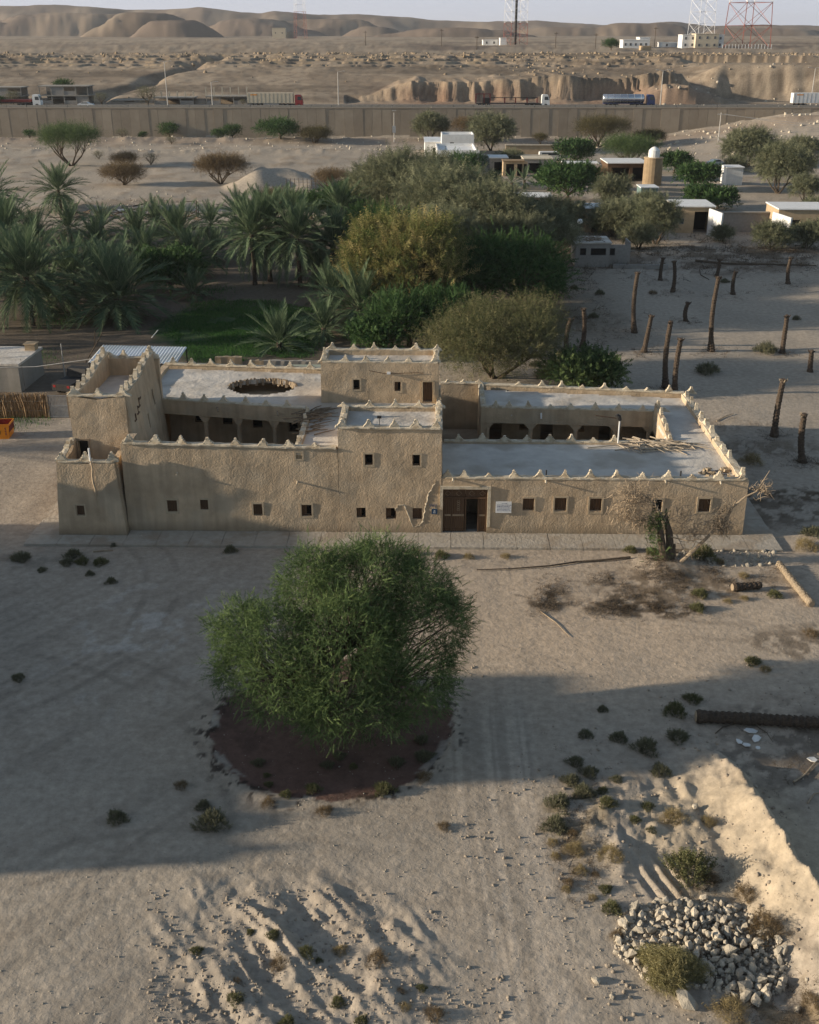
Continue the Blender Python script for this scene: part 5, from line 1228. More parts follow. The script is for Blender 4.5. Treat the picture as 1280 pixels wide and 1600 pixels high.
def shrubs(area, items, cat='shrub', group=None):
    items = sorted(items); n = len(items)
    tot = {}
    for it in items: tot[it[3]] = tot.get(it[3], 0) + 1
    cnt = {}
    for k, it in enumerate(items):
        px, py, wp, kind = it[:4]; cnt[kind] = cnt.get(kind, 0) + 1
        X, Y = G(px, py + wp * .18, .05); w_ = wp / ppm(Y); zz = tz(X, Y)
        X, Y = G(px, py + wp * .18, zz); w_ = wp / ppm(Y, zz)
        adj = {'green': 'grey-green', 'olive': 'olive', 'straw': 'straw-coloured', 'brown': 'brown', 'hay': 'big round hay-coloured'}[kind]
        size = 'large' if wp > 44 else ('small' if wp < 21 else 'middling')
        if kind == 'hay': size = ''
        pos = '' if tot[kind] == 1 else (f', {ORD[cnt[kind]-1]} such from left' if cnt[kind] <= len(ORD) else '')
        o = inst('shrub', shrub_mesh(kind, (k * 3) % 5 if kind != 'hay' else 1), None, (X, Y, zz - .03), (0, 0, random.random() * 6.28), (w_ * 1.0, w_ * random.uniform(.85, 1.1), w_ * random.uniform(.75, 1.0)))
        tag(o, f'{adj} shrub {area}{pos}'.replace('  ', ' ').strip(), cat, group)
    return
g_, ol, st_, br = 'green', 'olive', 'straw', 'brown'
shrubs('on the rutted sand at the bottom', [(427, 1459, 24, ol), (478, 1486, 28, ol), (499, 1499, 13, ol), (532, 1483, 24, st_), (307, 1483, 22, ol), (392, 1455, 14, ol), (438, 1503, 34, br), (368, 1558, 28, ol), (370, 1531, 17, br), (589, 1496, 38, br), (528, 1564, 24, ol), (449, 1595, 28, ol), (565, 1593, 22, ol), (659, 1542, 18, ol), (626, 1547, 18, br), (679, 1582, 30, br), (633, 1571, 20, st_)], group='shrubs on the rutted sand')
shrubs('on the churned ground right of the track', [(1082, 1090, 30, ol), (1055, 1108, 36, ol), (942, 1107, 18, g_), (915, 1145, 24, g_), (967, 1150, 30, g_), (1009, 1164, 44, g_), (1059, 1148, 36, g_), (899, 1188, 28, g_), (921, 1205, 28, g_), (1032, 1202, 32, g_), (964, 1216, 20, g_), (892, 1218, 28, g_), (912, 1236, 36, g_), (872, 1252, 42, g_), (868, 1286, 42, g_), (942, 1234, 22, ol), (949, 1252, 30, ol), (1012, 1258, 22, ol), (1053, 1275, 40, st_), (992, 1279, 18, ol), (1018, 1295, 18, g_), (1107, 1283, 26, st_), (897, 1326, 34, st_), (863, 1315, 18, st_), (868, 1336, 18, st_), (906, 1358, 24, st_), (888, 1378, 18, br), (926, 1401, 16, st_), (964, 1459, 24, br), (1140, 1577, 58, st_), (1197, 1448, 60, br), (1165, 1394, 42, br), (1110, 1372, 30, br), (1269, 1563, 40, br), (885, 1388, 16, st_), (930, 1365, 16, br), (895, 1300, 22, br)], group='shrubs on the churned ground')
shrubs('between the track and the stone heap', [(953, 1333, 42, st_), (1077, 1351, 76, ol), (946, 1387, 22, ol), (956, 1416, 32, ol), (1046, 1507, 98, 'hay')], group='shrubs by the stone heap')
shrubs('round the rim of the reddish soil ring', [(404, 1190, 20, g_), (417, 1210, 13, ol), (420, 1224, 15, ol), (447, 1239, 22, ol), (489, 1231, 26, ol), (419, 1253, 24, br), (600, 1231, 34, ol), (659, 1154, 24, g_), (663, 1179, 30, g_), (620, 1190, 26, g_), (552, 1196, 16, ol), (512, 1194, 22, g_), (530, 1179, 24, g_), (507, 1266, 24, br), (318, 1257, 26, g_), (332, 1280, 54, g_), (663, 1212, 26, br), (693, 1289, 22, br), (283, 1226, 22, br)], group='shrubs round the soil ring')
shrubs('on the shaded sand at the left', [(33, 869, 32, g_), (115, 864, 28, g_), (105, 877, 22, g_), (129, 876, 22, ol), (157, 877, 24, ol), (66, 889, 16, g_), (141, 895, 16, g_), (174, 907, 18, g_), (29, 1057, 24, g_), (183, 1276, 36, g_), (178, 851, 12, g_), (360, 858, 22, g_)], group='shrubs on the left sand')
shrubs('in the litter before the right-hand wall', [(732, 868, 18, st_), (1094, 925, 28, ol), (1090, 948, 24, ol), (1137, 938, 14, st_), (1163, 934, 14, st_), (1210, 927, 24, ol), (1176, 1032, 26, ol), (1196, 1045, 18, st_), (1162, 898, 16, st_), (1099, 864, 40, ol), (1268, 988, 26, br), (1126, 877, 16, st_), (790, 868, 16, st_), (690, 866, 24, ol), (1020, 862, 26, ol), (985, 858, 22, ol), (1260, 850, 40, st_), (650, 862, 16, st_)], group='shrubs before the right-hand wall')
shrubs('on the shaded sand behind the house', [(1197, 545, 36, g_), (1105, 576, 38, g_), (937, 457, 16, g_), (927, 493, 16, g_), (881, 551, 22, g_), (822, 555, 16, g_), (839, 555, 20, g_), (836, 569, 18, g_), (849, 584, 28, g_), (897, 449, 14, g_), (877, 442, 18, g_), (1132, 439, 14, g_), (1244, 497, 14, g_), (1020, 457, 14, br), (1175, 718, 34, st_), (1270, 830, 36, g_)], group='shrubs behind the house')
# ---- grass plot in the grove: blades over a green bed
def grass():
    poly = [G(*q) for q in ((262, 520), (300, 476), (350, 468), (500, 475), (500, 540), (470, 566), (300, 566), (285, 545))]
    me_v = []; import itertools
    A = np.array(poly);  x0, y0 = A.min(0); x1, y1 = A.max(0); r = np.random.default_rng(4); n = 60000
    p = np.stack([r.uniform(x0, x1, n), r.uniform(y0, y1, n)], 1)
    ins = np.zeros(n, bool); j = len(A) - 1
    for i in range(len(A)):
        c1 = (A[i, 1] > p[:, 1]) != (A[j, 1] > p[:, 1]); xx = (A[j, 0] - A[i, 0]) * (p[:, 1] - A[i, 1]) / (A[j, 1] - A[i, 1] + 1e-9) + A[i, 0]
        ins ^= c1 & (p[:, 0] < xx); j = i
    p = p[ins]; p = p + r.normal(size=p.shape) * .5; p = p[fbm(p[:, 0], p[:, 1], 4, 4) > -.28]; extra = np.array([G(300, 505), G(345, 520), G(110, 500), G(40, 560), G(330, 455), G(20, 655)])
    for e in extra:
        q = e + r.normal(size=(1100, 2)) * np.array([1.6, 1.6]); p = np.concatenate([p, q])
    n = len(p); tv, tf = blade(.09, 1.0, False)
    z = terrain(p[:, 0], p[:, 1])
    V, Fq, T = scatter(tv, tf, np.stack([p[:, 0], p[:, 1], z], 1), rotm(r.random(n) * 6.28, -R(60) - r.random(n) * .5, r.random(n) * 6), .10 + .16 * r.random(n), np.clip(.5 + .5 * fbm(p[:, 0], p[:, 1], 3, 3) + .2 * r.normal(size=n), 0, 1))
    tag(inst('grass', npmesh('grass', V, Fq, M['lf_grass'], tone=T)), kind='stuff')
grass()
# ------------------------------------------------------------------ dead palm stems behind the house
def stem(label, bx, by, tx, ty, r0=.25, group='headless dead palm stems'):
    X, Y = G(bx, by); zb = tz(X, Y); X, Y = G(bx, by, zb)
    x1, z1 = AT(tx, ty, Y + random.uniform(-.3, .3)); rr = random.Random(int(bx * 7 + by)); h = z1 - zb
    t = thing('dead_palm_stem', label, 'tree stump', (X, Y, zb), 0, group)
    n = max(4, int(h / .25)); pts = []; rad = []; dx = x1 - X; cv = rr.uniform(-.25, .25)
    for i in range(n + 1):
        q = i / n
        for s_, g in ((0, .94), (.5, 1.1)):
            if i == n and s_: break
            qq = (i + s_) / n; pts.append((dx * qq + cv * math.sin(qq * 3.14), .1 * math.sin(qq * 4), h * qq - .25 * (1 - q)))
            rad.append(r0 * g * (1.0 + .55 * max(0, .22 - qq) / .22 - .22 * qq) * rr.uniform(.93, 1.07))
    mb = MB(); mb.tube(pts, rad, 9); mb.build('stem', M['palm_bark'], t)
    mb = MB(); tp = pts[-1]
    for k in range(10):
        a = rr.uniform(0, 6.28); l = rr.uniform(.18, .42); c_, s_ = math.cos(a), math.sin(a)
        mb.tube([(tp[0] + .08 * c_, tp[1] + .08 * s_, tp[2] - .28), (tp[0] + (r0 * .8 + .12) * c_, tp[1] + (r0 * .8 + .12) * s_, tp[2] - .28 + l * .8)], [.07, .03], 4)
    mb.build('frond_stubs', M['palm_bark_pale' if ty > 580 and tx > 1200 else 'palm_bark'], t)
    return t
for lab, *a in [
 ('short dead palm stem farthest left, beside a pale stem near the thicket', 886, 549, 892, 496), ('pale-topped dead palm stem just right of the short one near the thicket', 910, 543, 912, 481),
 ('tall thick dead palm stem right of the thicket with a flared foot', 992, 520, 996, 424), ('leaning dead palm stem right of the tall flared one', 1006, 550, 1018, 492),
 ('small dead palm stem in the far row, behind the tall flared stem', 1032, 438, 1036, 402), ('second small dead palm stem of the far row', 1051, 456, 1053, 407),
 ('short stub of a dead palm in the middle of the sand lot', 1073, 502, 1076, 472), ('tallest dead palm stem close behind the house roof, left of a thinner one', 1041, 606, 1049, 502),
 ('thin dead palm stem touching the tallest one on its right', 1055, 618, 1063, 527), ('dead palm stem hidden behind the very tall leaning stem in the far row', 1119, 432, 1125, 405),
 ('very tall slender dead palm stem leaning right in the middle of the lot', 1112, 549, 1122, 431), ('short tapered dead palm stem right of the very tall slender one', 1146, 460, 1150, 424),
 ('dead palm stem in the far row at the right', 1232, 443, 1237, 402), ('curved dead palm stem at the right, beside a low green shrub', 1222, 552, 1231, 493),
 ('small dead palm stump at the right edge of the photo', 1266, 581, 1267, 546), ('tall pale-topped dead palm stem standing right of the house', 1210, 682, 1222, 590),
 ('thick dead palm stem near the right edge, nearest to the house', 1255, 722, 1257, 646), ('short dark stem in front of the light green thorn tree', 931, 612, 932, 578)]: stem(lab, *a)
# ------------------------------------------------------------------ fallen palm stems
def log(label, p0, p1, r0, m, z0=0.0, ridges=True):
    a, b = Vector((*G(*p0, .2), 0)), Vector((*G(*p1, .2), 0)); L = (b - a).length; ang = math.atan2(b.y - a.y, b.x - a.x)
    t = thing('fallen_palm_trunk', label, 'log', (a.x, a.y, tz(a.x, a.y)), ang)
    n = int(L / .13); pts = []; rad = []; rr = random.Random(int(L * 100))
    for i in range(n + 1):
        pts.append((L * i / n, .05 * math.sin(i * .1), r0 + .01 * math.sin(i * .7))); rad.append(r0 * (1.12 if i % 2 else .9) * (1.15 if i < 3 else 1 - .15 * i / n) * rr.uniform(.97, 1.03))
    MB().tube(pts, rad, 12).build('trunk', M[m], t)
    MB().tube([(-.05, 0, r0), (-.02, 0, r0)], [r0 * .8, r0 * .95], 12).build('cut_end', M['wood_pale'], t)
    # leaf-base scales in rings
    mb = MB()
    for i in range(0, n, 2):
        for k in range(9):
            an = k * .698 + (i % 4) * .17; x = L * i / n; c_, s_ = math.cos(an), math.sin(an); rd = r0 * (1 - .12 * i / n)
            if s_ < -.5: continue
            y, z = c_ * rd, r0 + s_ * rd
            mb.add([(x, y - .05 * s_, z + .05 * c_), (x, y + .05 * s_, z - .05 * c_), (x + .09, y * 1.0 + c_ * .055, z + s_ * .055)], [(0, 1, 2)])
            mb.add([(x, y - .05 * s_, z + .05 * c_), (x + .13, y, z), (x + .09, y + c_ * .055, z + s_ * .055)], [(0, 1, 2)])
    o = mb.build('leaf_base', M[m], t); tag(o, kind='stuff'); return t
log('long dark scaly palm trunk lying across the ground at the right edge', (1088, 1122), (1330, 1134), .27, 'palm_bark')
log('pale palm trunk lying aslant below the corner of the house', (1268, 944), (1216, 880), .20, 'palm_bark_pale')
log('short dark piece of palm trunk lying under the dead tree litter', (1145, 918), (1190, 915), .22, 'palm_bark')
# ------------------------------------------------------------------ dead tree before the house
def dead_tree():
    X, Y = G(1043, 882); z0 = tz(X, Y)
    t = thing('dead_tree', 'half-dead tree with a split dark trunk and bare pale branches before the right-hand wall', 'tree', (X, Y, z0))
    rr = random.Random(11); k = ppm(Y)
    def P(px, py, dy=0.0): x, z = AT(px, py, Y + dy); return (x - X, dy, z - z0)
    mb = MB()
    mb.tube([(-.1, 0, -.2), P(1036, 860), P(1032, 835), P(1030, 812)], [.30, .25, .20, .10], 9)
    mb.tube([(.15, .05, -.2), P(1047, 858, .1), P(1045, 832, .1), P(1040, 808, .1), P(1042, 795, .1)], [.26, .23, .19, .10, .03], 9)
    mb.tube([(.1, -.1, -.1), P(1052, 868), P(1055, 850)], [.18, .12, .06], 7)
    mb.v = [rough3(v, .06, 3) for v in mb.v]; mb.build('trunk', M['bark'], t)
    mb = MB()
    mb.tube([P(1060, 882, -.3), P(1082, 862, -.2), P(1103, 842, 0), P(1121, 823, .1)], [.13, .11, .09, .08], 8)
    mb.tube([P(1121, 823, .1), P(1138, 806, .1), P(1144, 793, .1), P(1165, 776, .2), P(1182, 768, .2), P(1199, 763, .3)], [.10, .09, .075, .055, .035, .015], 7)
    mb.tube([P(1182, 768, .2), P(1192, 752, .3), P(1203, 735, .3)], [.04, .03, .012], 5); mb.tube([P(1144, 795, .1), P(1150, 782), P(1140, 775)], [.06, .035, .015], 5)
    mb.tube([P(1040, 815), P(1025, 790), P(1008, 775, .2), P(990, 764, .3)], [.07, .05, .03, .015], 6); mb.tube([P(1033, 830), P(1012, 800, -.2), P(992, 795, -.2)], [.06, .04, .015], 5)
    mb.tube([P(1045, 838), P(1075, 845, -.3), P(1100, 842, -.4)], [.05, .035, .015], 5)
    mb.build('bare_limb', M['dead_pale'], t)
    mb = MB()
    def fan(px, py, n, ln, spread, dirx, diry, dy=0.0, r=.018):
        c = Vector(P(px, py, dy))
        for _ in range(n):
            o = c + Vector((rr.gauss(0, spread), rr.gauss(0, spread * .6), rr.gauss(0, spread))); d = Vector((dirx + rr.gauss(0, .6), rr.gauss(0, .4), diry + rr.gauss(0, .6))).normalized() * ln * rr.uniform(.5, 1.2)
            m_ = o + d * .5 + Vector((rr.gauss(0, .06), 0, rr.gauss(0, .06))); mb.tube([o, m_, o + d], [r, r * .7, r * .35], 3, cap=False)
    fan(990, 775, 180, .75, .42, -.2, -.1); fan(978, 800, 160, .7, .42, 0, -.6, -.1); fan(1000, 812, 130, .6, .3, -.3, -.5, -.1); fan(1012, 785, 120, .6, .35, -.2, .3)
    fan(1085, 832, 170, .6, .45, .3, .2); fan(1120, 815, 190, .55, .32, .3, -.2); fan(1132, 822, 120, .5, .25, .3, -.8); fan(1190, 765, 80, .5, .25, .4, .1, .2); fan(1130, 800, 80, .5, .25, 0, .5); fan(1060, 805, 80, .6, .4, .4, .5)
    mb.build('bare_twigs', M['dead_pale'], t)
    r = np.random.default_rng(8); n = 520
    def cl(px, py, s, q):
        c = np.array(P(px, py)); return c + r.normal(size=(q, 3)) * s
    pos = np.concatenate([cl(1028, 815, [.28, .25, .3], 230), cl(1022, 838, [.22, .2, .3], 110), cl(1034, 862, [.25, .2, .3], 90), cl(1015, 818, [.2, .2, .2], 60), cl(1030, 880, [.3, .3, .12], 60)]); n = len(pos)
    V, Fq, T = scatter(*TPL['acacia'], pos, rotm(r.random(n) * 6.28, -r.random(n) * 1.2 + .2, r.random(n) * 6), .22 + .18 * r.random(n), np.clip(.55 + .25 * r.normal(size=n), 0, 1))
    inst('foliage', npmesh('foliage', V, Fq, M['lf_acacia'], tone=T), t)
dead_tree()
# ------------------------------------------------------------------ stones
def stone_mesh(seed):
    r = np.random.default_rng(seed); import bmesh
    bm = bmesh.new(); bmesh.ops.create_icosphere(bm, subdivisions=1, radius=.5)
    for v in bm.verts:
        v.co *= 1 + r.uniform(-.28, .28)
    for _ in range(3):            # cleave flat faces
        n = Vector(r.normal(size=3)).normalized(); d = r.uniform(.22, .36)
        for v in bm.verts:
            q = v.co.dot(n)
            if q > d: v.co -= n * (q - d)
    me = bpy.data.meshes.new('stone'); bm.to_mesh(me); bm.free(); return me
ST = []
for k in range(12):
    me = stone_mesh(k); me.materials.append(M['rock' if k % 3 else 'rock_grey']); ST.append(me)
def heap():
    cx, cy = G(1110, 1478); t = thing('stone_heap', 'heap of angular pale field stones at the lower right beside the hay-coloured bush', 'stone heap', (cx, cy, 0)); rr = random.Random(5)
    out = [(958, 1465), (972, 1425), (1000, 1412), (1060, 1408), (1100, 1405), (1150, 1420), (1180, 1440), (1215, 1480), (1232, 1515), (1222, 1550), (1190, 1562), (1140, 1556), (1100, 1545), (1040, 1545), (1005, 1530), (985, 1508), (962, 1490)]
    A = [G(*q) for q in out]
    def inside(x, y):
        c_ = False; j = len(A) - 1
        for i in range(len(A)):
            if (A[i][1] > y) != (A[j][1] > y) and x < (A[j][0] - A[i][0]) * (y - A[i][1]) / (A[j][1] - A[i][1]) + A[i][0]: c_ = not c_
            j = i
        return c_
    xs = [a[0] for a in A]; ys_ = [a[1] for a in A]; k = 0; pts = []
    while k < 297:
        x, y = rr.uniform(min(xs), max(xs)), rr.uniform(min(ys_), max(ys_))
        if not inside(x, y): continue
        s = rr.choice([.2, .24, .28, .33, .40]) * rr.uniform(.85, 1.15)
        if any((x - a) ** 2 + (y - b) ** 2 < (.40 * (s + q)) ** 2 for a, b, q in pts) and rr.random() < .93: continue
        pts.append((x, y, s)); e = math.hypot((x - cx) / 3.2, (y - cy) / 1.8); z = tz(x, y) + .30 * max(0, 1 - e) * rr.uniform(.4, 1.2) + s * .22
        inst('stone', ST[rr.randrange(12)], t, (x - cx, y - cy, z), (rr.uniform(0, 6), rr.uniform(0, 6), rr.uniform(0, 6)), (s * rr.uniform(.9, 1.5), s * rr.uniform(.8, 1.1), s * rr.uniform(.7, 1.1))); k += 1
    big = [(1075, 1562, .62), (992, 1415, .42), (1030, 1425, .36), (1152, 1416, .34), (1192, 1530, .42), (1165, 1555, .4), (1180, 1560, .36), (1160, 1540, .4), (1062, 1555, .3), (1078, 1412, .34), (1222, 1538, .34)]
    for px, py, s in big:
        x, y = G(px, py, .15); inst('stone', ST[(px * 3) % 12], t, (x - cx, y - cy, tz(x, y) + s * .3), (rr.uniform(0, .6), rr.uniform(0, .6), rr.uniform(0, 6)), (s * 1.4, s, s))
    # rubble chips between the stones
    r = np.random.default_rng(9); V = []; Fq = []; n = 0; tv = np.array([v.co[:] for v in ST[1].vertices]); tf = np.array([p.vertices[:] for p in ST[1].polygons])
    pos = []
    while len(pos) < 1500:
        x, y = rr.uniform(min(xs), max(xs)), rr.uniform(min(ys_), max(ys_))
        if inside(x, y): pos.append((x - cx, y - cy, tz(x, y) + rr.uniform(0, .2) * max(0, 1.2 - math.hypot((x - cx) / 3, (y - cy) / 1.7))))
    pos = np.array(pos); n = len(pos)
    V, Fq, T = scatter(tv, tf, pos, rotm(r.random(n) * 6, r.random(n) * 6, r.random(n) * 6), .06 + .10 * r.random(n) ** 2, np.zeros(n))
    tag(inst('rubble_chips', npmesh('rubble_chips', V, Fq, M['rock']), t), kind='stuff')
heap()
def stones(items):
    for lab, px, py, s, grp in items:
        X, Y = G(px, py, .05); o = inst('stone', ST[(px * 7 + py) % 12], None, (X, Y, tz(X, Y) + s * .28), (.3, .2, px % 6), (s * 1.3, s, s * .8)); tag(o, lab, 'stone', grp)
stones([('pale stone lying alone on the sand left of the stone heap', 932, 1533, .34, None), ('smaller block stone just right of the lone pale stone', 958, 1556, .24, None), ('small flat stone beside the block stone near the stone heap', 985, 1556, .16, None), ('white upright stone on the crest of the earth bank', 1178, 1240, .24, None), ('pale stone at the foot of the earth bank above the stone heap', 1086, 1268, .30, None), ('stone at the lower right corner among brown twigs', 1246, 1577, .26, None), ('white stone at the lower right beside the corner stone', 1258, 1540, .16, None)])
# white tile fragments
for k, (px, py, s, lab) in enumerate([(1173, 1142, .62, 'largest broken white tile by the dark fallen palm trunk'), (1182, 1154, .55, 'broken white tile just below the largest one'), (1155, 1159, .36, 'broken white tile leftmost of the cluster'), (1167, 1164, .46, 'lower broken white tile in the middle of the cluster'), (1184, 1169, .32, 'smallest broken white tile at the lower right of the cluster'), (1269, 1186, .5, 'broken white tile at the right edge near the bare branches')]):
    X, Y = G(px, py, .06); rr = random.Random(k); n = 6; mb = MB(); pts = [(math.cos(i * 6.28 / n) * s * .5 * rr.uniform(.7, 1.1), math.sin(i * 6.28 / n) * s * .4 * rr.uniform(.7, 1.1)) for i in range(n)]
    mb.add([(a, b, 0) for a, b in pts] + [(a, b, .04) for a, b in pts], [tuple(reversed(range(n))), tuple(range(n, 2 * n))] + [(i, (i + 1) % n, (i + 1) % n + n, i + n) for i in range(n)])
    o = mb.build('broken_tile', M['tile'], None, loc=(X, Y, tz(X, Y) + .04), rz=k); o.rotation_euler = (rr.uniform(-.2, .2), rr.uniform(-.2, .2), k); tag(o, lab, 'tile', 'broken white tiles')
# pebbles and clods over the ground, litter under trees
def pebbles(name, n, boxpx, smin, smax, m, seed, tmpl=1, thr=None, zoff=0.0):
    r = np.random.default_rng(seed); tv = np.array([v.co[:] for v in ST[tmpl].vertices]); tf = np.array([p.vertices[:] for p in ST[tmpl].polygons])
    px = r.uniform(boxpx[0], boxpx[2], n); py = r.uniform(boxpx[1], boxpx[3], n)
    P = np.array([G(a, b) for a, b in zip(px, py)])
    if thr is not None: P = P[fbm(P[:, 0], P[:, 1], 2.5, 3) > thr]
    n = len(P); z = terrain(P[:, 0], P[:, 1]) + zoff
    V, Fq, T = scatter(tv, tf, np.stack([P[:, 0], P[:, 1], z], 1), rotm(r.random(n) * 6, r.random(n) * 6, r.random(n) * 6), smin + (smax - smin) * r.random(n) ** 4, np.zeros(n))
    tag(inst(name, npmesh(name, V, Fq, M[m])), kind='stuff')
pebbles('pebbles', 3600, (-20, 870, 1300, 1620), .025, .10, 'rock_grey', 1)
pebbles('clods', 2600, (700, 1040, 1300, 1620), .03, .20, 'clod', 2, 4, .0)
pebbles('clods', 2200, (230, 1390, 700, 1620), .03, .19, 'clod', 3, 5, -.2)
pebbles('rubble', 420, (1040, 848, 1215, 885), .08, .42, 'rock_grey', 4, 7)
pebbles('plaster_crumbs', 160, (200, 829, 690, 838), .03, .14, 'gyp', 5, 2, None, .14)
pebbles('field_rubble', 1500, (-60, 212, 1000, 240), .25, 1.1, 'rock', 6, 3, .0)
pebbles('field_rubble', 700, (80, 300, 520, 345), .15, .6, 'rock', 7, 3, .05)
pebbles('bank_rubble', 900, (1000, 195, 1300, 260), .3, 1.6, 'rock', 8, 8, .05)
LIT_SPOTS = []
def litter(name, n, boxes, seed, size=(.12, .4), m='lf_litter', tpl='thorn', flat=.35):
    r = np.random.default_rng(seed); P = []
    for (px, py, rx, ry) in boxes:
        q = r.normal(size=(n, 2)); P += [G(px + a * rx * .5, py + b * ry * .5) for a, b in q]
    P = np.array(P); P = P[fbm(P[:, 0], P[:, 1], 1.1, 3) > -.1]; k = len(P); z = terrain(P[:, 0], P[:, 1]) + .03
    V, Fq, T = scatter(*TPL[tpl], np.stack([P[:, 0], P[:, 1], z], 1), rotm(r.random(k) * 6.28, -r.random(k) * flat, r.random(k) * 6), size[0] + (size[1] - size[0]) * r.random(k), r.random(k))
    tag(inst(name, npmesh(name, V, Fq, M[m], tone=T)), kind='stuff')
litter('leaf_litter', 700, [(985, 940, 80, 26), (1015, 955, 90, 14), (1000, 905, 110, 18), (858, 935, 40, 34), (1080, 905, 110, 30), (1045, 880, 60, 16), (1120, 895, 120, 24)], 1)
litter('leaf_litter', 260, [(1240, 1175, 70, 70), (1215, 775, 120, 20), (1250, 800, 80, 60), (900, 1270, 60, 90), (1150, 1120, 90, 20), (1195, 700, 90, 40), (1060, 660, 120, 20), (1180, 1510, 90, 100), (1230, 1575, 80, 50), (1090, 1385, 80, 40), (900, 1345, 50, 70)], 2)
litter('field_brush', 500, [(1100, 395, 380, 30), (1010, 385, 300, 24), (1190, 400, 200, 22), (890, 400, 90, 50), (850, 440, 60, 40)], 3, (.6, 1.8))
litter('field_brush', 260, [(200, 325, 130, 22), (1060, 415, 300, 12), (1200, 418, 160, 10), (870, 500, 60, 60), (905, 495, 90, 50)], 4, (.4, 1.2))
for (a_, b_) in ((886, 549), (910, 543), (992, 520), (1006, 550), (1041, 606), (1112, 549), (1222, 552), (1210, 682), (1255, 722), (1032, 438), (1051, 456), (1146, 460), (1232, 443), (1073, 502)): LIT_SPOTS.append((a_, b_ + 2, 34, 9))
litter('stem_litter', 90, LIT_SPOTS, 9, (.25, .8))
# fallen branches, single
def branch(label, pts, r0, m='dead', name='fallen_branch'):
    P = [(*G(a, b, .05),) for a, b in pts]; P = [(x, y, tz(x, y) + r0 + .02) for x, y in P]; o = P[0]
    mb = MB(); mb.tube([(x - o[0], y - o[1], z - o[2]) for x, y, z in P], [r0 * (1 - .7 * i / len(P)) for i in range(len(P))], 6)
    tag(mb.build(name, M[m], None, loc=o), label, 'branch')
branch('long dark branch lying on the sand left of the dead tree', [(985, 873), (940, 876), (900, 878), (860, 884), (800, 889), (745, 891)], .07, 'bark')
branch('thin pale stick on the ground below the litter', [(845, 955), (868, 972), (890, 995)], .03, 'dead_pale'); branch('curved dark hose-like branch by the broken tiles', [(1118, 1146), (1130, 1136), (1150, 1131), (1180, 1133), (1198, 1145), (1208, 1160)], .03, 'bark')
branch('dark log lying in the far brush of the sand lot', [(1087, 409), (1130, 414), (1200, 417), (1275, 415)], .18, 'bark'); branch('curved black pipe on the sand among the dead stems', [(1093, 422), (1095, 430), (1108, 436)], .09, 'bark'); branch('pale plank lying on the ground before the bastion', [(146, 862), (177, 860)], .05, 'wood_pale')
branch('white branch propped on the litter at the right edge', [(1240, 1222), (1258, 1210), (1275, 1190), (1290, 1180)], .05, 'dead_pale'); branch('bare forked branch at the right edge', [(1262, 1255), (1272, 1240), (1290, 1236)], .035, 'dead_pale')
branch('pale branch reaching out beside the right parapet', [(1120, 657), (1133, 651), (1146, 647)], .05, 'dead_pale')
# ------------------------------------------------------------------ yard at the left: canopy, hut, reed fence, gate, skip, pickup
def canopy():
    pts = [G(137, 566, 2.7), G(275, 568, 2.7), G(292, 543, 2.9), G(160, 540, 2.9)]; o = pts[0]
    t = thing('metal_canopy', 'corrugated pale metal roof on thin posts behind the corner tower', 'canopy', (o[0], o[1], 0))
    n = 56; mb = MB(); A = [(p[0] - o[0], p[1] - o[1]) for p in pts]
    for i in range(n + 1):
        q = i / n; z = .05 * (1 if i % 2 else -1)
        a = (A[0][0] + (A[1][0] - A[0][0]) * q, A[0][1] + (A[1][1] - A[0][1]) * q, 2.7 + z); b = (A[3][0] + (A[2][0] - A[3][0]) * q, A[3][1] + (A[2][1] - A[3][1]) * q, 2.95 + z)
        mb.v += [a, b, (a[0], a[1], a[2] - .02), (b[0], b[1], b[2] - .02)]
        if i: k = 4 * i; mb.f += [(k - 4, k, k + 1, k - 3), (k - 2, k - 1, k + 3, k + 2), (k - 4, k - 2, k + 2, k), (k - 3, k + 1, k + 3, k - 1)]
    mb.build('roof_sheet', M['sheet'], t)
    for (x, y), h in zip(A, (2.64, 2.64, 2.88, 2.88)): MB().tube([(x * .98 + .1, y * .97 + .1, 0), (x * .98 + .1, y * .97 + .1, h)], .05, 6).build('post', M['black_metal'], t)
    MB().tube([(A[0][0], A[0][1] + .1, 2.6), (A[1][0], A[1][1] + .1, 2.6)], .04, 6).build('beam', M['black_metal'], t); MB().tube([(A[3][0], A[3][1] - .1, 2.84), (A[2][0], A[2][1] - .1, 2.84)], .04, 6).build('beam', M['black_metal'], t)
canopy()
x, y = G(480, 580, 2.6); t = thing('sheet_awning', 'faded greenish flat sheet roof behind the house, left of the upper block', 'awning', (x, y, 0))
MB().box(-1.6, 1.9, -1.2, 1.8, 2.55, 2.66).build('roof_sheet', M['green_tarp'], t)
for a, b in ((-1.5, -1.1), (1.8, -1.1), (-1.5, 1.7), (1.8, 1.7)): MB().tube([(a, b, 0), (a, b, 2.55)], .05, 6).build('post', M['black_metal'], t)
x, y = G(-5, 612); t = thing('flat_roofed_hut', 'small plastered hut with a flat pale roof at the left edge behind the reed fence', 'hut', (x, y, 0), R(-3))
mb = MB(); mb.slab(seq(-3, 2.2, .5), seq(0, 5.5, .5), lambda u, v: True, -.1, 2.3, lambda u, v, w_: rough3((u, v, w_), .03)); mb.build('wall', M['grey_concrete'], t); MB().box(-3.1, 2.3, -.1, 5.6, 2.31, 2.5).build('roof', M['roof'], t)
x2, y2 = 1.7, 4.6; MB().box(x2 - .45, x2 + .45, y2 - .4, y2 + .4, 2.5, 3.05).build('roof_box', M['tan'], t); MB().box(x2 - .55, x2 + .55, y2 - .5, y2 + .5, 3.05, 3.12).build('roof_box_lid', M['tan'], t)
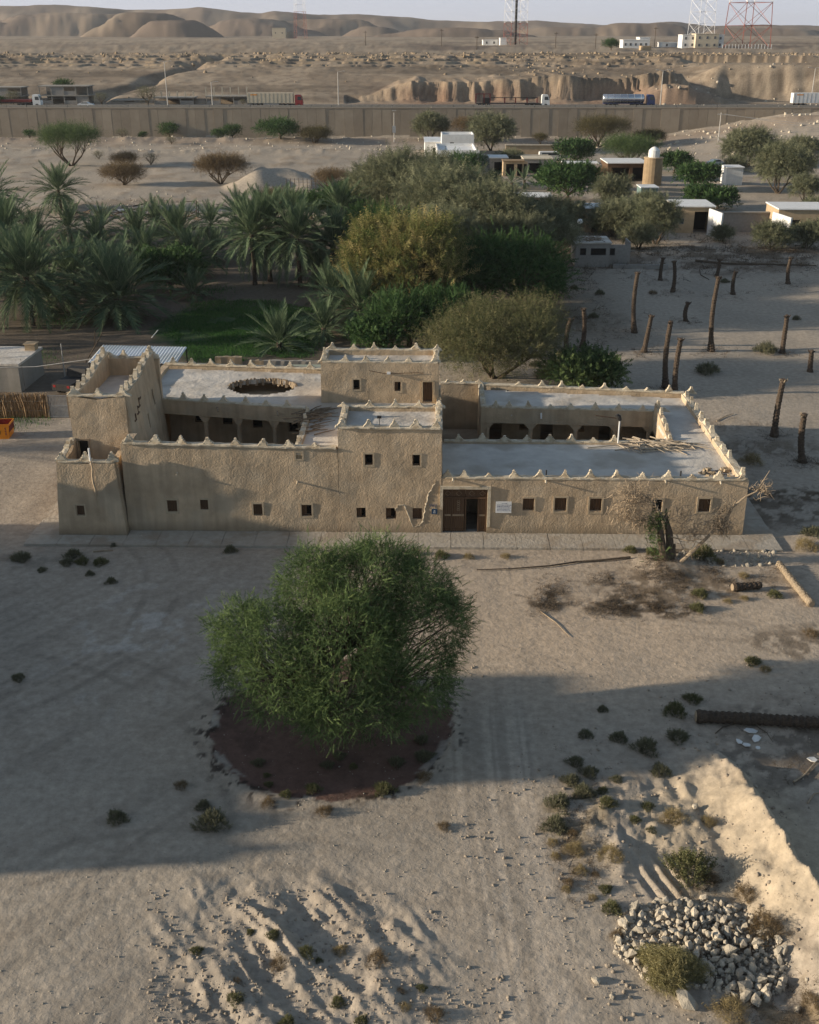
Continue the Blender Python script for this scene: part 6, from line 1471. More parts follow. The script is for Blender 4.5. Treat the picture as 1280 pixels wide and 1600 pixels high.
# reed fence: bundles of dried fronds tied to rails
a, b = G(-30, 652), G(80, 652); t = thing('reed_fence', 'shaggy fence of dried brown palm fronds left of the barred gate', 'fence', (a[0], a[1], 0), math.atan2(b[1] - a[1], b[0] - a[0])); L = math.hypot(b[0] - a[0], b[1] - a[1]); rr = random.Random(2)
for k in range(46):
    x = L * (k + .5) / 46; mb = MB()
    for q in range(9):
        xx = x + rr.gauss(0, .06); yy = rr.gauss(0, .08); h = rr.uniform(1.5, 2.1); mb.tube([(xx, yy, 0), (xx + rr.gauss(0, .05), yy + rr.gauss(0, .05), h * .5), (xx + rr.gauss(0, .14), yy + rr.gauss(0, .1), h)], [.03, .05, .02], 4)
    mb.build('frond_bundle', M['straw'], t)
for z in (.6, 1.4): MB().tube([(0, -.16, z), (L, -.16, z)], .035, 5).build('rail', M['wood_pale'], t)
a, b = G(79, 653), G(109, 653); t = thing('barred_gate', 'grey gate of thin upright bars between the reed fence and the tower', 'gate', (a[0], a[1], 0), math.atan2(b[1] - a[1], b[0] - a[0])); L = math.hypot(b[0] - a[0], b[1] - a[1])
for k in range(16): MB().box(L * k / 15 - .025, L * k / 15 + .025, -.02, .02, .05, 1.9).build('bar', M['metal'], t)
for z in (.1, 1.0, 1.85): MB().box(0, L, -.045, -.022, z, z + .06).build('rail', M['metal'], t)
for x in (-.08, L + .04): MB().box(x - .06, x + .06, -.06, .06, 0, 2.15).build('post', M['wood_pale'], t)
x, y = G(-6, 686); t = thing('rubbish_skip', 'yellow-orange skip with dark red inside and a black round mark at the left edge', 'skip', (x, y, tz(x, y)), R(4))
mb = MB(); o0 = [(-1.3, 0), (.95, 0), (1.1, 1.15), (-1.5, 1.15)]
mb.prism(o0, 0, .05).build('front_panel', M['orange'], t); MB().prism(o0, 1.45, 1.5).build('back_panel', M['orange'], t)
MB().add([(.95, .05, 0), (1.1, .05, 1.15), (1.1, 1.45, 1.15), (.95, 1.45, 0), (.9, .05, 0), (1.05, .05, 1.15), (1.05, 1.45, 1.15), (.9, 1.45, 0)], [(0, 1, 2, 3), (4, 7, 6, 5), (0, 4, 5, 1), (1, 5, 6, 2), (2, 6, 7, 3), (3, 7, 4, 0)]).build('side_panel', M['orange'], t)
MB().box(-1.3, .9, .06, 1.44, .03, .5).build('load', M['dark_red'], t); MB().box(-1.5, 1.12, -.04, 0, 1.08, 1.18).build('rim', M['orange'], t)
MB().add([(1.045, .05, .5), (1.09, .05, 1.14), (1.09, 1.45, 1.14), (1.045, 1.45, .5), (1.03, .06, .5), (1.07, .06, 1.13), (1.07, 1.44, 1.13), (1.03, 1.44, .5)], [(4, 7, 6, 5), (0, 1, 2, 3)]).build('inner_side', M['dark_red'], t); MB().box(-1.48, 1.04, 1.40, 1.445, .4, 1.12).build('inner_back', M['dark_red'], t)
mb = MB(); mb.tube([(.18 + .22 * math.cos(q), -.012, .55 + .22 * math.sin(q)) for q in np.linspace(0, 6.28, 17)], .03, 4, cap=False); mb.tube([(.18, -.02, .55), (.18, -.005, .55)], .09, 10); mb.build('round_mark', M['black_metal'], t)
mb = MB()
for k in range(5): mb.box(.74 + .02 * (k % 2), .86, -.012, -.003, .3 + .13 * k, .39 + .13 * k)
mb.build('side_lettering', M['red_steel'], t)
def car(label, cat, x, y, z, rz, body, L=4.6, kind='sedan', name='parked_car', group=None):
    t = thing(name, label, cat, (x, y, z), rz, group); W = 1.8
    if kind == 'sedan': o = [(-L/2, .35), (-L/2, .85), (-L*.42, 1.0), (-L*.30, 1.02), (-L*.18, 1.42), (L*.10, 1.45), (L*.25, 1.0), (L*.44, .9), (L/2, .75), (L/2, .35)]; gl = [(-L*.27, 1.04), (-L*.17, 1.38), (L*.09, 1.40), (L*.22, 1.03)]
    elif kind == 'van': o = [(-L/2, .35), (-L/2, 1.95), (-L*.46, 2.05), (L*.28, 2.05), (L*.42, 1.3), (L/2, 1.1), (L/2, .35)]; gl = [(-L*.40, 1.25), (-L*.40, 1.8), (L*.26, 1.8), (L*.38, 1.28)]
    else: o = [(-L/2, .45), (-L/2, 1.05), (-L*.02, 1.05), (L*.02, 1.72), (L*.18, 1.72), (L*.28, 1.12), (L/2, 1.0), (L/2, .45)]; gl = [(.02*L+.08, 1.14), (.03*L+.08, 1.64), (.17*L, 1.64), (.25*L, 1.14)]
    b = MB().prism(o, -W/2, W/2).build('body', M[body], t)
    MB().prism(gl, -W/2 - .008, W/2 + .008).build('side_window', M['glass'], t)
    for sx in (-.31, .33):
        for sy in (-1, 1):
            w_ = MB().tube([(L * sx, sy * W/2 - sy * .12, .33), (L * sx, sy * W/2 + sy * .03, .33)], .33, 14).build('wheel', M['tyre'], t); MB().tube([(L * sx, sy * W/2 + sy * .02, .33), (L * sx, sy * W/2 + sy * .045, .33)], .18, 10).build('rim', M['metal'], w_)
    for sy in (-1, 1): MB().box(L/2 - .02, L/2 + .015, sy * .62 - .16, sy * .62 + .16, .68, .82).build('headlight', M['glass'], t); MB().box(-L/2 - .015, -L/2 + .02, sy * .66 - .12, sy * .66 + .12, .75, .95).build('tail_light', M['red_cab'], t)
    return t
x, y = G(122, 606); car('dark pickup truck with a pale cab roof parked half hidden behind the corner tower', 'pickup', x, y, tz(x, y), R(75), 'black_metal', 5.0, 'pickup', 'pickup_truck')
# fence poles and wires in the yard
def pole(label, px, py, py_top, r=.05, m='pole', X=None, name='pole', cat='pole', arm=None, z=None):
    x, y = G(px, py, 0 if z is None else z)
    zb = tz(x, y) if z is None else z
    h = AT(px, py_top, y)[1] - zb; t = thing(name, label, cat, (x, y, zb)); MB().tube([(0, 0, -.3), (0, 0, h)], [r, r * .7], 6).build('shaft', M[m], t)
    if arm == 'cross': MB().box(-.9, .9, -.05, .05, h - .5, h - .38).build('cross_arm', M[m], t)
    return t, x, y, zb + h
pole('thin pale post behind the barred gate', 102, 590, 537, .05); pole('tilted white stake beside the reed yard', 126, 600, 572, .1, 'white'); pole('thin white post at the corner tower', 44, 640, 560, .02, 'black_metal')
for k, (a, b, lab) in enumerate((((134, 566), (160, 520), 'dark leaning stake behind the canopy'), ((148, 540), (148, 517), 'short upright stake behind the canopy'), ((237, 528), (247, 516), 'white stick leaning at the canal side of the grass plot'))):
    x, y = G(*a); x1, z1 = AT(*b, y); tag(MB().tube([(0, 0, 0), (x1 - x, 0, max(.5, z1))], .05, 6).build('stake', M['white' if k == 2 else 'bark'], None, loc=(x, y, tz(x, y))), lab, 'stake')
x0, y0 = G(-40, 575, 3.2); x1, y1 = G(150, 560, 4); mb = MB(); mb.tube([(0, 0, 0), ((x1 - x0) * .5, (y1 - y0) * .5, .1), (x1 - x0, y1 - y0, .8)], .03, 4); tag(mb.build('overhead_cable', M['pole'], None, loc=(x0, y0, 3.2)), 'pale cable strung from the left edge to the corner tower', 'cable')
# irrigation ditch and stones left as darker soil strip
x, y = G(600, 590)
t = thing('field_wall', 'low broken earthen wall behind the left wing of the house', 'wall', (G(345, 578)[0], G(345, 578)[1], 0), R(-2)); mb = MB()
for k, (a, b, h) in enumerate(((-.5, 2.0, 1.2), (2.6, 4.2, .9))): mb.slab(seq(a, b, .3), seq(0, .4, .2), lambda u, v: True, -.1, h, lambda u, v, w_: rough3((u, v, w_), .08, 2))
mb.build('wall_piece', M['tan'], t); mb = MB(); mb.slab(seq(4, 11, .4), seq(0, .4, .2), lambda u, v: True, -.1, .9, lambda u, v, w_: rough3((u, v, w_), .06, 2)); mb.build('wall_piece', M['grey_concrete'], t)
# ------------------------------------------------------------------ collapsed timber shelter at the edge of the grove
x, y = G(200, 340); t = thing('collapsed_shelter', 'heap of dark timbers of a collapsed shelter on the sand behind the palms', 'debris', (x, y, tz(x, y))); rr = random.Random(6)
for k in range(95):
    cx, cy = rr.uniform(-11, 12), rr.uniform(-3, 4); a = rr.uniform(0, 6.28); l = rr.uniform(1.2, 4); dz = rr.uniform(-.4, .9); z = rr.uniform(.1, 1.5) * (1 - abs(cx) / 14)
    MB().tube([(cx - l/2 * math.cos(a), cy - l/2 * math.sin(a), max(.05, z - dz)), (cx + l/2 * math.cos(a), cy + l/2 * math.sin(a), z + abs(dz))], rr.uniform(.05, .13), 5).build('timber', M['bark' if k % 4 else 'dead'], t)
for xx, h in ((9, 2.6), (11.5, 2.9), (11.8, 2.2)): MB().tube([(xx, 0, 0), (xx + .2, 0, h)], .09, 6).build('post', M['bark'], t)
MB().tube([(9, 0, 2.6), (11.7, 0, 2.8)], .08, 6).build('beam', M['bark'], t); MB().box(-1.5, .3, -.5, 1, 1.3, 1.36, .4).build('metal_sheet', M['metal'], t)
# fence in the sand heap's hollow
a, b = G(448, 296), G(500, 296); t = thing('wire_fence', 'thin wire fence with posts on the near side of the sand heap', 'fence', (a[0], a[1], tz(a[0], a[1])))
L = b[0] - a[0]
for k in range(9): MB().tube([(L * k / 8, 0, -1), (L * k / 8, 0, 1.9)], .06, 5).build('post', M['bark'], t)
for z in (.5, 1.1, 1.7): MB().tube([(0, 0, z), (L, 0, z)], .025, 4).build('wire', M['metal'], t)
# ------------------------------------------------------------------ block hut with a pale roof, behind the sand lot
def zone(px, py, z=0): return G(px, py, z)
x, y = G(898, 417); t = thing('block_hut', 'grey concrete block hut with three small windows and old fronds on its roof', 'hut', (x, y, tz(x, y)), R(-1)); s = 1 / ppm(y)
W = 54 * s; D_ = 5.0
mb = MB(); mb.slab(seq(0, W, .6, (.6, 1.4, 2.0, 4.0, 4.5, 5.2)), seq(-.1, 3.0, .5, (1.5, 2.4)), lambda u, v: not (1.5 < v < 2.4 and (.6 < u < 1.4 or 2.0 < u < 4.0 or 4.5 < u < 5.2)), 0, .2, lambda u, v, w_: (u, w_, v)); mb.build('front_wall', M['block'], t)
MB().box(0, .2, .2, D_, -.1, 3).build('side_wall', M['block'], t); MB().box(W - .2, W, .2, D_, -.1, 3).build('side_wall', M['block'], t); MB().box(.2, W - .2, D_ - .2, D_, -.1, 3).build('back_wall', M['block'], t)
MB().box(-.15, W + .15, -.15, D_ + .15, 3.0, 3.15).build('roof', M['roof'], t)
for a, b in ((.6, 1.4), (2.0, 4.0), (4.5, 5.2)):
    f = MB().box(a, b, .08, .12, 2.32, 2.4).box(a, b, .08, .12, 1.5, 1.58).box(a, a + .07, .08, .12, 1.58, 2.32).box(b - .07, b, .08, .12, 1.58, 2.32).build('window', M['black_metal'], t); MB().box(a + .07, b - .07, .13, .15, 1.58, 2.32).build('pane', M['dark'], f)  # black panels painted as the hut's unlit inside
MB().box(W, W + 2.9, 1.5, 1.7, -.1, 2.6).box(W + 2.7, W + 2.9, 1.7, 5, -.1, 2.9).build('yard_wall', M['block'], t)
MB().box(W + .3, W + 7.5, -1.2, -.9, -.2, .5).build('low_kerb', M['block'], t)
for k in range(26):
    cx, cy = rr.uniform(1.5, W - .8), rr.uniform(.6, D_ - .6); a = rr.uniform(0, 6.28); l = rr.uniform(.8, 2)
    MB().tube([(cx - l/2 * math.cos(a), cy - l/2 * math.sin(a), 3.18), (cx, cy, 3.35), (cx + l/2 * math.cos(a), cy + l/2 * math.sin(a), 3.2)], .04, 4).build('roof_frond', M['dead'], t)
lt, lx, ly2, lz = pole('white globe lamp on a dark pole behind the block hut', 903, 400, 350, .06, 'black_metal', name='globe_lamp', cat='lamp'); 
mb = MB(); mb.tube([(0, 0, lz - tz(lx, ly2) + q) for q in (0, .1, .35, .6, .7)], [.1, .3, .42, .3, .08], 10); mb.build('globe', M['white'], lt, smooth=True)
# ------------------------------------------------------------------ farm buildings
def block(name, label, cat, px, py, wpx, depth, h, wall, roof, rz=0.0, parapet=.25, opens=(), z=None, over=.15, group=None):
    """px,py: left foot of the front; opens: (x0,x1,z0,z1,kind) in metres from the left foot"""
    x, y = G(px, py, z or 0); zz = tz(x, y) if z is None else z; W = wpx / ppm(y, zz)
    t = thing(name, label, cat, (x, y, zz), rz, group)
    ex = [q for o in opens for q in o[:2]]; ez = [q for o in opens for q in o[2:4]]
    mb = MB(); mb.slab(sorted(set([0, W] + ex)), sorted(set([-.4, h] + ez)), lambda u, v: not any(o[0] < u < o[1] and o[2] < v < o[3] for o in opens), 0, .25, lambda u, v, w_: (u, w_, v)); mb.build('front_wall', M[wall], t)
    MB().box(0, .25, .25, depth, -.4, h).build('side_wall', M[wall], t); MB().box(W - .25, W, .25, depth, -.4, h).build('side_wall', M[wall], t); MB().box(.25, W - .25, depth - .25, depth, -.4, h).build('back_wall', M[wall], t)
    if parapet > 0:
        MB().box(.25, W - .25, .25, depth - .25, h - parapet - .2, h - parapet).build('roof', M[roof], t)
    else: MB().box(-over, W + over, -over * 2, depth + over, h + .003, h + .18).build('roof', M[roof], t)
    for o in opens:
        k = o[4]
        if k == 'dark': MB().box(o[0], o[1], depth * .5, depth * .5 + .1, o[2], o[3]).build('opening_shade_sheet', M['dark'], t)  # black sheet gives the opening its interior shade
        else:
            f = MB().box(o[0], o[1], .06, .14, o[3] - .08, o[3]).box(o[0], o[1], .06, .14, o[2], o[2] + .08).box(o[0], o[0] + .08, .06, .14, o[2] + .08, o[3] - .08).box(o[1] - .08, o[1], .06, .14, o[2] + .08, o[3] - .08).build('door' if k == 'door' else 'window', M['wood' if k == 'door' else 'grey_concrete'], t)
            MB().box(o[0] + .08, o[1] - .08, .10, .13, o[2] + .08, o[3] - .08).build('door_leaf' if k == 'door' else 'pane', M['wood' if k == 'door' else 'glass'], f)
    return t
block('white_house', 'white flat-roofed house with stepped roof parts beside the round green tree', 'house', 683, 272, 62, 16, 5.2, 'white', 'white', 0, .5, [(1.2, 2.3, 0, 2.2, 'door'), (4, 5.4, 1.2, 2.6, 'w'), (8, 9.2, 1.2, 2.6, 'w')])
block('white_annex', 'taller white roof block at the back of the white flat-roofed house', 'house', 690, 250, 50, 8, 5.8, 'white', 'white', 0, .4, [(2, 3, 3, 4, 'w')])
block('grey_roofed_shed', 'shed with a bluish metal roof at the top corner of the white house yard', 'shed', 664, 245, 50, 14, 3.4, 'white', 'sheet', 0, 0, [(2, 3.2, 0, 2.1, 'dark')])
block('yard_wall', 'long low dark yard wall with pale capping right of the white house', 'wall', 745, 262, 110, .5, 2.6, 'grey_concrete', 'cream', 0, 0)
block('yard_wall', 'farther yard wall with cream top between the tamarisk and the parked van', 'wall', 790, 242, 92, .5, 2.2, 'tan', 'cream', 0, 0)
block('dark_shed', 'low dark shed with a pale roof edge in the yard behind the small palms', 'shed', 765, 270, 28, 6, 3.0, 'grey_concrete', 'white', 0, 0, [(1, 3.5, 0, 2.2, 'dark')])
block('dark_shed', 'second low shed with a pale roof edge next to the parked white van', 'shed', 818, 272, 45, 6, 3.0, 'block', 'cream', 0, 0, [(1, 4, 0, 2.2, 'dark'), (5, 7, .9, 2, 'w')])
block('timber_pergola_shed', 'small open shed framed in orange wood between the two dark sheds', 'shed', 786, 276, 32, 3, 3.0, 'tan', 'straw', 0, 0, [(.6, 2.4, 0, 2.5, 'dark'), (3, 5.2, 0, 2.5, 'dark')])
block('white_cabin', 'long white cabin with small windows left of the bright green tree', 'cabin', 879, 278, 54, 4, 2.9, 'white', 'white', R(-3), 0, [(7.4, 8.4, 1.3, 2.1, 'w')])
block('dark_open_shed', 'dark open shed with a torn pale roof under the flat-crowned acacia', 'shed', 948, 285, 62, 9, 3.6, 'wood', 'white', 0, 0, [(.8, 4.5, 0, 2.8, 'dark'), (5.2, 9.5, 0, 2.8, 'dark')])
block('white_roofed_shed', 'shed with a bright white roof seen above the right part of the thicket', 'shed', 745, 332, 50, 5, 2.6, 'tan', 'white', 0, 0, [(1, 2.5, 0, 2, 'dark')])
block('white_roofed_shed', 'second bright roofed shed right of the first, behind bare branches', 'shed', 806, 330, 55, 5, 2.4, 'tan', 'white', R(-2), 0, [(2, 4, 0, 2, 'dark')])
block('teal_door_shed', 'small shed with a greenish front below the bright white roof', 'shed', 752, 350, 22, 3, 2.3, 'teal', 'white', 0, 0, [(.6, 1.6, 0, 1.9, 'door')])
block('tan_hut', 'tan hut with a white roof line hidden by grey tamarisks right of the block hut', 'hut', 914, 362, 40, 5, 3.6, 'tan', 'white', 0, 0, [(1, 2, 0, 2.2, 'dark'), (3.4, 4.4, 1, 2, 'w')])
block('open_fronted_house', 'tan open-fronted house with a white roof edge in the far yard', 'house', 1052, 364, 60, 7, 3.9, 'tan', 'white', R(-2), 0, [(3.0, 5.6, 0, 3.2, 'dark'), (.7, 1.5, 1.3, 2.2, 'w')])
block('open_fronted_house', 'white-sided open-fronted house at the right edge', 'house', 1212, 370, 80, 7, 4.1, 'tan', 'white', R(-2), 0, [(1.6, 3.4, 0, 2.6, 'dark'), (4.4, 5.2, 1.2, 2.4, 'w'), (5.8, 7.4, 0, 2.6, 'dark')])
MB_ = block('courtyard_wall', 'grey block wall between the two open-fronted houses', 'wall', 1112, 362, 100, .3, 2.9, 'block', 'grey_concrete', 0, 0)
for (px, py, ln) in ((1112, 366, 5), (1212, 372, 6)):
    x, y = G(px, py); o = MB().box(-.12, .12, 0, ln, -.1, 3.9).build('white_side_wall', M['white'], None, loc=(x, y - ln, tz(x, y)), rz=R(8)); tag(o, 'white flank wall of the %s open-fronted house' % ('left' if px < 1200 else 'right'), 'wall')
block('white_box_tank', 'white ribbed box tank standing on the sandy yard at the right', 'tank', 1133, 290, 26, 4, 3.4, 'white', 'white', 0, 0)
block('blue_trough', 'faded blue-green low tank below the water tower', 'tank', 1001, 307, 26, 4, 1.6, 'teal', 'sheet', 0, 0)
x, y = G(1018, 290); t = thing('water_tank', 'round ochre masonry water tank with a white drum on top', 'water tank', (x, y, tz(x, y))); mb = MB(); mb.tube([(0, 0, 0), (0, 0, 2.6), (0, 0, 5.2)], [1.9, 1.9, 1.85], 20); mb.build('tank_body', M['ochre'], t, smooth=False)
MB().tube([(0, 0, 5.2), (0, 0, 5.9), (0, 0, 6.6), (0, 0, 7.1), (0, 0, 7.3)], [1.1, 1.15, 1.1, .6, .2], 16).build('drum', M['white'], t); MB().tube([(0, 0, 5.15), (0, 0, 5.3)], [2.0, 2.0], 20).build('rim', M['tan'], t)
for k in range(3): MB().tube([(1.95, -.3 + .0, .3 + k * 1.7), (1.95, .3, .3 + k * 1.7)], .05, 5).build('rung', M['metal'], t)
x, y = G(860, 252); car('white van parked at the yard wall behind the bright green tree', 'van', x, y, tz(x, y), R(2), 'white', 5.6, 'van', 'parked_van')
x, y = G(1110, 288); x, y = G(957, 187 + 75); car('white car in the yard left of the white cabin roof', 'car', *G(1118, 262), 0.4, R(20), 'white', 4.4)
# small palms in the yard
for k, (px, py, h, s, lab) in enumerate(((820, 282, 1.6, .8, 'small palm in the far yard in front of the second dark shed'), (745, 286, 1.4, .8, 'small palm in the far yard beside the round green tree'), (800, 285, 1.8, .7, 'small palm in the far yard below the orange wood shed'))):
    x, y = G(px, py, h); palm(lab, x, y, h, s, 18, 90 + k, 'small palms in the far yard')
# bare burnt trees sticking out of the thicket
for k, (px, py, top, lab) in enumerate(((768, 420, 330, 'bare dark tree standing out of the right end of the thicket, left one'), (808, 425, 345, 'bare dark tree standing out of the right end of the thicket, right one'), (760, 300, 318, None), (688, 470, 330, None))):
    if not lab: continue
    x, y = G(px, py); h = AT(px, top, y)[1]; rr = random.Random(k + 40); mb = MB(); mb.tube([(0, 0, 0), (.3, 0, h * .5), (-.2, 0, h)], [.25, .15, .04], 6)
    for q in range(12): z = h * rr.uniform(.35, .95); a = rr.uniform(0, 6.28); l = rr.uniform(.8, 2.2); mb.tube([(0, 0, z), (l * .5 * math.cos(a), l * .5 * math.sin(a), z + l * .5), (l * math.cos(a), l * math.sin(a), z + l * 1.1)], [.07, .04, .015], 4)
    t = thing('bare_tree', lab, 'tree', (x, y, 0)); mb.build('trunk', M['bark'], t)
# ------------------------------------------------------------------ utility poles and lamps
P1 = pole('wooden utility pole with a meter box in front of the concrete wall', 616, 224, 176, .16, 'pole', name='utility_pole', cat='utility pole'); MB().box(-.45, .45, -.4, -.15, 2.6, 4.4).build('meter_box', M['metal'], P1[0]); MB().box(-.6, .6, -.06, .06, 8.3, 8.5).build('cross_arm', M['pole'], P1[0])
P2 = pole('utility pole with a cross arm and wires on the right sand bank', 1121, 232, 176, .15, 'pole', arm='cross', name='utility_pole', cat='utility pole')
for k, (px, py) in enumerate(((1340, 232), (1345, 245))):
    x, z = AT(px, py - 34, 300.0); mb = MB(); a = Vector((P2[1] + (.8 if k else -.8), P2[2], P2[3] - .3)); b = Vector((x + 15, 300, z)); mb.tube([(0, 0, 0), tuple((b - a) * .5 - Vector((0, 0, 1.2))), tuple(b - a)], .05, 4)
    tag(mb.build('power_wire', M['pole'], None, loc=a), '%s sagging wire running right from the pole on the sand bank' % ('nearer' if k else 'farther'), 'wire')
pole('slim pale pole standing before the concrete wall at the left', 80, 208, 168, .1, 'white')
def lamp_mast(px, ytop, lab, dbl=True):
    Y = 350.6; x = AT(px, 160, Y)[0]; h = AT(px, ytop, Y)[1] - 8.1; t = thing('highway_lamp', lab, 'street lamp', (x, Y, 8.1), 0, 'lamp masts along the highway'); MB().tube([(0, 0, 0), (0, 0, h)], [.17, .09], 8).build('mast', M['pole'], t)
    for s_ in ((-1, 1) if dbl else (1,)): MB().tube([(0, 0, h - .1), (s_ * 1.3, 0, h + .15)], .05, 5).build('arm', M['pole'], t); MB().box(s_ * 1.75 - .4, s_ * 1.75 + .4, -.15, .15, h + .08, h + .25).build('lamp_head', M['pole'], t)
for px, yt, lab in ((262, 96, 'lamp mast on the highway above the round dark green bush, tallest at the left'), (332, 128, 'shorter lamp mast on the highway right of the tallest left one'), (529, 112, 'lamp mast on the highway just right of the red-cabbed truck'), (1032, 110, 'lamp mast on the highway right of the tanker'), (1267, 106, 'double-armed lamp mast at the right end of the highway')): lamp_mast(px, yt, lab, yt < 112)
# ------------------------------------------------------------------ precast retaining wall
rw = thing('retaining_wall', 'long tan precast concrete wall that carries the highway across the picture', 'wall', (0, YW, 0)); PW = 2.75; n0 = -74
pan = MB().box(.02, PW - .02, 0, .35, -1.0, 8.05); me = bpy.data.meshes.new('panel'); me.from_pydata(pan.v, [], pan.f); me.materials.append(M['panel'])
panm = []
for k in range(4):
    c_ = me.copy(); c_.materials[0] = mat('precast_panel_%s' % ('a', 'b', 'c', 'd')[k], tuple(v * (.90 + .06 * k) for v in (.335, .28, .215)), tuple(v * (.84 + .06 * k) for v in (.30, .245, .185)), .3, .9, .2, 3, world=True); panm.append(c_)
for k in range(148): inst('panel', panm[random.choice([0, 1, 1, 2, 2, 3])], rw, ((k + n0) * PW, random.uniform(-.05, .05), 0))
MB().box(n0 * PW, (n0 + 148) * PW, .35, .6, -1, 7.9).build('backing', M['grey_concrete'], rw)
MB().box(n0 * PW, (n0 + 148) * PW, -.1, .7, 8.05, 8.3).build('coping', M['panel'], rw)
rb = thing('guard_rail', 'low concrete barrier along the near edge of the highway', 'barrier', (0, 342.3, 8.14))
for k in range(68): MB().box(-203 + k * 6, -203 + k * 6 + 5.9, 0, .3, 0, .75, 0, .03).build('barrier_block', M['grey_concrete'], rb)
# ------------------------------------------------------------------ trucks
def wheels(t, xs, W=2.4, r=.5):
    for x in xs:
        for s_ in (-1, 1):
            w_ = MB().tube([(x, s_ * (W / 2 - .32), r), (x, s_ * W / 2, r)], r, 14).build('wheel', M['tyre'], t); MB().tube([(x, s_ * (W / 2 - .01), r), (x, s_ * (W / 2 + .02), r)], r * .5, 8).build('hub', M['metal'], w_)
def cab(t, x, m, d=1):
    o = [(0, .6), (0, 3.3), (.25, 3.5), (1.7, 3.45), (2.15, 2.4), (2.3, 1.4), (2.3, .6)]
    MB().prism([(x + d * a, b) for a, b in o], -1.2, 1.2).build('cab', M[m], t); MB().prism([(x + d * a, b) for a, b in ((.75, 2.0), (.75, 2.95), (1.75, 2.95), (2.0, 2.0))], -1.21, 1.21).build('side_window', M['glass'], t)
    MB().prism([(x + d * a, b) for a, b in ((1.84, 3.2), (2.19, 2.38), (2.25, 1.95), (2.3, 1.95), (2.22, 2.4), (1.9, 3.2))], -1.05, 1.05).build('windscreen', M['glass'], t)
    for s_ in (-.85, .85): MB().box(x + d * 2.3 - .03, x + d * 2.3 + .03, s_ - .2, s_ + .2, .8, 1.0).build('headlight', M['white'], t)
def truck(label, px0, px1, m, kind, group='lorries on the highway', d=1, Y=346.5):
    x0, x1 = AT(px0, 165, Y)[0], AT(px1, 165, Y)[0]; L = x1 - x0; t = thing('lorry', label, 'lorry', (x0, Y, 8.14), 0, group)
    cab(t, L - 2.3, m); wheels(t, (L - 1.1, L - 4.6, L - 5.9)); MB().box(L - 7.2, L - .2, -.5, .5, .6, .95).build('chassis', M['black_metal'], t)
    bl = L - 2.9
    if kind == 'box':
        b = MB().box(0, bl, -1.25, 1.25, 1.15, 3.95).build('box_body', M['cream' if m == 'red_cab' else 'white'], t)
        for k in range(int(bl / 1.2)): MB().box(.4 + 1.2 * k, .46 + 1.2 * k, -1.28, -1.252, 1.2, 3.9).build('side_rib', M['grey_concrete'], b)
        MB().box(1.0, 3.0, -1.27, -1.253, 3.3, 3.6).build('side_mark', M['orange'], b); wheels(t, (1.3, 2.6, 3.9))
    elif kind == 'tank':
        MB().tube([(x, 0, 2.35) for x in (.0, .25, bl - .5, bl - .25)], [.9, 1.25, 1.25, .9], 18).build('tank', M['chrome'], t, smooth=True); wheels(t, (1.6, 2.9, 4.2))
        for k in range(6): MB().tube([(1.2 + k * (bl - 2.5) / 5, 0, 2.35), (1.3 + k * (bl - 2.5) / 5, 0, 2.35)], 1.29, 18).build('tank_band', M['metal'], t)
        MB().box(.2, bl - .5, -.7, .7, .9, 1.15).build('frame', M['blue_cab'], t); MB().box(1, bl - 1, -1.33, -1.28, 1.9, 2.1).build('stripe', M['blue_cab'], t)
    elif kind == 'flat':
        MB().box(0, bl, -1.25, 1.25, 1.1, 1.4).build('deck', M['black_metal'], t); wheels(t, (1.3, 2.6, 3.9)); MB().box(.3, bl - .3, -1.2, 1.2, 1.4, 2.1).build('load', M['dark_red'], t)
    else:
        MB().box(0, bl, -1.25, 1.25, .9, 1.15).build('deck', M['black_metal'], t); wheels(t, (1.3, 2.6, 3.9))
        for a in (0, 2.4, 4.2, bl * .45, bl * .62, bl * .8, bl - .8):
            MB().box(a, a + .18, -1.25, -1.1, 1.15, 3.6 if a < 5 else 2.7).build('rack_post', M['dark_red'], t); MB().box(a, a + .18, 1.1, 1.25, 1.15, 3.6 if a < 5 else 2.7).build('rack_post', M['dark_red'], t)
        MB().box(0, 4.4, -1.25, -1.1, 3.6, 3.8).build('rack_rail', M['dark_red'], t); MB().box(4.4, bl - .6, -1.25, -1.1, 2.55, 2.75).build('rack_rail', M['black_metal'], t); MB().box(2.0, 4.4, -1.1, 1.1, 1.15, 2.6).build('stowed_load', M['black_metal'], t)
    return t
truck('lorry with a long cream box body and a dark red cab', 388, 474, 'red_cab', 'box'); truck('empty rack lorry with red posts and a white cab in the middle of the highway', 743, 858, 'white', 'rack'); truck('shiny tanker lorry with a dark blue cab', 941, 1022, 'blue_cab', 'tank')
truck('low-loaded flatbed lorry with a white cab at the left edge', -25, 66, 'white', 'flat'); truck('lorry with a plain white box body at the right edge', 1236, 1330, 'white', 'box')
x = AT(135, 168, 346.0)[0]; car('white saloon car driving on the highway behind the left flatbed lorry', 'car', x, 346.0, 8.14, 0, 'white', 4.7, 'sedan', 'moving_car')
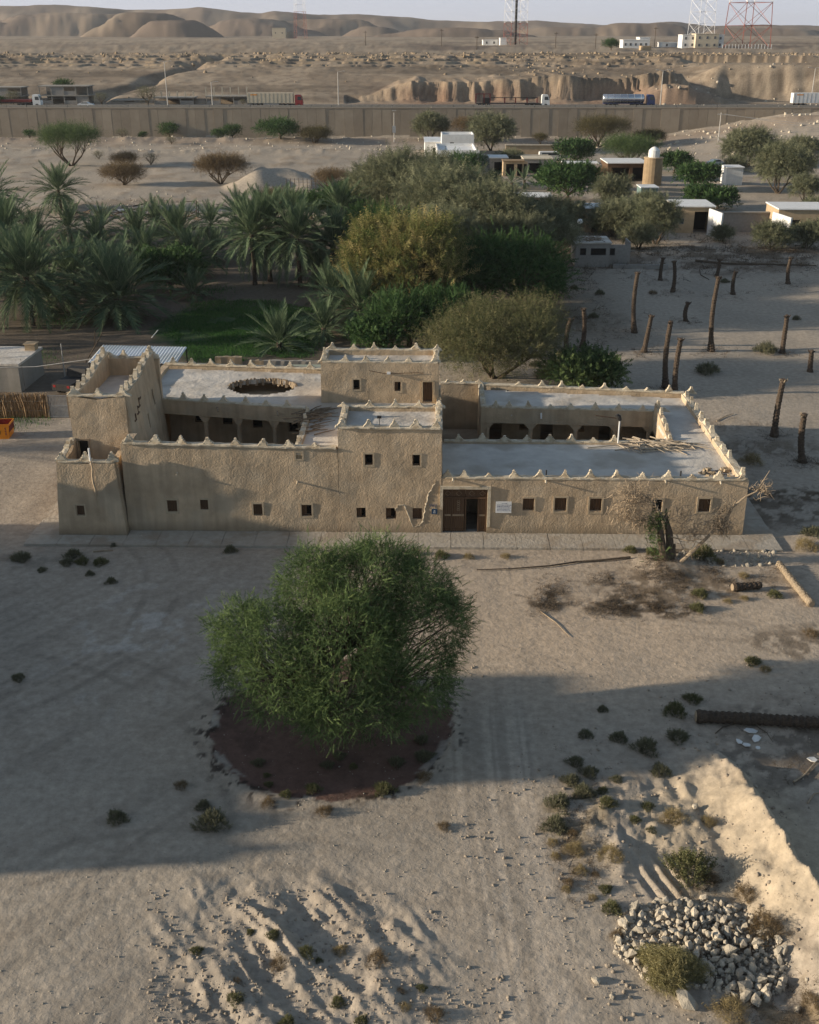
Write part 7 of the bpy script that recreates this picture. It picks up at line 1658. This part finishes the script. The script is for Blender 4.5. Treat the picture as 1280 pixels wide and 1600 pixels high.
# ------------------------------------------------------------------ half-built houses beyond the highway
def shell(label, px0, px1, ytop, ybase, storeys, roofx=None, Y=361.0):
    x0, x1 = AT(px0, 150, Y)[0], AT(px1, 150, Y)[0]; h = AT(px0, ytop, Y)[1] - 8.0; W = x1 - x0; t = thing('unfinished_house', label, 'building', (x0, Y, 8.0)); D_ = 7.0; sh = h / storeys
    for s_ in range(storeys):
        z = s_ * sh; MB().box(-.2, W + .2, -.2, D_ + .2, z + sh - .3, z + sh).build('floor_slab', M['grey_concrete'], t)
        n = max(3, int(W / 3.2))
        for k in range(n + 1): MB().box(W * k / n - .18 if k else 0, W * k / n + .18 if k < n else W, 0, .35, z, z + sh - .3).build('column', M['grey_concrete'], t)
        for k in range(n):
            if (k + s_) % 3 != 1: MB().box(W * k / n + .181, W * (k + 1) / n - .181, .08, .28, z, z + sh - .3 if (k % 2) else z + 1.2).build('infill_wall', M['block'], t)
        MB().box(.2, W - .2, D_ - .3, D_, z, z + sh - .3).build('back_wall', M['block'], t)
    if roofx:
        n = max(3, int(W / 2.4))
        for k in range(n + 1): MB().box(W * k / n - .15, W * k / n + .15, .1, .4, h, h + roofx).build('rebar_column', M['cream'], t)
    return t
shell('unfinished two-storey concrete house with a pale top slab at the left', 62, 138, 134, 165, 2); shell('low unfinished house behind the left flatbed lorry', -30, 34, 136, 165, 2)
shell('dark unfinished house with roof columns right of the white car', 240, 302, 152, 165, 1, 1.8, 360.5); shell('unfinished block house with stub columns under the shorter lamp mast', 322, 386, 150, 165, 1, 2.6, 360.5)
shell('low grey unfinished house left of the tallest left lamp mast', 175, 228, 156, 165, 1, None, 364)
for k, (px, s_) in enumerate(((160, 26), (232, 40), (380, 12), (22, 30), (405, 18))):
    X = AT(px, 162, 360.2)[0]; w_ = s_ / 5; tree(['bush between the two-storey shell and the low grey one', 'olive bush beside the dark unfinished house', 'small bush beside the parked box lorry', 'bush between the two left unfinished houses', 'small bush left of the long box lorry'][k], X, 359.8, w_, w_ * .7, 'shrub', seed=80, group='bushes beyond the highway', name='bush', cat='bush', share=('bw', True), z=8.05)
# ------------------------------------------------------------------ boulders along the rim of the escarpment
def rim():
    r = np.random.default_rng(12); n = 12000; x = r.uniform(-190, 200, n); y = 362 + (r.random(n) ** .55) * 100
    z = terrain(x, y); keep = (z > 8.6) & ((fbm(x, y * 2, 9, 3) > .12) | (r.random(n) < .18)) & ((z > 19.0 - 4.5 * (x > 35)) | (r.random(n) < .12)); x, y, z = x[keep], y[keep], z[keep]; n = len(x)
    tv = np.array([v.co[:] for v in ST[2].vertices]); tf = np.array([p.vertices[:] for p in ST[2].polygons]); s = .22 + .9 * r.random(n) ** 5 * (1 + 1.0 * (z > 15))
    V, Fq, T = scatter(tv, tf, np.stack([x, y, z], 1), rotm(r.random(n) * 6, r.normal(size=n) * .2, r.normal(size=n) * .3), s, np.zeros(n)); V = V.copy()
    tag(inst('boulders', npmesh('boulders', V, Fq, mat('ochre_boulder', (.34, .26, .17), (.22, .17, .12), .6, .95, .6, 2, world=True))), kind='stuff')
rim()
# ------------------------------------------------------------------ buildings, masts and poles on the plateau
def onplat(px, py, Y): x, z = AT(px, py, Y); return x, Y, tz(x, Y)
def pblock(name, label, px0, px1, ytop, Y, m, cat='building', depth=9, wins=0, rows=1):
    x0, zt = AT(px0, ytop, Y); x1 = AT(px1, ytop, Y)[0]; z0 = tz((x0 + x1) / 2, Y) - .4; h = zt - z0; W = x1 - x0; t = thing(name, label, cat, (x0, Y, z0))
    MB().box(0, W, 0, depth, 0, h).build('wall', M[m], t); MB().box(-.15, W + .15, -.15, depth + .15, h + .003, h + .3).build('roof', M[m], t)
    for q in range(rows):
        for k in range(wins):
            a = W * (k + .5) / wins; z = h * (q + .55) / rows
            f = MB().box(a - .5, a + .5, -.05, -.003, z - .6, z + .6).build('window', M['grey_concrete'], t); MB().box(a - .4, a + .4, -.09, -.052, z - .5, z + .5).build('pane', M['glass'], f)
    return t
pblock('white_villa', 'white flat-roofed villa on the plateau right of the lone round tree', 974, 1014, 63, 560, 'white', wins=5); pblock('white_villa_wing', 'small white upper room behind the white villa', 1000, 1016, 59, 572, 'white')
pblock('low_white_shed', 'low white shed between the villa and the big pink-white block', 1034, 1068, 67, 575, 'white', wins=2); pblock('apartment_block', 'large pinkish white block with pilasters under the right masts', 1067, 1132, 55, 560, 'white', wins=6, rows=2); pblock('apartment_wing', 'taller middle bay of the large pinkish white block', 1088, 1124, 53.5, 557, 'cream', wins=3, rows=2)
pblock('plateau_hut', 'small cream hut at the foot of the thin left mast', 425, 446, 44, 1150, 'cream', wins=2); pblock('plateau_cabin', 'low grey cabin right of the small cream hut', 448, 462, 50, 1160, 'grey_concrete')
pblock('equipment_cabin', 'small white cabin at the foot of the centre mast, left', 782, 792, 60, 640, 'white'); pblock('equipment_cabin', 'tiny white cabins row left of the centre mast', 755, 778, 63, 650, 'white', wins=2); pblock('brown_box', 'small brown box building in front of the white villa', 1005, 1018, 73, 520, 'tan')
X, Y, Z = onplat(955, 76, 520); tree('lone round dark tree on the plateau left of the white villa', X, Y, 7.5, 5.0, 'dgreen', seed=70, z=Z)
def mast(label, px, py, Y, wpx, wtop, h, bands, guy=False):
    x, z = AT(px, py, Y); z = tz(x, Y); k = ppm(Y, z); w0, w1 = wpx / k, wtop / k; t = thing('lattice_mast', label, 'mast', (x, Y, z - .5), R(20), 'lattice masts on the plateau')
    nb = int(h / max(2.0, w0 * .55)); L = [[(sx * (w0 + (w1 - w0) * i / nb) / 2, sy * (w0 + (w1 - w0) * i / nb) / 2, h * i / nb) for sx, sy in ((-1, -1), (1, -1), (1, 1), (-1, 1))] for i in range(nb + 1)]; th = max(.07, w0 * .013)
    for i in range(nb):
        m = M['red_steel'] if bands(h * (i + .5) / nb) else M['white_steel']; mb = MB()
        for c_ in range(4):
            d_ = (c_ + 1) % 4; mb.tube([L[i][c_], L[i + 1][c_]], th, 4, cap=False); mb.tube([L[i][c_], L[i + 1][d_]], th * .55, 3, cap=False); mb.tube([L[i][d_], L[i + 1][c_]], th * .55, 3, cap=False); mb.tube([L[i + 1][c_], L[i + 1][d_]], th * .55, 3, cap=False)
        mb.build('lattice_section', m, t)
    return t
mast('thin red and white lattice mast beside the small cream hut', 470, 57, 1140, 17, 11, 60, lambda z: z < 26); t = mast('lattice mast with a dark cable ladder near the centre', 805, 70, 640, 28, 24, 50, lambda z: z < 12)
MB().box(-.5, .5, -.5, .5, 0, 50).build('cable_ladder', M['black_metal'], t)
mast('slender mast with white top behind the pinkish white block', 1093, 76, 600, 30, 20, 60, lambda z: False); mast('widest red and white lattice mast at the right', 1165, 78, 570, 52, 34, 60, lambda z: z < 17)
for k, (px, yt, yb, lab) in enumerate(((745, 56, 80, 'pole on the plateau left of the centre mast'), (930, 52, 80, 'pole on the plateau left of the lone round tree'), (868, 50, 74, 'pole on the plateau right of the centre mast'), (1022, 42, 80, 'tall dark pole by the white villa'), (690, 45, 66, 'pole on the plateau far left of the centre mast'), (571, 48, 64, 'thin pole on the plateau right of the thin left mast'))):
    Y = 520 + 20 * k; x, z = AT(px, yb, Y); z = tz(x, Y); h = AT(px, yt, Y)[1] - z; t = thing('plateau_pole', lab, 'pole', (x, Y, z), 0, 'poles on the plateau'); MB().tube([(0, 0, 0), (0, 0, h)], .16, 5).build('shaft', M['bark'], t); MB().box(-1, 1, -.1, .1, h - .8, h - .6).build('cross_arm', M['bark'], t)
x0, Y, z = onplat(1128, 80, 545); t = thing('compound_fence', 'line of white posts fencing the widest mast', 'fence', (x0, Y, z))
for k in range(16): MB().box(k * 1.5, k * 1.5 + .25, 0, .25, -.5, 1.9).build('post', M['white'], t)
# ------------------------------------------------------------------ unseen neighbours beyond the left edge; the house is added to cast the shade
t = thing('shade_casting_house', 'unseen mud-brick house added to cast shade from beyond the left edge', 'house', (-46, 29.5, 0), R(0))
mb = MB(); mb.slab(seq(0, 7, .7), seq(0, 31.5, .7), lambda u, v: True, -.2, 7.6, lambda u, v, w_: rough3((u, v, w_), .1, .6)); mb.build('wall', M['mud'], t)
mb = MB(); mb.slab(seq(.5, 6, .7), seq(4.0, 12.0, .7), lambda u, v: True, 7.35, 11.2, lambda u, v, w_: rough3((u, v, w_), .1, .6)); mb.build('upper_room', M['mud'], t)
for k in range(15): inst('merlon', MERF[k % 5], t, (6.8, .8 + 1.85 * k, 7.35), (0, 0, math.pi / 2), 1.6)
t = thing('neighbour_palm_yard_wall', 'mud yard wall beyond the left edge of the photo', 'wall', (-44, 63, 0)); MB().box(0, .6, 0, 18, -.2, 1.9).build('wall', M['mud'], t)
for k, (x, y, h) in enumerate(((-60, 74, 6.0), (-66, 82, 5.5), (-47, 96, 6.5))): palm(f'date palm beyond the left edge beside the neighbour yard, {ORD[k]} one', x, y, h, 1.2, 26, 120 + k, 'date palms of the neighbour yard')
# haze
HZ = 0.00007
hz = MB().box(-2500, 2500, -60, 9300, -3, 125).build('haze', M['white']); tag(hz, kind='stuff')
hm = bpy.data.materials.new('haze_air'); hm.use_nodes = True; nt = hm.node_tree; nt.nodes.clear(); o_ = nt.nodes.new('ShaderNodeOutputMaterial'); v_ = nt.nodes.new('ShaderNodeVolumePrincipled'); v_.inputs['Color'].default_value = (.95, .96, 1, 1); v_.inputs['Density'].default_value = HZ; v_.inputs['Anisotropy'].default_value = 0.2
nt.links.new(v_.outputs[0], o_.inputs['Volume']); hz.data.materials.clear(); hz.data.materials.append(hm)
